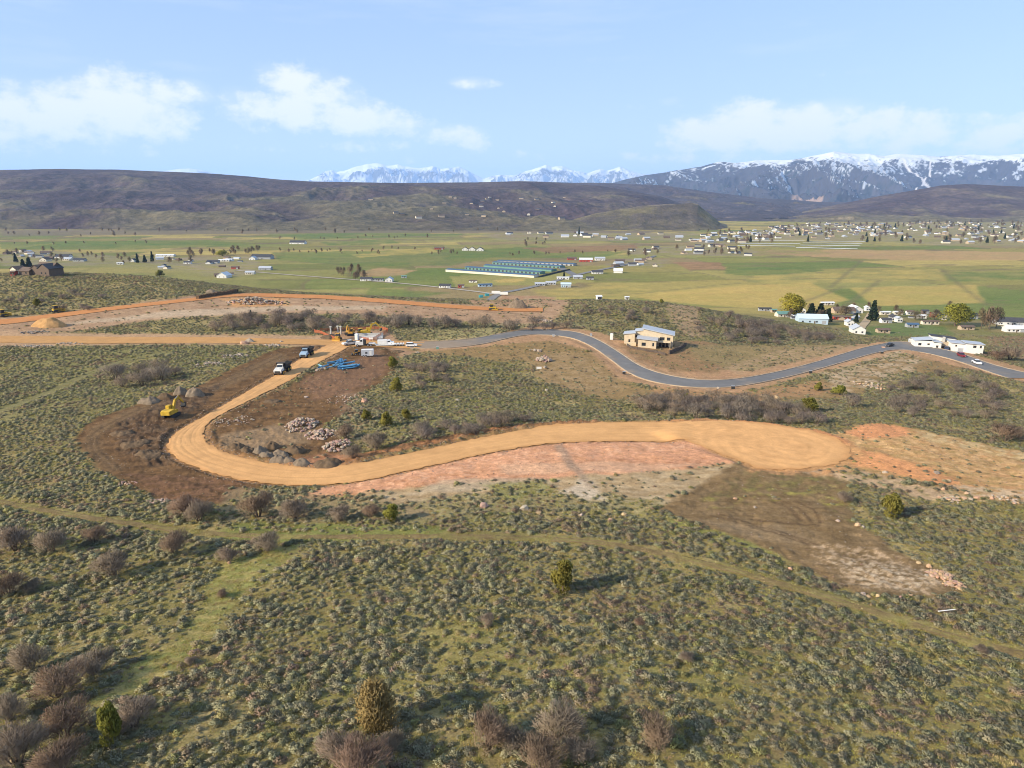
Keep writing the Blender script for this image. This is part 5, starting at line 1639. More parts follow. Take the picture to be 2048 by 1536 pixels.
ROCK = {n_m: [rock_mesh(10 * q + i, m_) for i in range(4)] for q, (n_m, m_) in enumerate((('g', STONEG), ('o', STONEO), ('p', STONEP), ('w', STONEW)))}
BOULDERS = [(1050, 1019, 19, 'w', 'large pale boulder in the sage at the foot of the red pad'), (1077, 1026, 13, 'o', 'orange boulder beside the large pale one under the red pad'), (1163, 1033, 10, 'w', 'white boulder low on the lot, between pale and orange ones'),
            (1248, 1030, 11, 'o', 'orange boulder at the lower right of the lot'), (1220, 1040, 9, 'o', 'small orange boulder just below the lower right one of the lot'), (967, 1015, 20, 'p', 'low pinkish slab in the grass below the red pad'), (745, 1003, 9, 'w', 'pale stone on the red ground above the grey shrubs'),
            (915, 801, 11, 'g', 'upright grey boulder in the sage patch above the haul road'), (913, 814, 7, 'g', 'small grey stone just in front of the upright boulder'), (1093, 782, 7, 'w', 'small white stone alone at the right of the sage patch'), (730, 806, 17, 'o', 'pale tan boulder left of the sage patch, near the junipers'),
            (612, 794, 8, 'w', 'white stone on the brown slope inside the bend'), (741, 815, 6, 'p', 'small pink stone near the tan boulder'), (724, 818, 5, 'w', 'tiny white stone below the tan boulder'), (690, 846, 7, 'w', 'white stone at the edge of the sage above the rock row'),
            (1873, 947, 13, 'g', 'grey boulder sitting on the orange mound'), (1897, 965, 9, 'o', 'orange boulder below the grey one on the mound'), (1926, 1000, 14, 'o', 'orange boulder at the left of the cluster below the mound'), (1940, 1003, 13, 'w', 'pale boulder in the middle of the cluster below the mound'),
            (1953, 1000, 12, 'o', 'orange boulder at the right of the cluster below the mound'), (1932, 990, 9, 'o', 'orange stone at the back of the cluster below the mound'), (1770, 946, 9, 'w', 'pale stone at the left of the stony strip under the mound'), (1886, 982, 10, 'o', 'orange boulder at the middle of the stony strip under the mound'),
            (1715, 1054, 13, 'o', 'tan boulder at the edge of sage and brown ground, below the lone tree'), (1726, 1058, 9, 'w', 'pale stone beside the tan boulder below the lone tree'), (1838, 1128, 12, 'o', 'first orange boulder at the top of the rock row, lower right'),
            (1858, 1134, 13, 'o', 'round orange boulder, second in the lower right rock row'), (1852, 1154, 9, 'w', 'pale stone left of the lower right rock row'), (1725, 1189, 11, 'w', 'white boulder at the bottom edge of the brown ground'), (1738, 1193, 13, 'o', 'orange boulder next to the white one at the bottom of the brown ground'),
            (1757, 1194, 12, 'o', 'orange boulder, third along the bottom of the brown ground'), (1800, 1196, 9, 'p', 'pinkish stone farther along the bottom of the brown ground'), (1822, 1192, 8, 'o', 'small orange stone near the tip of the brown ground'), (1880, 1198, 11, 'o', 'orange stone at the very tip of the brown ground'),
            (1582, 1135, 11, 'o', 'orange stone at the sage edge left of the pale scraped ground'), (1471, 996, 9, 'o', 'tan stone in yellow grass beside the lot'), (1510, 1014, 7, 'w', 'pale stone on the bare ground near the tyre arcs'), (1675, 1045, 8, 'w', 'pale stone on the yellow grass edge near the lone tree'),
            (1154, 1497, 15, 'w', 'jagged white rock in the bottom centre thicket'), (1283, 801, 12, 'w', 'pale boulder at the verge left of the far thicket'), (1437, 768 + 8, 8, 'w', 'white stone below the paved road bend'), (1340, 796, 6, 'p', 'small pink stone behind the far thicket'),
            (1552, 800, 14, 'o', 'tan stones lump below the paved road right of the thicket'), (1796, 778, 8, 'w', 'white stone on the slope right of the green bushes'), (488, 687, 16, 'o', 'big tan boulder by the straight dirt road, left of two'), (500, 684, 15, 'w', 'big pale boulder by the straight dirt road, right of two'),
            (458, 1123 + 4, 9, 'o', 'yellowish stone at the foot of the swale shrub'), (210, 955, 8, 'w', 'white stone at the outer edge of the brown haul track'), (245, 967, 9, 'p', 'pink stone by the lower edge of the brown haul track'), (1766, 668 + 28, 9, 'o', 'pinkish boulder beside the black car'),
            (562, 726 - 42, 8, 'w', 'pale stone by the junction of the dirt roads'), (835, 706, 9, 'w', 'pale stone near the end of the pavement'), (858, 765, 6, 'w', 'white stone by the shrub clump'), (1090, 735, 7, 'w', 'white stone under the pale rock heap')]
for k, (px, py, w, c, lab) in enumerate(BOULDERS):
    p = spot(px, py)
    s = w * mpp(p) * 1.15
    o = link('boulder', ROCK[c][k % 4], None, (p.x, p.y, p.z - .08 * s), random.uniform(0, 6.28), s)
    tag(o, lab, 'boulder')


def rock_pile(px, py, w_px, d_m, n, h, cols, lab, size=(.5, 1.3), px2=None):
    """heap of single rocks, higher in the middle"""
    p = spot(px, py)
    w = w_px * mpp(p)
    rs_ = random.Random(px)
    t = thing('rock_pile', lab, 'rock pile', p)
    for i in range(n):
        a = rs_.uniform(0, 6.28); r = rs_.random() ** .6
        x = math.cos(a) * r * w / 2; y = math.sin(a) * r * d_m / 2
        s = rs_.uniform(*size)
        z = g1(p.x + x, p.y + y) - p.z + h * max(0, 1 - r) ** .8 * rs_.uniform(.35, 1) - .12 * s
        link('rock', ROCK[rs_.choice(cols)][rs_.randrange(4)], t, (x, y, z), rs_.uniform(0, 6.28), s)
    return t


rock_pile(512, 606, 118, 16, 210, 3.4, 'ggpow', 'broad heap of grey and orange rubble on the far terrace', (.9, 2.3))
rock_pile(1088, 722, 30, 6, 60, 2.2, 'wpg', 'pale pinkish rock heap above the sage patch', (.8, 1.9))
rock_pile(1075, 702, 34, 5, 28, .7, 'wg', 'low scatter of pale rocks behind the pinkish heap', (.5, 1.2))
rock_pile(604, 852, 62, 12, 150, 1.9, 'ppw', 'pale pinkish rock heap inside the road bend', (.4, 1.15))
rock_pile(642, 870, 60, 9, 120, 1.1, 'ppw', 'middle of the pinkish rock row inside the road bend', (.4, 1.2))
rock_pile(674, 892, 56, 9, 120, 1.1, 'ppw', 'lower end of the pinkish rock row, beside grey shrubs', (.4, 1.1))
rock_pile(1880, 1152, 52, 3.2, 90, .5, 'oop', 'orange rock row along the tip of the brown ground', (.25, .85))
rock_pile(1908, 1172, 40, 2.6, 60, .5, 'oop', 'orange rock heap at the lower right tip of the brown ground', (.25, .8))
rock_pile(320, 1000, 50, 2.2, 60, .4, 'ppw', 'pinkish stones heaped along the lower edge of the brown ground', (.2, .7))
rock_pile(255, 968, 40, 2, 34, .3, 'pp', 'reddish stones above the pinkish stone heap on the brown edge', (.2, .6))
rock_pile(418, 730, 60, 8, 50, .5, 'wwg', 'scattered white rocks beside the dark haul track', (.4, 1.2))
rock_pile(470, 712, 50, 9, 46, .5, 'wwg', 'scattered white rocks below the big tan boulders', (.4, 1.2))
rock_pile(545, 692, 40, 5, 34, .6, 'wwg', 'pale rocks where the straight dirt road meets the haul road', (.5, 1.4))
rock_pile(70, 693, 90, 4, 70, .5, 'ww', 'long low row of white rocks beside the straight dirt road', (.4, 1.1))
rock_pile(140, 688, 50, 4, 44, .5, 'ww', 'second row of white rocks beside the straight dirt road', (.4, 1.1))
rock_pile(70, 666, 60, 6, 50, .7, 'gg', 'grey rubble below the orange mound at far left', (.5, 1.4))
rock_pile(1085, 642, 60, 8, 50, .6, 'wwg', 'white stones spilled at the end of the far terrace', (.6, 1.6))
rock_pile(640, 742 - 3, 34, 5, 40, .5, 'wpg', 'grey-pink rocks on the road edge by the blue pipes', (.4, 1.2))
rock_pile(1740, 772, 70, 16, 60, .4, 'wwo', 'pale stones strewn on the bare slope below the white house', (.4, 1.3))
rock_pile(690, 800, 70, 12, 60, .3, 'wpg', 'small stones strewn on the brown slope left of the junipers', (.2, .8))
rock_pile(470, 845, 70, 12, 70, .3, 'wpg', 'small pale stones strewn inside the road bend', (.2, .7))
rock_pile(1905, 1000, 60, 4, 50, .3, 'wo', 'line of pale rocks under the orange mound', (.25, .9))
rock_pile(2010, 1002, 60, 4, 40, .3, 'wo', 'line of pale rocks at the right edge under the mound', (.25, .9))


def soil_heap(px, py, w_px, h, mat_, lab, seed, aspect=.8, name='soil_heap'):
    p = spot(px, py)
    w = w_px * mpp(p) * (1.25 if h < 1.75 else 1.0)
    n, m = 30, 11
    V, Fq = [], []
    for j in range(m + 1):
        r = j / m
        for i in range(n):
            a = 2 * math.pi * i / n
            k = 1 + .22 * float(perlin(math.cos(a) * 1.6 + seed, math.sin(a) * 1.6))
            x = math.cos(a) * r * w / 2 * k; y = math.sin(a) * r * w / 2 * k * aspect
            z = .85 * h * max(0, 1 - r * r) ** .95 * (1 + .25 * float(perlin(x / w * 5 + seed, y / w * 5))) + .10 * h * float(fbm(x / w * 11 + seed, y / w * 11, 3)) * (1 - r)
            V.append((x, y, (g1(p.x + x, p.y + y) - p.z) + z - (.25 if j == m else 0)))
    for j in range(m):
        for i in range(n):
            Fq.append((j * n + i, (j + 1) * n + i, (j + 1) * n + (i + 1) % n, j * n + (i + 1) % n))
    b = MB(); b.add(V, Fq)
    o = b.build(name, mat_, None, True)
    o.location = p
    tag(o, lab, 'soil heap')
    return o


soil_heap(100, 652, 62, 4.2, EARTHO, 'orange sand mound beside the road at far left', 1)
soil_heap(1036, 616, 40, 6.0, EARTHG, 'grey spoil mound at the end of the far terrace', 2, .7)
for k, (px, py, w, h, m_, lab) in enumerate([
        (476, 897, 26, 1.3, EARTHM, 'dark dirt heap, leftmost of the row inside the bend'), (497, 905, 26, 1.4, EARTHM, 'dark dirt heap, second in the row inside the bend'), (520, 905, 26, 1.5, EARTHG, 'grey dirt heap at the back of the row inside the bend'),
        (536, 915, 26, 1.4, EARTHG, 'grey dirt heap in the middle of the row inside the bend'), (560, 912, 28, 1.5, EARTHG, 'grey dirt heap right of the middle in the row'), (556, 926, 30, 1.4, EARTHG, 'grey dirt heap in front, nearest the haul road'),
        (580, 926, 24, 1.2, EARTHG, 'small grey dirt heap, second in front by the haul road'), (603, 931, 28, 1.2, EARTHG, 'grey dirt heap at the right end by the haul road'), (590, 905, 38, 1.7, EARTHM, 'brown dirt heap behind the right end of the row'),
        (655, 932, 44, 1.4, EARTHM, 'dark dug bank at the edge of the haul road'), (545, 896, 30, 1.4, EARTHM, 'dark dirt heap behind the middle of the row'),
        (390, 793, 40, 3.0, EARTHG, 'tall grey spoil heap right of the excavator trench'), (362, 790, 30, 2.6, EARTHG, 'grey spoil heap behind the excavator boom'), (300, 806, 44, 2.0, EARTHG, 'grey spoil heap left of the excavator'),
        (330, 798, 30, 1.8, EARTHM, 'dark spoil heap between the grey ones by the excavator'), (245, 868, 40, 1.0, EARTHM, 'low dark earth heap on the outer bend'), (270, 890, 44, 1.0, EARTHM, 'low dark earth heap nearer on the outer bend'), (300, 912, 46, .9, EARTHM, 'low dark earth heap at the lower outer bend'),
        (425, 586, 30, 2.6, EARTHG, 'grey earth heap on the bench behind the far terrace road'), (660, 676, 32, 1.6, EARTHM, 'brown earth heap beside the orange fence'), (545, 785 + 18, 30, 1.0, EARTHM, 'dark clod heap on the slope inside the bend'),
        (795, 703, 22, .8, EARTHM, 'dark little earth heap beside the flatbed trailer')]):
    soil_heap(px, py, w, h, m_, lab, 10 + k * 1.7, random.uniform(.7, 1.0))


# ------------------------------------------------------------------ vehicles (front along +x, wheels on z = 0)
def wheel_meshes(r, w, rim):
    a = MB(); a.tube((0, -w / 2, 0), (0, w / 2, 0), r, n=16)
    b = MB(); b.tube((0, -w / 2 - .015, 0), (0, w / 2 + .015, 0), r * .55, n=12)
    return a.mesh('wheel', BLACK), b.mesh('rim', rim)


WH = {'big': (wheel_meshes(.85, .65, CATY), .85), 'truck': (wheel_meshes(.52, .5, STEEL), .52), 'car': (wheel_meshes(.34, .24, STEEL), .34), 'pick': (wheel_meshes(.40, .28, STEEL), .40)}


def wheels(t, kind, spots):
    (a, b), r = WH[kind]
    for x, y in spots:
        w = link('wheel', a, t, (x, y, r)); link('rim', b, w)


def part(t, name, mat_, *boxes):
    b = MB()
    for q in boxes:
        b.box(*q)
    return b.build(name, mat_, t)


def dump_truck(px, py, to, paint_m, lab):
    p = spot(px, py, .12)
    t = thing('dump_truck', lab, 'dump truck', p, rz_to(p, spot(*to)), 'dump trucks on the haul road')
    b = MB(); b.prism([(2.5, 1.0), (5.0, 1.0), (5.2, 1.5), (4.9, 2.15), (2.5, 2.6)], -1.25, 1.25); b.build('hood', paint_m, t)
    b = MB(); b.box(5.14, 5.22, -.9, .9, 1.15, 1.75); b.build('grille', DARK, t)
    b = MB(); b.prism([(1.1, 1.1), (2.6, 1.1), (2.75, 2.5), (2.35, 3.45), (1.1, 3.5)], -.95, .95); cab = b.build('cab', paint_m, t)
    b = MB(); b.prism([(2.77, 2.5), (2.45, 3.3), (2.40, 3.3), (2.70, 2.5)], -.85, .85); b.build('windscreen', GLASS, cab)
    for s in (-1, 1):
        b = MB(); b.box(1.3, 2.3, s * .96 - .02, s * .96 + .02, 2.45, 3.25); b.build('side_window', GLASS, cab)
        b = MB(); b.box(2.9, 3.05, s * 1.35 - .1, s * 1.35 + .1, 2.6, 3.1); b.build('mirror', DARK, cab)
        b = MB(); b.box(2.6, 4.7, s * 1.3 - .22, s * 1.3 + .22, 1.62, 1.78); b.build('mudguard', paint_m, t)
    b = MB()
    b.hexa([(-4.6, -1.25, 1.7), (.5, -1.2, 1.5), (.5, 1.2, 1.5), (-4.6, 1.25, 1.7)], [(-5.4, -1.65, 2.9), (1.1, -1.65, 3.1), (1.1, 1.65, 3.1), (-5.4, 1.65, 2.9)])
    b.hexa([(.55, -1.5, 3.1), (1.1, -1.5, 3.1), (1.1, 1.5, 3.1), (.55, 1.5, 3.1)], [(.75, -1.5, 3.75), (1.75, -1.5, 3.75), (1.75, 1.5, 3.75), (.75, 1.5, 3.75)])
    b.build('dump_bed', DARK, t)
    b = MB(); b.hexa([(-4.8, -1.45, 2.92), (.7, -1.45, 3.05), (.7, 1.45, 3.05), (-4.8, 1.45, 2.92)], [(-3.4, -.6, 3.5), (-.6, -.6, 3.6), (-.6, .6, 3.6), (-3.4, .6, 3.5)]); b.build('load', EARTHM, t)
    part(t, 'chassis', DARK, (-4.4, 4.6, -.5, .5, .75, 1.25))
    wheels(t, 'big', [(x, s * 1.25) for x in (3.6, -1.5, -3.45) for s in (-1, 1)])
    return t


dump_truck(566, 746, (535, 765), DIRTY, 'pale articulated dump truck, nearer of two on the haul road')
dump_truck(614, 713, (585, 732), BLGR, 'blue-grey articulated dump truck, farther of two on the haul road')


def excavator(px, py, to, mat_, lab, swing=0.0, up=1.0, k=1.0):
    p = spot(px, py, .05)
    t = thing('excavator', lab, 'excavator', p, rz_to(p, spot(*to)), None, k)
    for s in (-1, 1):
        b = MB(); b.prism([(-2.1, .25), (-1.75, 0), (1.75, 0), (2.1, .25), (2.1, .75), (1.75, .95), (-1.75, .95), (-2.1, .75)], s * 1.25 - .3, s * 1.25 + .3); b.build('track', DARK, t)
    part(t, 'undercarriage', DARK, (-1.2, 1.2, -.95, .95, .45, 1.0))
    hs = thing_part('house', t, swing)
    b = MB(); b.prism([(-2.6, 1.05), (1.3, 1.05), (1.3, 1.9), (-.2, 2.05), (-.2, 2.3), (-2.45, 2.3), (-2.75, 1.9)], -1.35, 1.35); b.build('body', mat_, t).rotation_euler = (0, 0, swing)
    b = MB(); b.box(-2.95, -2.5, -1.3, 1.3, 1.1, 2.15); b.build('counterweight', mat_, t).rotation_euler = (0, 0, swing)
    b = MB(); b.prism([(-.3, 1.9), (1.35, 1.9), (1.45, 2.5), (1.1, 3.1), (-.3, 3.15)], .35, 1.35); cb = b.build('cab', mat_, t); cb.rotation_euler = (0, 0, swing)
    b = MB(); b.box(1.3, 1.47, .45, 1.25, 2.05, 2.95); b.box(-.15, 1.1, 1.34, 1.38, 2.15, 3.0); b.build('cab_glass', GLASS, cb)
    e = Vector((4.2, -.1, 4.7 * up)); kx = Vector((2.2, -.1, 4.3 * up))
    b = MB(); b.beam((.9, -.1, 1.7), kx, .5, .75); b.beam(kx, e, .45, .7, h1=.5); b.build('boom', mat_, t).rotation_euler = (0, 0, swing)
    s2 = Vector((6.3, -.1, 2.4 * up))
    b = MB(); b.beam(e + Vector((-.5, 0, .35)), s2, .38, .6, h1=.35); b.build('stick', mat_, t).rotation_euler = (0, 0, swing)
    b = MB(); b.tube((1.2, -.1, 2.2), kx * .9 + Vector((0, 0, .1)), .1, n=6); b.tube(kx + Vector((.3, 0, .4)), e + Vector((-.4, 0, .5)), .1, n=6); b.build('ram', STEEL, t).rotation_euler = (0, 0, swing)
    x, z = s2.x, s2.z
    b = MB(); b.prism([(x - .2, z + .15), (x + .35, z), (x + .25, z - .9), (x - .5, z - 1.25), (x - .95, z - .8), (x - .35, z - .65)], -.75, .55); b.build('bucket', DARK, t).rotation_euler = (0, 0, swing)
    return t


def thing_part(name, t, rz):
    return None


excavator(344, 837, (380, 821), CATY, 'yellow excavator digging beside the haul road bend', 0, .95, .92)
excavator(701, 672, (690, 673), CATO, 'amber excavator with raised arm behind the blue toilet', .9, 1.0)
excavator(735, 670, (760, 670), CATY, 'yellow excavator with arched boom at the concrete foundation', .2, 1.15)


def dozer(px, py, to, mat_, lab, k=1.0):
    p = spot(px, py, .1)
    t = thing('bulldozer', lab, 'bulldozer', p, rz_to(p, spot(*to)), None, k)
    for s in (-1, 1):
        b = MB(); b.prism([(-1.9, .3), (-1.5, 0), (1.4, 0), (1.8, .3), (1.75, .8), (1.2, 1.0), (-1.2, 1.1), (-1.8, .8)], s * 1.05 - .28, s * 1.05 + .28); b.build('track', DARK, t)
    b = MB(); b.prism([(-1.7, .7), (2.0, .7), (2.0, 1.75), (.6, 1.95), (-1.7, 1.6)], -.75, .75); b.build('body', mat_, t)
    b = MB(); b.prism([(-1.3, 1.6), (.5, 1.6), (.35, 2.95), (-1.2, 2.95)], -.75, .75); cb = b.build('cab', DARK, t)
    b = MB(); b.box(-1.4, .55, -.85, .85, 2.95, 3.08); b.build('cab_roof', mat_, cb)
    b = MB(); b.prism([(2.7, .05), (2.95, .1), (2.75, .7), (2.95, 1.35), (2.8, 1.35), (2.55, .7)], -1.75, 1.75); b.build('blade', mat_, t)
    for s in (-1, 1):
        b = MB(); b.beam((-.3, s * 1.42, .5), (2.65, s * 1.42, .45), .16, .28); b.build('push_arm', mat_, t)
    part(t, 'exhaust', DARK, (1.2, 1.32, -.3, -.18, 1.8, 2.6))
    return t


dozer(676, 681, (660, 690), CATO, 'amber bulldozer at the left corner of the equipment yard')
dozer(723, 669, (735, 668), CATY, 'small yellow bulldozer inside the orange fence', .9)
dozer(985, 620, (1020, 622), CATY, 'little yellow bulldozer on the far terrace road', 1.1)
dozer(6, 634, (40, 628), CATY, 'yellow bulldozer at the left edge beside the far terrace road', 1.1)
dozer(114, 624, (150, 619), CATY, 'dusty yellow bulldozer on the bank above the far terrace road', 1.1)


def car(px, py, to, paint_m, lab, kind='car', k=1.0, cat='car'):
    p = spot(px, py, .16)
    t = thing({'car': 'parked_car', 'suv': 'parked_car', 'pickup': 'pickup_truck'}[kind], lab, cat, p, rz_to(p, spot(*to)), None, k)
    if kind == 'pickup':
        prof = [(-2.8, .45), (2.75, .45), (2.85, .8), (2.7, 1.12), (1.3, 1.18), (-2.8, 1.18)]
        roof = [(-.9, 1.16), (1.35, 1.16), (.7, 1.82), (-.7, 1.85)]
        ax, wk, w = (1.75, -1.75), 'pick', .98
    elif kind == 'suv':
        prof = [(-2.35, .4), (2.3, .4), (2.4, .75), (2.2, 1.02), (1.1, 1.1), (-2.35, 1.12)]
        roof = [(-2.3, 1.1), (1.15, 1.08), (.55, 1.68), (-2.0, 1.72)]
        ax, wk, w = (1.42, -1.42), 'car', .94
    else:
        prof = [(-2.25, .32), (2.2, .32), (2.3, .6), (2.1, .85), (1.0, .94), (-1.6, .98), (-2.25, .9)]
        roof = [(-1.75, .95), (1.05, .92), (.35, 1.42), (-1.1, 1.44)]
        ax, wk, w = (1.38, -1.35), 'car', .9
    b = MB(); b.prism(prof, -w, w); b.build('body', paint_m, t)
    b = MB(); b.prism(roof, -w * .86, w * .86); cb = b.build('cabin', GLASS, t)
    (x0, z0), (x1, z1) = roof[3], roof[2]
    b = MB(); b.box(x0 + .05, x1 - .02, -w * .84, w * .84, z0 - .02, z0 + .05); b.build('roof', paint_m, cb)
    for s in (-1, 1):
        b = MB(); b.box(prof[2][0] - .12, prof[2][0] + .02, s * w * .72 - .16, s * w * .72 + .16, .62, .78); b.build('headlight', STEEL, t)
    if kind == 'pickup':
        b = MB(); b.box(-2.65, -.98, -.78, .78, 1.18, 1.20); b.build('cargo_bed', DARK, t)
    wheels(t, wk, [(x, s * (w - .08)) for x in ax for s in (-1, 1)])
    return t


car(823, 693, (850, 693), CARW, 'white estate car at the start of the pavement', 'suv')
car(1779, 694, (1760, 696), CARK, 'black car on the paved road left of the white house', 'pickup', cat='car')
car(1893, 700, (1905, 690), CARB, 'dark blue car in the driveway of the white house', 'suv')
car(1922, 715, (1940, 722), CARR, 'dark red car on the verge in front of the white house', 'suv', 1.1)
car(1953, 728, (1980, 738), CARW, 'white pickup truck on the paved road at the right', 'pickup', cat='pickup truck')
car(700, 690, (690, 691), DIRTY, 'dusty flatbed pickup at the junction of dirt roads', 'pickup', 1.15, cat='pickup truck')

p = spot(772, 690, .15)          # service truck
t = thing('service_truck', 'white crew service truck with boxed bed beside the fence', 'truck', p, rz_to(p, spot(800, 690)))
b = MB(); b.prism([(.6, .55), (3.4, .55), (3.5, 1.0), (3.35, 1.35), (2.3, 1.45), (1.7, 2.15), (.6, 2.15)], -1.05, 1.05); b.build('cab', CARW, t)
part(t, 'windows', GLASS, (.8, 1.75, -1.07, 1.07, 1.45, 2.0))
part(t, 'service_box', WHITE, (-3.4, .5, -1.15, 1.15, .75, 2.25))
part(t, 'chassis', DARK, (-3.4, 3.2, -.5, .5, .4, .72))
wheels(t, 'pick', [(2.4, -.95), (2.4, .95), (-2.1, -.95), (-2.1, .95)])

p = spot(728, 692, .15)          # tractor unit with lowboy trailer
hd = rz_to(p, spot(715, 692))
t = thing('semi_truck', 'white semi tractor parked in front of the orange fence', 'truck', p, hd)
b = MB(); b.prism([(.2, .7), (3.4, .7), (3.5, 1.2), (3.3, 1.9), (1.6, 2.1), (1.4, 3.0), (.2, 3.2)], -1.1, 1.1); cb = b.build('cab', WHITE, t)
b = MB(); b.prism([(1.62, 2.15), (1.45, 2.9), (1.50, 2.9), (1.68, 2.15)], -.95, .95); b.box(.5, 1.35, -1.12, 1.12, 2.1, 2.85); b.build('windows', GLASS, cb)
part(t, 'sleeper', DARK, (-.9, .18, -1.05, 1.05, .9, 2.7))
part(t, 'frame', DARK, (-3.4, .2, -.45, .45, .55, .9))
wheels(t, 'truck', [(2.6, -.95), (2.6, .95), (-1.7, -.85), (-1.7, .85), (-2.9, -.85), (-2.9, .85)])
q = p + Vector((-math.cos(hd) * 9.4, -math.sin(hd) * 9.4, 0)); q.z = g1(q.x, q.y) + .12
t = thing('lowboy_trailer', 'long pale lowboy trailer behind the semi tractor', 'trailer', q, hd)
b = MB(); b.prism([(-7.2, .75), (-3.2, .75), (-2.6, .45), (4.3, .45), (5.0, 1.15), (7.4, 1.2), (7.4, 1.45), (4.9, 1.4), (4.2, .68), (-2.6, .68), (-3.2, .98), (-7.2, .98)], -1.25, 1.25); b.build('deck', DIRTY, t)
part(t, 'deck_rail', WHITE, (-2.6, 4.2, -1.32, -1.26, .45, .72), (-7.2, -3.2, -1.32, -1.26, .74, 1.0))
wheels(t, 'truck', [(x, s * .95) for x in (-4.0, -5.2, -6.4) for s in (-1, 1)])

p = spot(735, 714, .1)           # enclosed cargo trailer
t = thing('cargo_trailer', 'silver-white enclosed cargo trailer beside the blue pipes', 'trailer', p, R(8))
b = MB(); b.prism([(-2.2, .45), (2.1, .45), (2.5, .9), (2.5, 2.55), (2.3, 2.75), (-2.2, 2.75)], -1.1, 1.1); b.build('box_body', SILV, t)
part(t, 'side_door', WHITE, (.9, 1.7, -1.13, -1.1, .6, 2.4))
part(t, 'roof_panel', WHITE, (-2.15, 2.3, -1.05, 1.05, 2.75, 2.80))
part(t, 'vent', DARK, (-.7, .1, -1.125, -1.1, 1.3, 1.9))
part(t, 'tow_bar', STEEL, (2.4, 3.8, -.08, .08, .42, .55))
wheels(t, 'pick', [(-.5, -1.0), (-.5, 1.0), (-1.4, -1.0), (-1.4, 1.0)])
p = spot(714, 711, .08)
t = thing('skid_steer', 'dark skid steer loader left of the cargo trailer', 'loader', p, R(200))
part(t, 'body', DARK, (-1.3, .9, -.7, .7, .5, 1.35))
b = MB(); b.prism([(-.5, 1.35), (.7, 1.35), (.6, 2.1), (-.4, 2.1)], -.5, .5); b.build('cab', GLASS, t)
for s in (-1, 1):
    b = MB(); b.beam((-1.2, s * .78, 1.5), (1.5, s * .78, .7), .14, .2); b.build('loader_arm', CATO, t)
b = MB(); b.prism([(1.5, .1), (2.2, .05), (2.2, .15), (1.7, .75), (1.5, .75)], -.85, .85); b.build('bucket', DARK, t)
wheels(t, 'pick', [(.6, -.85), (.6, .85), (-.8, -.85), (-.8, .85)])


def toilet(px, py, lab, mat_=BLUEW):
    p = spot(px, py)
    t = thing('portable_toilet', lab, 'portable toilet', p, R(-10), None, 1.25)
    part(t, 'cabin', mat_, (-.55, .55, -.55, .55, .08, 2.1))
    part(t, 'door', WHITE, (-.38, .38, -.58, -.55, .2, 1.95))
    b = MB(); b.hexa([(-.62, -.62, 2.1), (.62, -.62, 2.1), (.62, .62, 2.1), (-.62, .62, 2.1)], [(-.4, -.4, 2.35), (.4, -.4, 2.35), (.4, .4, 2.35), (-.4, .4, 2.35)]); b.build('roof', WHITE, t)
    part(t, 'skid', DARK, (-.6, .6, -.6, .6, -.12, .08))


toilet(714, 681, 'pale blue portable toilet in front of the orange fence')
toilet(1223, 680, 'white portable toilet left of the plywood house', WHITE)
toilet(1819, 690, 'pale portable toilet left of the white house', SILV)

# blue pipes, each one lying on the ground
pm = MB(); pm.tube((-3.0, 0, 0), (3.0, 0, 0), .24, n=12, caps=False); pm.tube((2.5, 0, 0), (3.05, 0, 0), .30, n=12, caps=False)
PIPES = [pm.mesh('blue_pipe', PIPE), pm.mesh('blue_pipe', PIPE2)]
heap_c = spot(672, 733)
for i in range(13):
    rs_ = random.Random(800 + i)
    a = rs_.uniform(.5, 2.4); x = rs_.uniform(-4.2, 4.2); yv = rs_.uniform(-6, 6); tier = .32 + .42 * (i % 3)
    o = link('blue_pipe', PIPES[i % 3 == 0], None, (heap_c.x + x, heap_c.y + yv, g1(heap_c.x + x, heap_c.y + yv) + tier), a)
    o.rotation_euler = (0, rs_.uniform(-.10, .10), a)
    tag(o, 'blue pipe crossing others in the loose pipe heap', 'pipe', 'loose blue pipe heap')
st_c = spot(694, 738)
for i in range(8):
    r_i, c_i = (0, i) if i < 5 else (1, i - 5)
    o = link('blue_pipe', PIPES[0], None, (st_c.x + .25 * c_i, st_c.y - 1.4 + .70 * c_i + .35 * r_i, g1(st_c.x, st_c.y) + .32 + .58 * r_i), R(32))
    tag(o, 'blue pipe in the neat parallel stack right of the heap', 'pipe', 'neat blue pipe stack')
sm_c = spot(709, 733)
for i in range(5):
    o = link('blue_pipe', PIPES[i % 2], None, (sm_c.x - 1.2 + .62 * i, sm_c.y, g1(sm_c.x, sm_c.y) + .32), R(85), (.55, 1, 1))
    tag(o, 'short blue pipe at the right end of the pipe yard', 'pipe', 'short blue pipes')

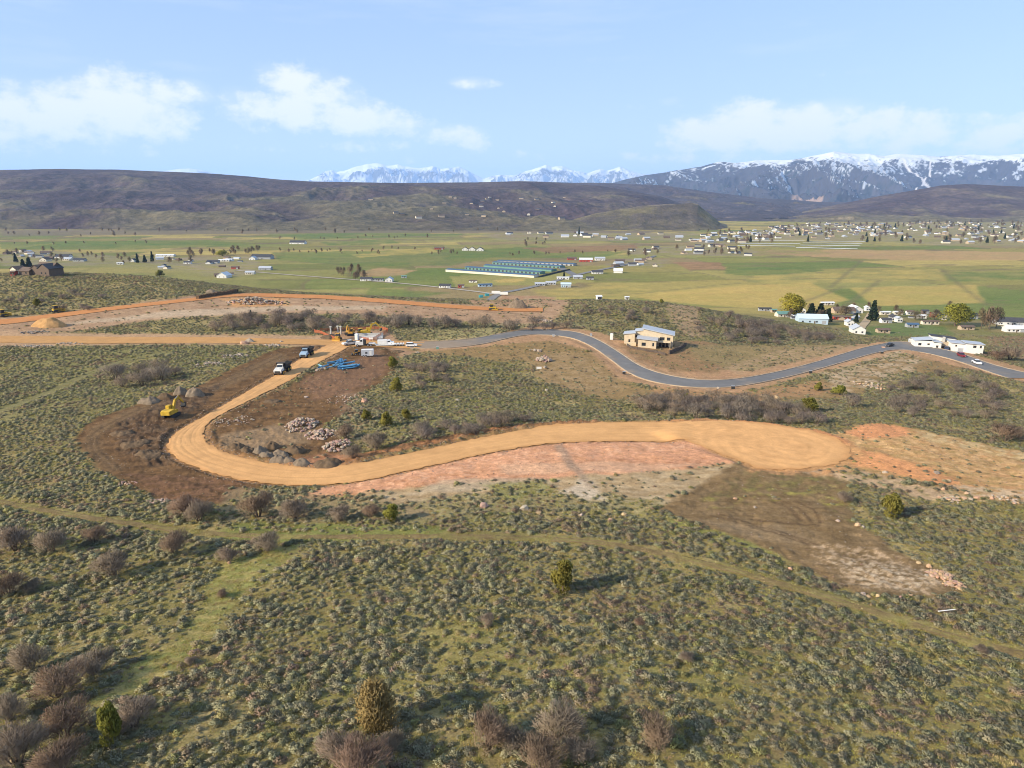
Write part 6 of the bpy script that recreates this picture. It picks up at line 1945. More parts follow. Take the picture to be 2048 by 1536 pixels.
# orange netting fence round the foundation, post by post
def net_fence(pts, lab, hgt=1.3, step=3.0):
    W = poly_w(pts)
    o0 = Vector((W[0, 0], W[0, 1], g1(W[0, 0], W[0, 1])))
    t = thing('safety_fence', lab, 'fence', o0)
    d = np.concatenate([[0], np.cumsum(np.hypot(*np.diff(W, axis=0).T))])
    n = max(2, int(d[-1] / step) + 1)
    q = np.linspace(0, d[-1], n)
    P = [Vector((np.interp(k, d, W[:, 0]), np.interp(k, d, W[:, 1]), 0)) for k in q]
    for v in P:
        v.z = g1(v.x, v.y)
    for a, b in zip(P[:-1], P[1:]):
        m = MB()
        sag = random.uniform(.05, .3)
        for h0, h1 in ((.12, .22), (.34, .44), (.56, .66), (.78, .88), (1.0, 1.1), (1.2, 1.3)):
            k = hgt / 1.3
            mid = (a + b) / 2
            m.add([a - o0 + Vector((0, 0, h0 * k)), mid - o0 + Vector((0, 0, (h0 - sag * h0) * k)), mid - o0 + Vector((0, 0, (h1 - sag * h1) * k)), a - o0 + Vector((0, 0, h1 * k)),
                   b - o0 + Vector((0, 0, h0 * k)), b - o0 + Vector((0, 0, h1 * k))], [(0, 1, 2, 3), (1, 4, 5, 2)])
        L_ = (b - a).length; ns = max(3, int(L_ / .25))
        for i in range(ns + 1):
            c = a.lerp(b, i / ns) - o0
            e = (b - a).normalized() * .045
            m.add([c - e + Vector((0, 0, .12)), c + e + Vector((0, 0, .12)), c + e + Vector((0, 0, hgt * .9)), c - e + Vector((0, 0, hgt * .9))], [(0, 1, 2, 3)])
        m.build('netting', ORNG, t)
    for v in P:
        m = MB(); m.tube(v - o0 - Vector((0, 0, .2)), v - o0 + Vector((0, 0, hgt + .15)), .05, n=6); m.build('post', DARK, t)


net_fence([(628, 665), (642, 667), (655, 675), (670, 680)], 'orange netting fence at the left of the equipment yard', 1.6)
net_fence([(640, 662), (670, 661), (700, 660), (735, 659), (765, 659), (776, 663)], 'orange netting fence along the back of the equipment yard', 1.6)
net_fence([(717, 680), (733, 682), (748, 682), (760, 674), (770, 668), (776, 663)], 'orange netting fence in front of the concrete foundation', 1.6)

p = spot(741, 675)               # concrete foundation
t = thing('concrete_foundation', 'grey concrete foundation with white forms inside the orange fence', 'foundation', p, R(8))
part(t, 'slab', CONC, (-5.5, 5.5, -3.5, 3.5, -.3, .35))
part(t, 'wall', CONC, (-5.5, 5.5, 3.3, 3.6, .35, 1.3))
for k in range(5):
    part(t, 'form_panel', WHITE, (-4.8 + 2.2 * k, -3.4 + 2.2 * k, -3.62, -3.5, -.2, .9))
for k, (px, py) in enumerate([(676, 668), (682, 669), (662, 669)]):
    q = spot(px, py)
    b = MB(); b.tube((0, 0, -.3), (0, 0, 3.6), .35, n=10); b.box(-.45, .45, -.45, .45, 3.3, 3.7)
    o = b.build('concrete_pillar', CONC); o.location = q
    tag(o, ['pale concrete pillar left of the taller one in the equipment yard', 'tall pale concrete pillar in the equipment yard', 'short white pillar at the left fence of the yard'][k], 'pillar')
for k, (px, py) in enumerate([(742, 683), (1078, 742)]):
    q = spot(px, py)
    t = thing('sign_board', ['small white board on two legs before the orange fence', 'small white sign on the slope below the pinkish rock heap'][k], 'sign', q)
    part(t, 'board', WHITE, (-.9, .9, -.04, .04, .9, 1.7))
    for s in (-1, 1):
        part(t, 'leg', LUMB, (s * .7 - .05, s * .7 + .05, .05, .12, -.2, 1.6))
for k, (px, py) in enumerate([(875, 697), (1107, 672), (1248, 748), (1466, 778), (1621, 746), (1764, 706), (1182, 655 + 18)]):
    q = spot(px, py)
    t = thing('utility_box', ['green utility box at the start of the pavement', 'utility box at the top of the paved rise', 'dark utility box at the first road bend', 'dark utility box below the lowest road bend', 'dark utility box on the long road stretch', 'utility box by the road crest opposite the black car', 'utility box inside the upper road bend'][k], 'utility box', q)
    part(t, 'cabinet', [GNROOF, GREYW, DARK, DARK, DARK, DARK, GREYW][k], (-.5, .5, -.4, .4, -.1, 1.0))
    part(t, 'lid', STEEL, (-.54, .54, -.44, .44, 1.0, 1.08))
q = spot(1893, 1230)
b = MB(); b.tube((-1.0, 0, .45), (1.0, .12, .62), .055, n=8); b.tube((-1.02, 0, .45), (-.94, 0, .455), .075, n=8)
o = b.build('white_pipe', WHITE); o.location = q
tag(o, 'thin white pipe lying across the sage near the right edge', 'pipe')


# ------------------------------------------------------------------ the plywood house under construction
def shed_roof(b, x0, x1, y0, y1, zl, zr, th=.35, ov=.7):
    """single-pitch roof slab, height zl at the left and zr at the right"""
    s = (zr - zl) / (x1 - x0)
    xa, xb = x0 - ov, x1 + ov
    za, zb_ = zl - s * ov, zr + s * ov
    b.hexa([(xa, y0 - ov, za), (xb, y0 - ov, zb_), (xb, y1 + ov, zb_), (xa, y1 + ov, za)], [(xa, y0 - ov, za + th), (xb, y0 - ov, zb_ + th), (xb, y1 + ov, zb_ + th), (xa, y1 + ov, za + th)])


def wall_block(b, x0, x1, y0, y1, z0, zl, zr):
    b.hexa([(x0, y0, z0), (x1, y0, z0), (x1, y1, z0), (x0, y1, z0)], [(x0, y0, zl), (x1, y0, zr), (x1, y1, zr), (x0, y1, zl)])


def window(t, x, y, z, w, h, face='front'):
    b = MB(); f = MB()
    if face == 'front':
        b.box(x - w / 2, x + w / 2, y - .03, y + .01, z, z + h)
        f.box(x - w / 2 - .1, x + w / 2 + .1, y - .06, y - .031, z - .1, z); f.box(x - w / 2 - .1, x + w / 2 + .1, y - .06, y - .031, z + h, z + h + .1)
    else:
        b.box(x - .01, x + .03, y - w / 2, y + w / 2, z, z + h)
        f.box(x + .031, x + .06, y - w / 2 - .1, y + w / 2 + .1, z - .1, z); f.box(x + .031, x + .06, y - w / 2 - .1, y + w / 2 + .1, z + h, z + h + .1)
    o = b.build('window', GLASS, t); f.build('window_trim', LUMB, o)


p = spot(1300, 697)
m = mpp(p) * 100            # about as long as it looks
k = m / 23.5
t = thing('house_under_construction', 'unfinished plywood house with grey-blue sloping roofs beside the paved road', 'house', (p.x, p.y + 5, p.z - .3), R(-14), None, k)
b = MB(); wall_block(b, -2.5, 11.5, 3, 12, -.8, 8.2, 5.6); b.build('wall', PLY, t)
b = MB(); wall_block(b, -11.5, -6.5, 2, 8, -.8, 5.4, 6.0); b.build('wall', PLY, t)
b = MB(); wall_block(b, -6.5, -2.5, 4, 10, -.8, 6.6, 7.2); b.build('wall', PLY, t)
b = MB(); wall_block(b, -4.5, 4.0, -4, 3, -1.2, 4.6, 4.0); b.build('wall', PLY, t)
b = MB(); shed_roof(b, -2.5, 11.5, 3, 12, 8.22, 5.62); b.build('roof', GRROOF, t)
b = MB(); shed_roof(b, -11.5, -6.6, 2, 8, 5.42, 6.02, ov=.5); b.build('roof', GRROOF, t)
b = MB(); shed_roof(b, -6.4, -2.6, 4, 10, 6.62, 7.22, ov=.4); b.build('roof', GRROOF, t)
b = MB(); shed_roof(b, -4.5, 4.0, -4, 3, 4.62, 4.02); b.build('roof', GRROOF, t)
for (x, y, z, w, h) in [(-9.0, 2, 1.6, .9, 1.4), (-1.8, -4, 1.3, 1.9, 1.6), (2.6, -4, 1.3, .8, 1.6), (-5.6, 4, 3.8, 1.4, 1.2), (6.4, 3, 3.0, 2.2, 1.5), (9.4, 3, 3.0, 1.6, 1.5)]:
    window(t, x, y, z, w, h)
for (y, z, w, h) in [(0, -.2, 3.2, 2.6)]:  # garage opening, not glazed: dark pane stands in for the shade inside
    window(t, 4.0, y, z, w, h, 'side')
for (y, z, w, h) in [(5.5, 0, 2.6, 2.4), (9.5, 0, 2.6, 2.4)]:  # two more garage openings, their inner shade drawn as dark panes
    window(t, 11.5, y, z, w, h, 'side')
b = MB(); b.box(4.0, 10.5, -.5, 3.0, 2.5, 2.75); b.box(4.1, 4.3, -.4, -.2, -.8, 2.5); b.box(10.2, 10.4, -.4, -.2, -.8, 2.5); b.build('balcony', LUMB, t)
for x in (5.6, 7.2, 8.8):
    window(t, x, 3, -.4, 1.2, 2.6)
b = MB(); b.box(-4.7, 7.5, -6.2, -4.05, -.9, -.65); b.build('deck', LUMB, t)
for x in (-4.3, -.3, 3.6, 7.2):
    part(t, 'post', LUMB, (x - .12, x + .12, -6.0, -5.8, -2.2, -.9))
b = MB(); b.box(-8.6, -3.6, -1.5, 1.8, -1.6, .2); b.build('foundation', CONC, t)
b = MB(); b.box(-5.0, 4.4, -4.3, 3, -2.2, -1.2); b.build('foundation', CONC, t)
for k2, (px, py, lab) in enumerate([(1262, 690, 'stack of lumber at the left of the plywood house')]):
    q = spot(px, py)
    t2 = thing('lumber_stack', lab, 'lumber', q, R(-10))
    for r0 in range(4):
        part(t2, 'board_bundle', LUMB, (-2.2, 2.2, -.9, .9, .02 + .32 * r0, .30 + .32 * r0))


def low_wall(pts, lab, hgt, mat_, thick=.5):
    W = resample(poly_w(pts), 26)
    o0 = Vector((W[0, 0], W[0, 1], g1(W[0, 0], W[0, 1])))
    t = thing('retaining_wall', lab, 'wall', o0)
    for a, b_ in zip(W[:-1], W[1:]):
        A_ = Vector((a[0], a[1], g1(*a))) - o0; B_ = Vector((b_[0], b_[1], g1(*b_))) - o0
        h = hgt * random.uniform(.85, 1.1)
        m = MB(); m.beam(A_ + Vector((0, 0, h / 2 - .3)), B_ + Vector((0, 0, h / 2 - .3)) - (B_ - A_) * .04, thick * random.uniform(.85, 1.1), h + .6); m.build('stone', mat_, t)


DKSTONE = paint('dark retaining stone', (.10, .075, .06), .95, var=.25)
low_wall([(1254, 690), (1262, 697), (1290, 702), (1315, 705), (1332, 710)], 'curved dark retaining wall in front of the plywood house', .9, DKSTONE)
low_wall([(1338, 708), (1350, 704), (1364, 697), (1372, 692)], 'short dark retaining wall at the right corner of the plywood house', 1.6, DKSTONE)
low_wall([(1920, 702), (1938, 704), (1958, 708), (1975, 712)], 'dark retaining wall in front of the white house', .8, DKSTONE)
low_wall([(395, 598), (425, 592), (455, 588), (474, 583)], 'dark cut bank along the far terrace road', 2.2, EARTHM, 2.0)

# ------------------------------------------------------------------ the white house
p = spot(1910, 704)
k = mpp(p) * 120 / 34
t = thing('white_house', 'long white house with grey roofs at the crest of the paved road', 'house', (p.x, p.y + 7, g1(p.x, p.y + 4) + .2), R(-16), None, k)
b = MB(); wall_block(b, -17, -8, -2, 6, -1.5, 4.2, 4.2); b.build('wall', WHITE, t)
b = MB(); wall_block(b, -8, -4, -4, 5, -1.5, 3.8, 3.8); b.build('wall', WHITE, t)
b = MB(); wall_block(b, 1, 8, -4, 5, -1.5, 4.0, 3.6); b.build('wall', WHITE, t)
b = MB(); wall_block(b, 8, 17, -5, 3, -1.8, 4.0, 4.0); b.build('wall', WHITE, t)
b = MB(); wall_block(b, -4, 1, 1, 6, -1.5, 3.4, 3.4); b.build('wall', TANW, t)
for (x0, x1, y0, y1, zl, zr, m_) in [(-17, -8.2, -2, 6, 4.22, 5.2, GRROOF), (-7.9, -4, -4, 5, 4.4, 3.85, GRROOF), (-7, 6, 5.6, 11, 6.2, 4.9, DKROOF), (1, 7.8, -4, 5, 4.3, 3.9, GRROOF), (8.2, 17, -5, 3, 4.6, 4.05, BLROOF if False else GRROOF)]:
    b = MB(); shed_roof(b, x0, x1, y0, y1, zl, zr, .3, .55); b.build('roof', m_, t)
b = MB(); wall_block(b, -7, 6, 5.6, 11, -1.5, 6.2, 4.9); b.build('wall', WHITE, t)
for (x, y, z, w, h) in [(-10, -2, 2.0, 1.2, .9), (-14.5, -2, 1.6, 1.6, 1.3), (3.5, -4, 2.3, .9, .9), (12.5, -5, 2.2, 1.6, 1.3), (15.5, -5, 2.2, .9, 1.3), (-6, -4, .9, 1.1, 1.4)]:
    window(t, x, y, z, w, h)
part(t, 'garage_door', GREYW, (4.6, 7.4, -4.06, -4.0, -1.2, 1.4))
part(t, 'front_door', BROWNW, (-2.0, -.8, .94, 1.0, -1.2, 1.3))
part(t, 'chimney', CONC, (-1.6, -.4, 3, 4.2, 3.4, 6.2))
q = spot(1900, 706)
t2 = MB(); t2.box(-7, 5, -3.2, 3.2, -.4, .14)
o = t2.build('driveway_slab', CONC); o.location = q; o.rotation_euler = (0, 0, R(-14))
tag(o, 'pale concrete driveway in front of the white house', None, kind='structure')


# ------------------------------------------------------------------ houses of the settlements
def house_meshes(w, d, h, rh, wall_m, roof_m):
    b = MB()
    b.add([(-w / 2, -d / 2, -.6), (w / 2, -d / 2, -.6), (w / 2, d / 2, -.6), (-w / 2, d / 2, -.6), (-w / 2, -d / 2, h), (w / 2, -d / 2, h), (w / 2, d / 2, h), (-w / 2, d / 2, h), (-w / 2, 0, h + rh), (w / 2, 0, h + rh)],
          [(0, 1, 5, 4), (2, 3, 7, 6), (1, 2, 6, 9, 5), (3, 0, 4, 8, 7)])
    r = MB(); o = .45; th = .22
    s = rh / (d / 2)
    for sg in (-1, 1):
        y1, z1 = sg * (d / 2 + o), h - s * o
        pts = [(-w / 2 - o, 0, h + rh + .02), (w / 2 + o, 0, h + rh + .02), (w / 2 + o, y1, z1 + .02), (-w / 2 - o, y1, z1 + .02)]
        up = [(x, y, z + th) for x, y, z in pts]
        if sg > 0:
            r.hexa(pts, up)
        else:
            r.hexa(pts[::-1], up[::-1])
    return b.mesh('wall', wall_m), r.mesh('roof', roof_m)


win_me = MB(); win_me.box(-.6, .6, -.03, .03, 0, 1.2); win_me = win_me.mesh('window', GLASS)
door_me = MB(); door_me.box(-.5, .5, -.04, .04, 0, 2.1); door_me = door_me.mesh('door', BROWNW)
gar_me = MB(); gar_me.box(-1.5, 1.5, -.04, .04, 0, 2.4); gar_me = gar_me.mesh('garage_door', GREYW)
HC = {}


def settle_house(px, py, w_px, kind, wall_m, roof_m, lab, rot=0, group=None, name='house', dz=0):
    p = spot(px, py)
    w = w_px * mpp(p)
    d, h, rh = {'house': (w * .55, 3.0, w * .14), 'long': (w * .30, 2.6, w * .05), 'gable': (w * 1.25, 3.4, w * .30), 'barn': (w * .5, 4.0, w * .12), 'shed': (w * .5, 2.5, w * .10)}[kind]
    d = max(d, 3.5); rh = max(rh, .6)
    t = thing(name, lab, {'barn': 'barn', 'shed': 'shed'}.get(kind, 'house'), (p.x, p.y + d * .3, g1(p.x, p.y + d * .3)), R(rot + (90 if kind == 'gable' else 0)), group)
    if kind == 'gable':
        w, d = d, w
    a, b = house_meshes(w, d, h, rh, wall_m, roof_m)
    link('wall', a, t); link('roof', b, t)
    if kind == 'gable':
        for yy in (-.25, .22):
            link('window', win_me, t, (-w / 2 - .02, yy * d, 1.0), R(90))
        return t
    n = 2 if w < 12 else 4
    for i in range(n):
        x = -w / 2 + w * (i + .6) / (n + .2)
        link('window', win_me, t, (x, -d / 2 - .02, .95))
    link('door', door_me, t, (w * .05, -d / 2 - .02, 0))
    if kind in ('house', 'barn'):
        link('garage_door', gar_me, t, (w * .36, -d / 2 - .02, 0))
    return t


SET = [(1566, 634, 26, 'house', CREAM, GNROOF, 'cream house with a green roof under the yellow willow', 8), (1604, 626, 13, 'gable', WHITE, DKROOF, 'tall white gable with a dark roof behind the willow', -5), (1626, 646, 56, 'barn', BLUEW, LBROOF, 'big barn with a pale blue and white metal roof', -8),
       (1655, 610, 26, 'long', CREAM, WHROOF, 'cream mobile home alone at the field edge', 4), (1688, 627, 42, 'house', TANW, BRROOF, 'house with a wide tan-brown roof in the settlement', 0), (1712, 626, 22, 'gable', WHITE, WHROOF, 'white gabled house with a pale roof left of the spruce', 0),
       (1684, 640, 32, 'long', REDW, BRROOF, 'long reddish-brown house below the tan roof', -4), (1700, 652, 13, 'gable', WHITE, GRROOF, 'little white gable in the orange bushes', -4), (1718, 668, 24, 'gable', WHITE, GRROOF, 'white gabled garage nearest the ridge scrub', -12),
       (1767, 666, 24, 'shed', TANW, BRROOF, 'low tan shed on the green lawn', -2), (1770, 630, 20, 'long', CREAM, WHROOF, 'cream trailer right of the spruce, at the back', 0), (1772, 646, 20, 'house', WHITE, DKROOF, 'white house with dark roof right of the spruce', 4),
       (1788, 642, 12, 'gable', WHITE, DKROOF, 'first of two small white gables by the lawn', 0), (1798, 645, 10, 'gable', WHITE, GRROOF, 'second, smaller white gable by the lawn', 0), (1796, 630, 18, 'long', CREAM, WHROOF, 'cream trailer at the back of the settlement', 3),
       (1825, 655, 22, 'shed', GREYW, BLROOF, 'grey shed with a blue roof on the lawn', -3), (1861, 649, 32, 'long', CREAM, BRROOF, 'long cream trailer with brown roof by the lawn', -2), (1843, 637, 18, 'long', WHITE, WHROOF, 'white camper trailer amid the settlement', -10),
       (1872, 634, 18, 'house', REDW, BRROOF, 'brown house behind the long cream trailer', 0), (1888, 640, 9, 'gable', CREAM, DKROOF, 'tiny yellow gable left of the willow', 0), (1940, 638, 28, 'house', WHITE, DKROOF, 'white house with dark roof right of the willow', 0),
       (1934, 660, 26, 'shed', TANW, BRROOF, 'open tan shed below the willow', 0), (2022, 650, 48, 'house', WHITE, DKROOF, 'large white house with a dark roof near the right edge', -14), (2030, 664, 34, 'house', WHITE, WHROOF, 'low white house with a pale roof at the right edge', -8),
       (1530, 622, 24, 'long', GREYW, DKROOF, 'dark grey building half hidden behind the ridge', -3), (1548, 625, 10, 'shed', TANW, GNROOF, 'little green-roofed shed left of the willow', 0), (1735, 622, 8, 'gable', WHITE, WHROOF, 'tiny white gable behind the spruce', 0), (1820, 630, 14, 'house', WHITE, BRROOF, 'white cottage at the back of the settlement, right of centre', 0), (1850, 628, 12, 'house', BROWNW, DKROOF, 'dark cottage at the back of the settlement', 0),
       # left settlement
       (125, 516, 28, 'house', WHITE, DKROOF, 'white house with a dark roof behind the brown house', 0), (158, 523, 22, 'house', GREYW, DKROOF, 'grey house with dark roof right of the brown house', 0), (135, 521, 18, 'house', CREAM, GRROOF, 'cream house below the white dark-roofed one', -6),
       (88, 523, 14, 'gable', CREAM, BRROOF, 'tall cream gable behind the brown house', 0), (90, 508, 18, 'house', CREAM, BRROOF, 'cream house high on the left settlement slope', 20), (330, 513, 36, 'long', WHITE, WHROOF, 'long white shed at the back of the left settlement', 0), (425, 527, 22, 'house', GREYW, DKROOF, 'grey house in the middle of the left settlement', 0),
       (375, 528, 14, 'house', WHITE, DKROOF, 'white house left of the grey one in the left settlement', 0), (448, 523, 22, 'long', WHITE, WHROOF, 'white trailer row at the right of the left settlement', 0), (523, 518, 40, 'barn', GREYW, DKROOF, 'long dark barn at the right end of the left settlement', -3), (505, 520, 12, 'gable', WHITE, GRROOF, 'white gable at the end of the long dark barn', 0),
       (446, 556, 20, 'gable', WHITE, WHROOF, 'white gabled shed at the front of the left settlement', -4), (530, 540, 24, 'house', GREYW, GRROOF, 'grey farm building by the gravel lane', 0), (500, 549, 18, 'house', CREAM, GRROOF, 'cream farmhouse nearest the lane', 0), (470, 538, 14, 'house', REDW, BRROOF, 'reddish farm shed in the left settlement', 0), (240, 529, 12, 'long', WHITE, WHROOF, 'small white trailer at the meadow edge', 8), (265, 524, 9, 'gable', WHITE, DKROOF, 'tiny white gable beside the narrow spruces', 0),
       (595, 488, 30, 'barn', WHITE, DKROOF, 'white barn alone in the far pasture', -4),
       # farms along the valley road
       (930, 501, 12, 'gable', WHITE, BRROOF, 'white gable, left one of three far out in the pasture', 0), (944, 501, 13, 'gable', WHITE, BRROOF, 'white gable, middle one of three far out in the pasture', 0), (960, 502, 14, 'gable', WHITE, DKROOF, 'white gable, right one of three far out in the pasture', 0), (878, 499, 18, 'house', REDW, BRROOF, 'red-roofed house left of the three white gables', 0),
       (732, 562, 22, 'house', WHITE, DKROOF, 'white farmhouse left in the farmyard below the dirt field', 0), (756, 562, 22, 'long', GREYW, DKROOF, 'dark shed row in the middle of the farmyard', -4), (778, 564, 14, 'gable', WHITE, GRROOF, 'white gable at the right of the farmyard', 0), (808, 556, 10, 'shed', GREYW, GNROOF, 'little green shed right of the farmyard', 0),
       (890, 576, 22, 'house', WHITE, DKROOF, 'white house with a dark roof by the gravel lane', -8), (922, 575, 12, 'house', REDW, BRROOF, 'maroon shed beside the lane house', 0), (946, 565, 16, 'long', WHITE, BRROOF, 'white trailer with a maroon roof behind the lane', 0), (970, 573, 28, 'long', BLUEW, BLROOF, 'long building with a blue metal roof by the lane', 14),
       (1080, 571, 20, 'shed', GREYW, GRROOF, 'grey shed, left of two by the valley road', 0), (1102, 569, 20, 'shed', GREYW, GRROOF, 'grey shed, right of two by the valley road', -6), (1132, 575, 20, 'barn', BLUEW, LBROOF, 'pale blue quonset-like barn right of the grey sheds', -4), (1126, 559, 24, 'long', WHITE, WHROOF, 'white farmhouse behind the pale blue barn', -3), (1156, 558, 18, 'house', GREYW, GRROOF, 'grey farm building right of the white farmhouse', 0),
       (1180, 560, 14, 'house', GREYW, DKROOF, 'dark shed alone in the straw field', 0), (1195, 548, 22, 'house', WHITE, DKROOF, 'white house with dark roof near the road junction', 0), (1237, 546, 14, 'gable', WHITE, WHROOF, 'white gable alone right of the junction house', 80), (1172, 524, 26, 'barn', REDW, WHROOF, 'red barn with a pale roof beyond the storage sheds', -3), (1200, 521, 20, 'barn', WHITE, GRROOF, 'white barn beside the red one', 0), (1144, 520, 18, 'house', REDW, BRROOF, 'low red shed left of the red barn', 0),
       (1198, 600, 9, 'long', WHITE, WHROOF, 'white camper on the edge of the valley behind the ridge', 10), (1254, 599, 8, 'long', WHITE, WHROOF, 'small white camper farther right behind the ridge', 0)]
for (px, py, w, kind, wm, rm, lab, rot) in SET:
    settle_house(px, py, w, kind, wm, rm, lab, rot, name={'barn': 'barn', 'shed': 'shed'}.get(kind, 'house'))

# the big brown house on the bench
p = spot(82, 550)
k = mpp(p) * 80 / 30
t = thing('house', 'large dark brown house with steep roofs on the left bench', 'house', p, R(-18), None, k)
for (x, y, w, d, h, rh, rz) in [(-9, -2, 10, 8, 3.2, 2.4, 0), (-1, 1, 9, 10, 4.4, 3.0, 90), (8, 2, 12, 11, 5.0, 3.4, 90), (3, 5, 16, 8, 5.4, 3.2, 0)]:
    a, b = house_meshes(w, d, h, rh, BROWNW, DKROOF if x > 5 else BRROOF)
    link('wall', a, t, (x, y, 0), R(rz)); link('roof', b, t, (x, y, .01 * x), R(rz))
for x in (-12, -7, 6, 10):
    link('window', win_me, t, (x, -6.05 if x < 0 else -4.05, 1.2))
settle_house(33, 548, 16, 'gable', CREAM, BRROOF, 'cream gabled garage left of the large brown house', -20)
settle_house(27, 552, 8, 'shed', REDW, BRROOF, 'little red shed at the left edge by the brown house', 0, name='shed')

# storage sheds
def storage(a, b, width, h, wall_m, roof_m, lab, doors=14, door_m=None):
    A_, B_ = spot(*a), spot(*b)
    c = (A_ + B_) / 2; L_ = (B_ - A_).length
    t = thing('storage_shed', lab, 'storage shed', (c.x, c.y, g1(c.x, c.y)), rz_to(A_, B_), 'long storage sheds in the valley')
    wm, rm = house_meshes(L_, width, h, 1.0, wall_m, roof_m)
    link('wall', wm, t); link('roof', rm, t)
    dm = MB(); dm.box(-1.6, 1.6, -.05, .05, 0, 2.6); dm = dm.mesh('door', door_m or GNROOF)
    for i in range(doors):
        link('door', dm, t, (-L_ / 2 + L_ * (i + .5) / doors, -width / 2 - .03, 0))


storage((897, 543), (1073, 555), 14, 3.4, CREAM, BLROOF, 'front storage shed with a long blank cream wall and blue roof', 0)
storage((935, 538), (1085, 548), 14, 3.2, GNROOF, BLROOF, 'second storage shed from the front, blue roof', 20, DKROOF)
storage((973, 534), (1108, 543), 15, 3.4, GNROOF, BLROOF, 'middle storage shed with green doors and blue roof', 18, GNROOF)
storage((990, 528), (1125, 536), 15, 3.4, GNROOF, BLROOF, 'fourth storage shed from the front, blue roof', 18, DKROOF)
storage((998, 525), (1150, 531.5), 15, 3.4, GREYW, BLROOF, 'rearmost storage shed, blue roof', 18, DKROOF)
low_wall([(1078, 555), (1095, 551), (1115, 546), (1140, 541)], 'dark wall along the road side of the storage yard', 2.4, DKROOF, 1.0)
for k, (px, py, w, lab) in enumerate([(992, 589, 17, 'white semi trailer, left one beside the valley road'), (1008, 591, 16, 'white semi trailer, right one beside the valley road')]):
    p = spot(px, py); m = mpp(p) * w
    t = thing('semi_trailer', lab, 'trailer', p, R(-8))
    part(t, 'box_body', WHITE, (-m / 2, m / 2, -1.3, 1.3, 1.1, 3.9))
    part(t, 'landing_gear', DARK, (m * .22, m * .25, -1, 1, 0, 1.1))
    wheels(t, 'truck', [(-m * .36, -.9), (-m * .36, .9), (-m * .44, -.9), (-m * .44, .9)])
TEAL = paint('teal tank plastic', (.06, .34, .36), .5, .4, var=.1)
for k, (px, py, w, lab) in enumerate([(962, 595, 8, 'teal container left in the roadside yard'), (974, 592, 8, 'teal container right in the roadside yard')]):
    p = spot(px, py); m = mpp(p) * w
    t = thing('storage_container', lab, 'container', p, R(20))
    part(t, 'box_body', TEAL, (-m / 2, m / 2, -1.3, 1.3, .1, 2.7))
    part(t, 'end_door', STEEL, (m / 2, m / 2 + .06, -1.2, 1.2, .2, 2.6))

# ------------------------------------------------------------------ far houses: whole small meshes, copied
def small_house(wm, rm, w=14, d=9, h=3.2, rh=2.2):
    b = MB()
    b.add([(-w / 2, -d / 2, -1.5), (w / 2, -d / 2, -1.5), (w / 2, d / 2, -1.5), (-w / 2, d / 2, -1.5), (-w / 2, -d / 2, h), (w / 2, -d / 2, h), (w / 2, d / 2, h), (-w / 2, d / 2, h), (-w / 2, 0, h + rh), (w / 2, 0, h + rh)],
          [(0, 1, 5, 4), (2, 3, 7, 6), (1, 2, 6, 9, 5), (3, 0, 4, 8, 7)])
    b.add([(-w / 2 - .5, -d / 2 - .5, h - .2), (w / 2 + .5, -d / 2 - .5, h - .2), (w / 2 + .5, 0, h + rh + .15), (-w / 2 - .5, 0, h + rh + .15), (w / 2 + .5, d / 2 + .5, h - .2), (-w / 2 - .5, d / 2 + .5, h - .2)],
          [(0, 1, 2, 3), (3, 2, 4, 5)], 1)
    return b.mesh('house', [wm, rm])


FAR = [small_house(*a) for a in ((WHITE, GRROOF), (CREAM, DKROOF), (CREAM, BRROOF), (WHITE, DKROOF), (GREYW, DKROOF), (TANW, BRROOF), (TANW, GRROOF), (GREYW, GRROOF), (BROWNW, BRROOF))]
HILLH = [small_house(*a) for a in ((TANW, BRROOF), (CREAM, BRROOF), (BROWNW, DKROOF), (TANW, DKROOF))]


def far_houses(poly, n, protos, lab, grp, seed, size=(.8, 1.5), gap=14, hit=None):
    rs_ = random.Random(seed)
    if hit is None:
        pts = [(x, y, g1(x, y)) for x, y in in_poly_pts(poly, n, rs_, gap=gap)]
    else:
        xs = [q[0] for q in poly]; ys = [q[1] for q in poly]
        pts = []
        for _ in range(n):
            v = hit(rs_.uniform(min(xs), max(xs)), rs_.uniform(min(ys), max(ys)))
            pts.append((v.x, v.y, v.z))
    for x, y, z in pts:
        s = rs_.uniform(*size)
        o = link('house', rs_.choice(protos), None, (x, y, z), R(rs_.choice((0, 90, 20, -15)) + rs_.uniform(-10, 10)), (s, s, s * rs_.uniform(.8, 1.1)))
        tag(o, lab, 'house', grp)


far_houses([(1540, 455), (1640, 447), (1760, 452), (1790, 470), (1730, 480), (1600, 478), (1540, 470)], 40, FAR, 'small pale house in the dense middle of the far town', 'middle of the far town', 1, (.9, 1.6), 22)
far_houses([(1750, 447), (2060, 443), (2060, 490), (1900, 488), (1770, 470)], 34, FAR, 'small house in the spread-out right part of the far town', 'right part of the far town', 2, (.9, 1.5), 30)
far_houses([(1400, 470), (1540, 462), (1560, 482), (1470, 495), (1380, 488)], 20, FAR, 'small house at the near left part of the far town', 'left part of the far town', 3, (.8, 1.5), 18)
far_houses([(1250, 498), (1420, 490), (1520, 505), (1500, 512), (1330, 508), (1260, 508)], 18, FAR, 'small house in the hamlet beyond the red barn', 'hamlet beyond the red barn', 4, (.8, 1.4), 14)
far_houses([(1200, 530), (1260, 518), (1340, 520), (1330, 534), (1240, 535)], 10, FAR, 'small house in the cluster right of the white barn', 'cluster right of the white barn', 5, (.8, 1.2), 14)
far_houses([(970, 470), (1100, 464), (1200, 466), (1180, 480), (1000, 479)], 14, FAR, 'small house in the row below the butte, far centre', 'row of houses at the far centre', 6, (.9, 1.7), 22)
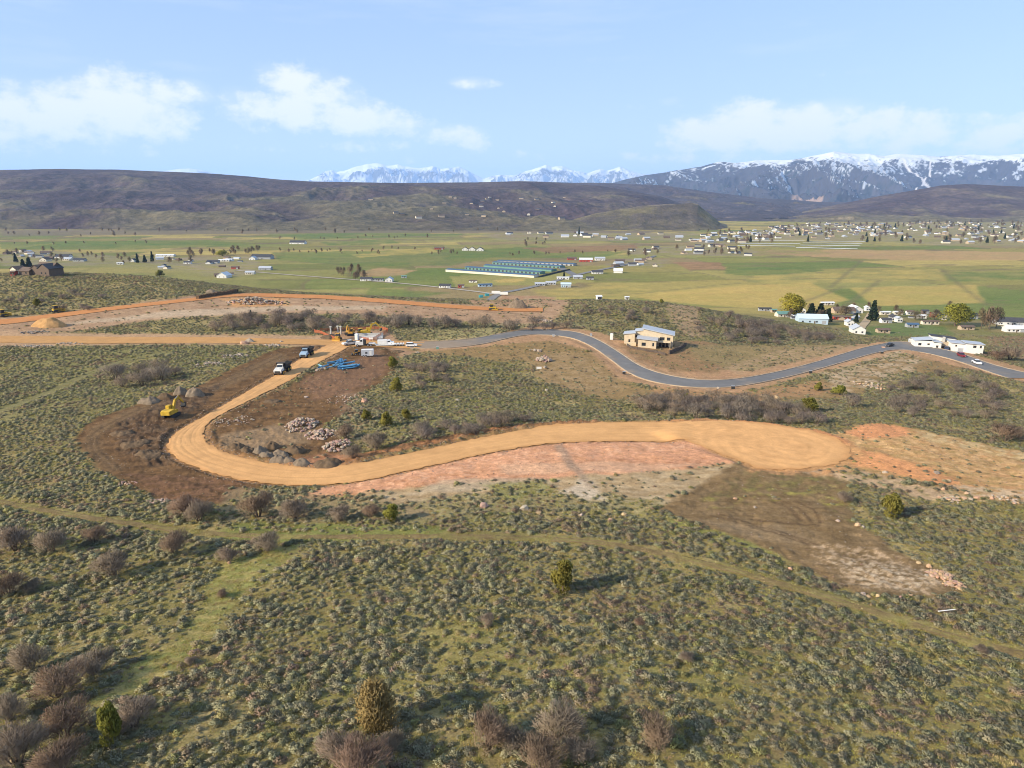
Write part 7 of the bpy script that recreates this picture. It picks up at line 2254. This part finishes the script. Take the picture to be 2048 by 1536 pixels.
far_houses([(1200, 468), (1400, 468), (1400, 482), (1210, 480)], 14, FAR, 'small house strung along the foot of the butte', 'houses along the foot of the butte', 7, (.9, 1.6), 22)
far_houses([(0, 507), (70, 502), (150, 512), (60, 528), (0, 528)], 12, FAR, 'small house in the hillside cluster at the left edge', 'house cluster at the left edge', 8, (.7, 1.2), 12)
far_houses([(300, 515), (500, 515), (520, 545), (440, 556), (380, 545), (290, 532)], 16, FAR, 'small house or trailer in the left settlement', 'small houses of the left settlement', 9, (.55, .95), 11)
far_houses([(740, 394), (1130, 440)], 30, HILLH, 'tiny brown house on the far scrub foothill', 'houses on the far foothill', 10, (1.2, 2.0), 0, hit_left)
far_houses([(1560, 630), (1900, 622), (1900, 640), (1560, 640)], 12, FAR, 'small outbuilding between the settlement houses', 'settlement outbuildings', 12, (.32, .55), 9)


# the mass of still smaller roofs behind them
mass = MB()
rs_m = random.Random(99)
for poly, n in (([(1540, 452), (1640, 446), (1760, 450), (1790, 468), (1730, 478), (1600, 476), (1540, 468)], 90), ([(1750, 446), (2060, 441), (2060, 486), (1900, 484), (1770, 468)], 90), ([(1400, 468), (1540, 460), (1560, 480), (1380, 486)], 30)):
    for (x, y) in in_poly_pts(poly, n, rs_m, gap=16):
        z = g1(x, y); s = rs_m.uniform(.8, 1.4); a = rs_m.choice((0, 1.57, .3)) + rs_m.uniform(-.15, .15)
        mi = rs_m.randrange(4)
        w, d, h, rh = 7 * s, 4.5 * s, 3.2 * s, 2.0 * s
        ca, sa2 = math.cos(a), math.sin(a)
        def tr(px_, py_, pz_):
            return (x + px_ * ca - py_ * sa2, y + px_ * sa2 + py_ * ca, z + pz_)
        mass.add([tr(-w, -d, -1), tr(w, -d, -1), tr(w, d, -1), tr(-w, d, -1), tr(-w, -d, h), tr(w, -d, h), tr(w, d, h), tr(-w, d, h), tr(-w, 0, h + rh), tr(w, 0, h + rh)], [(0, 1, 5, 4), (2, 3, 7, 6), (1, 2, 6, 9, 5), (3, 0, 4, 8, 7)], mi)
        mass.add([tr(-w - .4, -d - .4, h - .1), tr(w + .4, -d - .4, h - .1), tr(w + .4, 0, h + rh + .15), tr(-w - .4, 0, h + rh + .15), tr(w + .4, d + .4, h - .1), tr(-w - .4, d + .4, h - .1)], [(0, 1, 2, 3), (3, 2, 4, 5)], 4 + rs_m.randrange(4))
tag(mass.build('distant_houses', [WHITE, TANW, TANW, GREYW, GRROOF, DKROOF, BRROOF, BRROOF]), 'mass of tiny roofs filling the far town below the cliff', None, kind='stuff')


# trees of the towns
def far_trees(poly, n, protos, nm, lab, grp, seed, size, gap):
    rs_ = random.Random(seed)
    for x, y in in_poly_pts(poly, n, rs_, gap=gap):
        pr = rs_.choice(protos); s = rs_.uniform(*size)
        o = thing(nm, lab, 'tree', (x, y, g1(x, y)), rs_.uniform(0, 6.28), grp, (s, s, s * rs_.uniform(.9, 1.2)))
        link('trunk', pr[0], o); link('crown', pr[1], o)


far_trees([(1540, 452), (1760, 448), (2060, 443), (2060, 492), (1800, 490), (1560, 480)], 110, COTT, 'bare_tree', 'bare brown tree among the houses of the far town', 'bare trees of the far town', 21, (11, 20), 20)
far_trees([(1400, 465), (1560, 462), (1560, 490), (1400, 490)], 24, COTT, 'bare_tree', 'bare tree at the left part of the far town', 'bare trees left of the far town', 22, (10, 18), 16)
far_trees([(1480, 455), (2060, 450), (2060, 490), (1500, 490)], 26, CON, 'spruce_tree', 'dark spruce among the houses of the far town', 'spruces of the far town', 23, (9, 16), 20)
far_trees([(360, 508), (520, 500), (540, 508), (380, 516)], 22, COTT, 'bare_tree', 'bare tree in the pale row behind the left settlement', 'bare tree row behind the left settlement', 24, (9, 15), 8)
far_trees([(0, 505), (130, 500), (260, 515), (420, 520), (420, 535), (200, 530), (0, 530)], 34, COTT, 'bare_tree', 'bare tree among the houses of the left settlement', 'bare trees of the left settlement', 25, (7, 12), 10)
far_trees([(672, 548), (720, 545), (730, 560), (680, 560)], 9, COTT, 'bare_tree', 'tall bare tree in the windbreak left of the farmyard', 'farmyard windbreak', 26, (10, 15), 6)
far_trees([(860, 508), (900, 503), (920, 508), (870, 514)], 8, COTT, 'bare_tree', 'bare tree in the hedge left of the three white gables', 'hedge left of the white gables', 27, (6, 10), 8)
far_trees([(1040, 480), (1100, 476), (1100, 490), (1050, 494)], 10, COTT, 'bare_tree', 'bare tree along the far pasture ditch', 'bare trees along the pasture ditch', 28, (8, 12), 12)
far_trees([(1250, 505), (1500, 492), (1510, 508), (1260, 520)], 22, COTT, 'bare_tree', 'bare tree in the hamlet beyond the red barn', 'bare trees of the hamlet', 29, (8, 14), 12)
far_trees([(1570, 620), (1900, 618), (1900, 640), (1570, 640)], 12, COTT, 'bare_tree', 'slim bare tree between the settlement houses', 'bare trees of the near settlement', 30, (6, 9), 9)
far_trees([(0, 462), (560, 460), (1000, 459), (1000, 466), (560, 470), (0, 478)], 40, COTT, 'bare_tree', 'bare brush tree along the creek at the foot of the hill', 'creekside trees at the foot of the hill', 31, (8, 16), 25)
far_trees([(600, 500), (760, 505), (760, 510), (600, 507)], 12, COTT, 'bare_tree', 'low bare tree on the field boundary left of the white gables', 'field boundary trees', 32, (4, 8), 14)

far_trees([(540, 503), (920, 495), (925, 498), (545, 507)], 14, COTT, 'bare_tree', 'bare tree in the line across the middle pastures', 'tree line across the middle pastures', 33, (5, 9), 14)
far_trees([(1000, 509), (1270, 501), (1272, 505), (1004, 513)], 12, COTT, 'bare_tree', 'bare tree in the line beside the ploughed field', 'tree line beside the ploughed field', 34, (5, 9), 14)
far_trees([(560, 476), (880, 472), (884, 476), (560, 481)], 14, COTT, 'bare_tree', 'bare tree in the line along the far green field', 'tree line along the far green field', 35, (6, 11), 20)
far_trees([(0, 488), (300, 484), (300, 489), (0, 494)], 10, COTT, 'bare_tree', 'bare tree in the line above the left settlement', 'tree line above the left settlement', 36, (5, 9), 16)
# small loose stones on the dug ground
PEBM = paint('dusty pebble', (.22, .15, .10), .95, .05, var=.2, vary=.3)
PEB = [rock_mesh(90, PEBM), rock_mesh(91, STONEG), rock_mesh(92, PEBM)]
stony = np.clip(loose * 1.2 + .5 * (soil[..., 0] > soil[..., 1] * 1.5) * (GY < 300), 0, 1) * (1 - sstep(300, 420, GY))
on_road = np.zeros_like(H)
qx, qy, qs = add_pts([(70, 160, .40, .10, .38), (160, 300, .10, .15, .55)], 80, stony)


def clear_of_roads(x, y):
    keep = np.ones(len(x), bool)
    for a, b in ((ha, hb), (sa, sb), (pa, pb), (na, nb)):
        c = (a + b) / 2; hw = np.hypot(*(a - b).T) / 2 + .4
        for i in range(0, len(c), 2):
            keep &= (x - c[i, 0]) ** 2 + (y - c[i, 1]) ** 2 > hw[i] ** 2
    keep &= sdist(CUL, x, y) < -.5
    return keep


kp = clear_of_roads(qx, qy)
g_e = np.random.default_rng(31)
for e_a, e_b in ((ha, hb), (hb, ha)):                 # clods thrown up along the haul road
    ii = g_e.integers(0, len(e_a), 1100)
    dv_ = (e_a[ii] - e_b[ii]); dv_ /= np.hypot(*dv_.T)[:, None]
    pt = e_a[ii] + dv_ * (.5 + np.abs(g_e.normal(0, .7, len(ii))))[:, None] + g_e.normal(0, .3, (len(ii), 2))
    qx = np.concatenate([qx, pt[:, 0]]); qy = np.concatenate([qy, pt[:, 1]]); qs = np.concatenate([qs, g_e.uniform(.12, .45, len(ii))])
    kp = np.concatenate([kp, sdist(CUL, pt[:, 0], pt[:, 1]) < -.5])
scatter('stones', 'small loose stones scattered over the dug ground', qx[kp], qy[kp], qs[kp], PEB, [.4, .35, .25], sink=.03, zs=(.7, 1.0))
# ------------------------------------------------------------------ haze: one closed box of thin air round everything
hz_b = MB()
hz_b.box(-38000, 42000, -600, 44000, -140, 1800)
hm = bpy.data.materials.new('thin air')
hm.use_nodes = True
hm.node_tree.nodes.clear()
pv = hm.node_tree.nodes.new('ShaderNodeVolumePrincipled')
pv.inputs['Color'].default_value = (.40, .62, 1.0, 1)
pv.inputs['Density'].default_value = 3.2e-5
pv.inputs['Anisotropy'].default_value = 0.0
om = hm.node_tree.nodes.new('ShaderNodeOutputMaterial')
hm.node_tree.links.new(pv.outputs[0], om.inputs['Volume'])
hz_o = hz_b.build('haze', hm)
tag(hz_o, 'thin blue haze filling the air of the valley', None, kind='stuff')
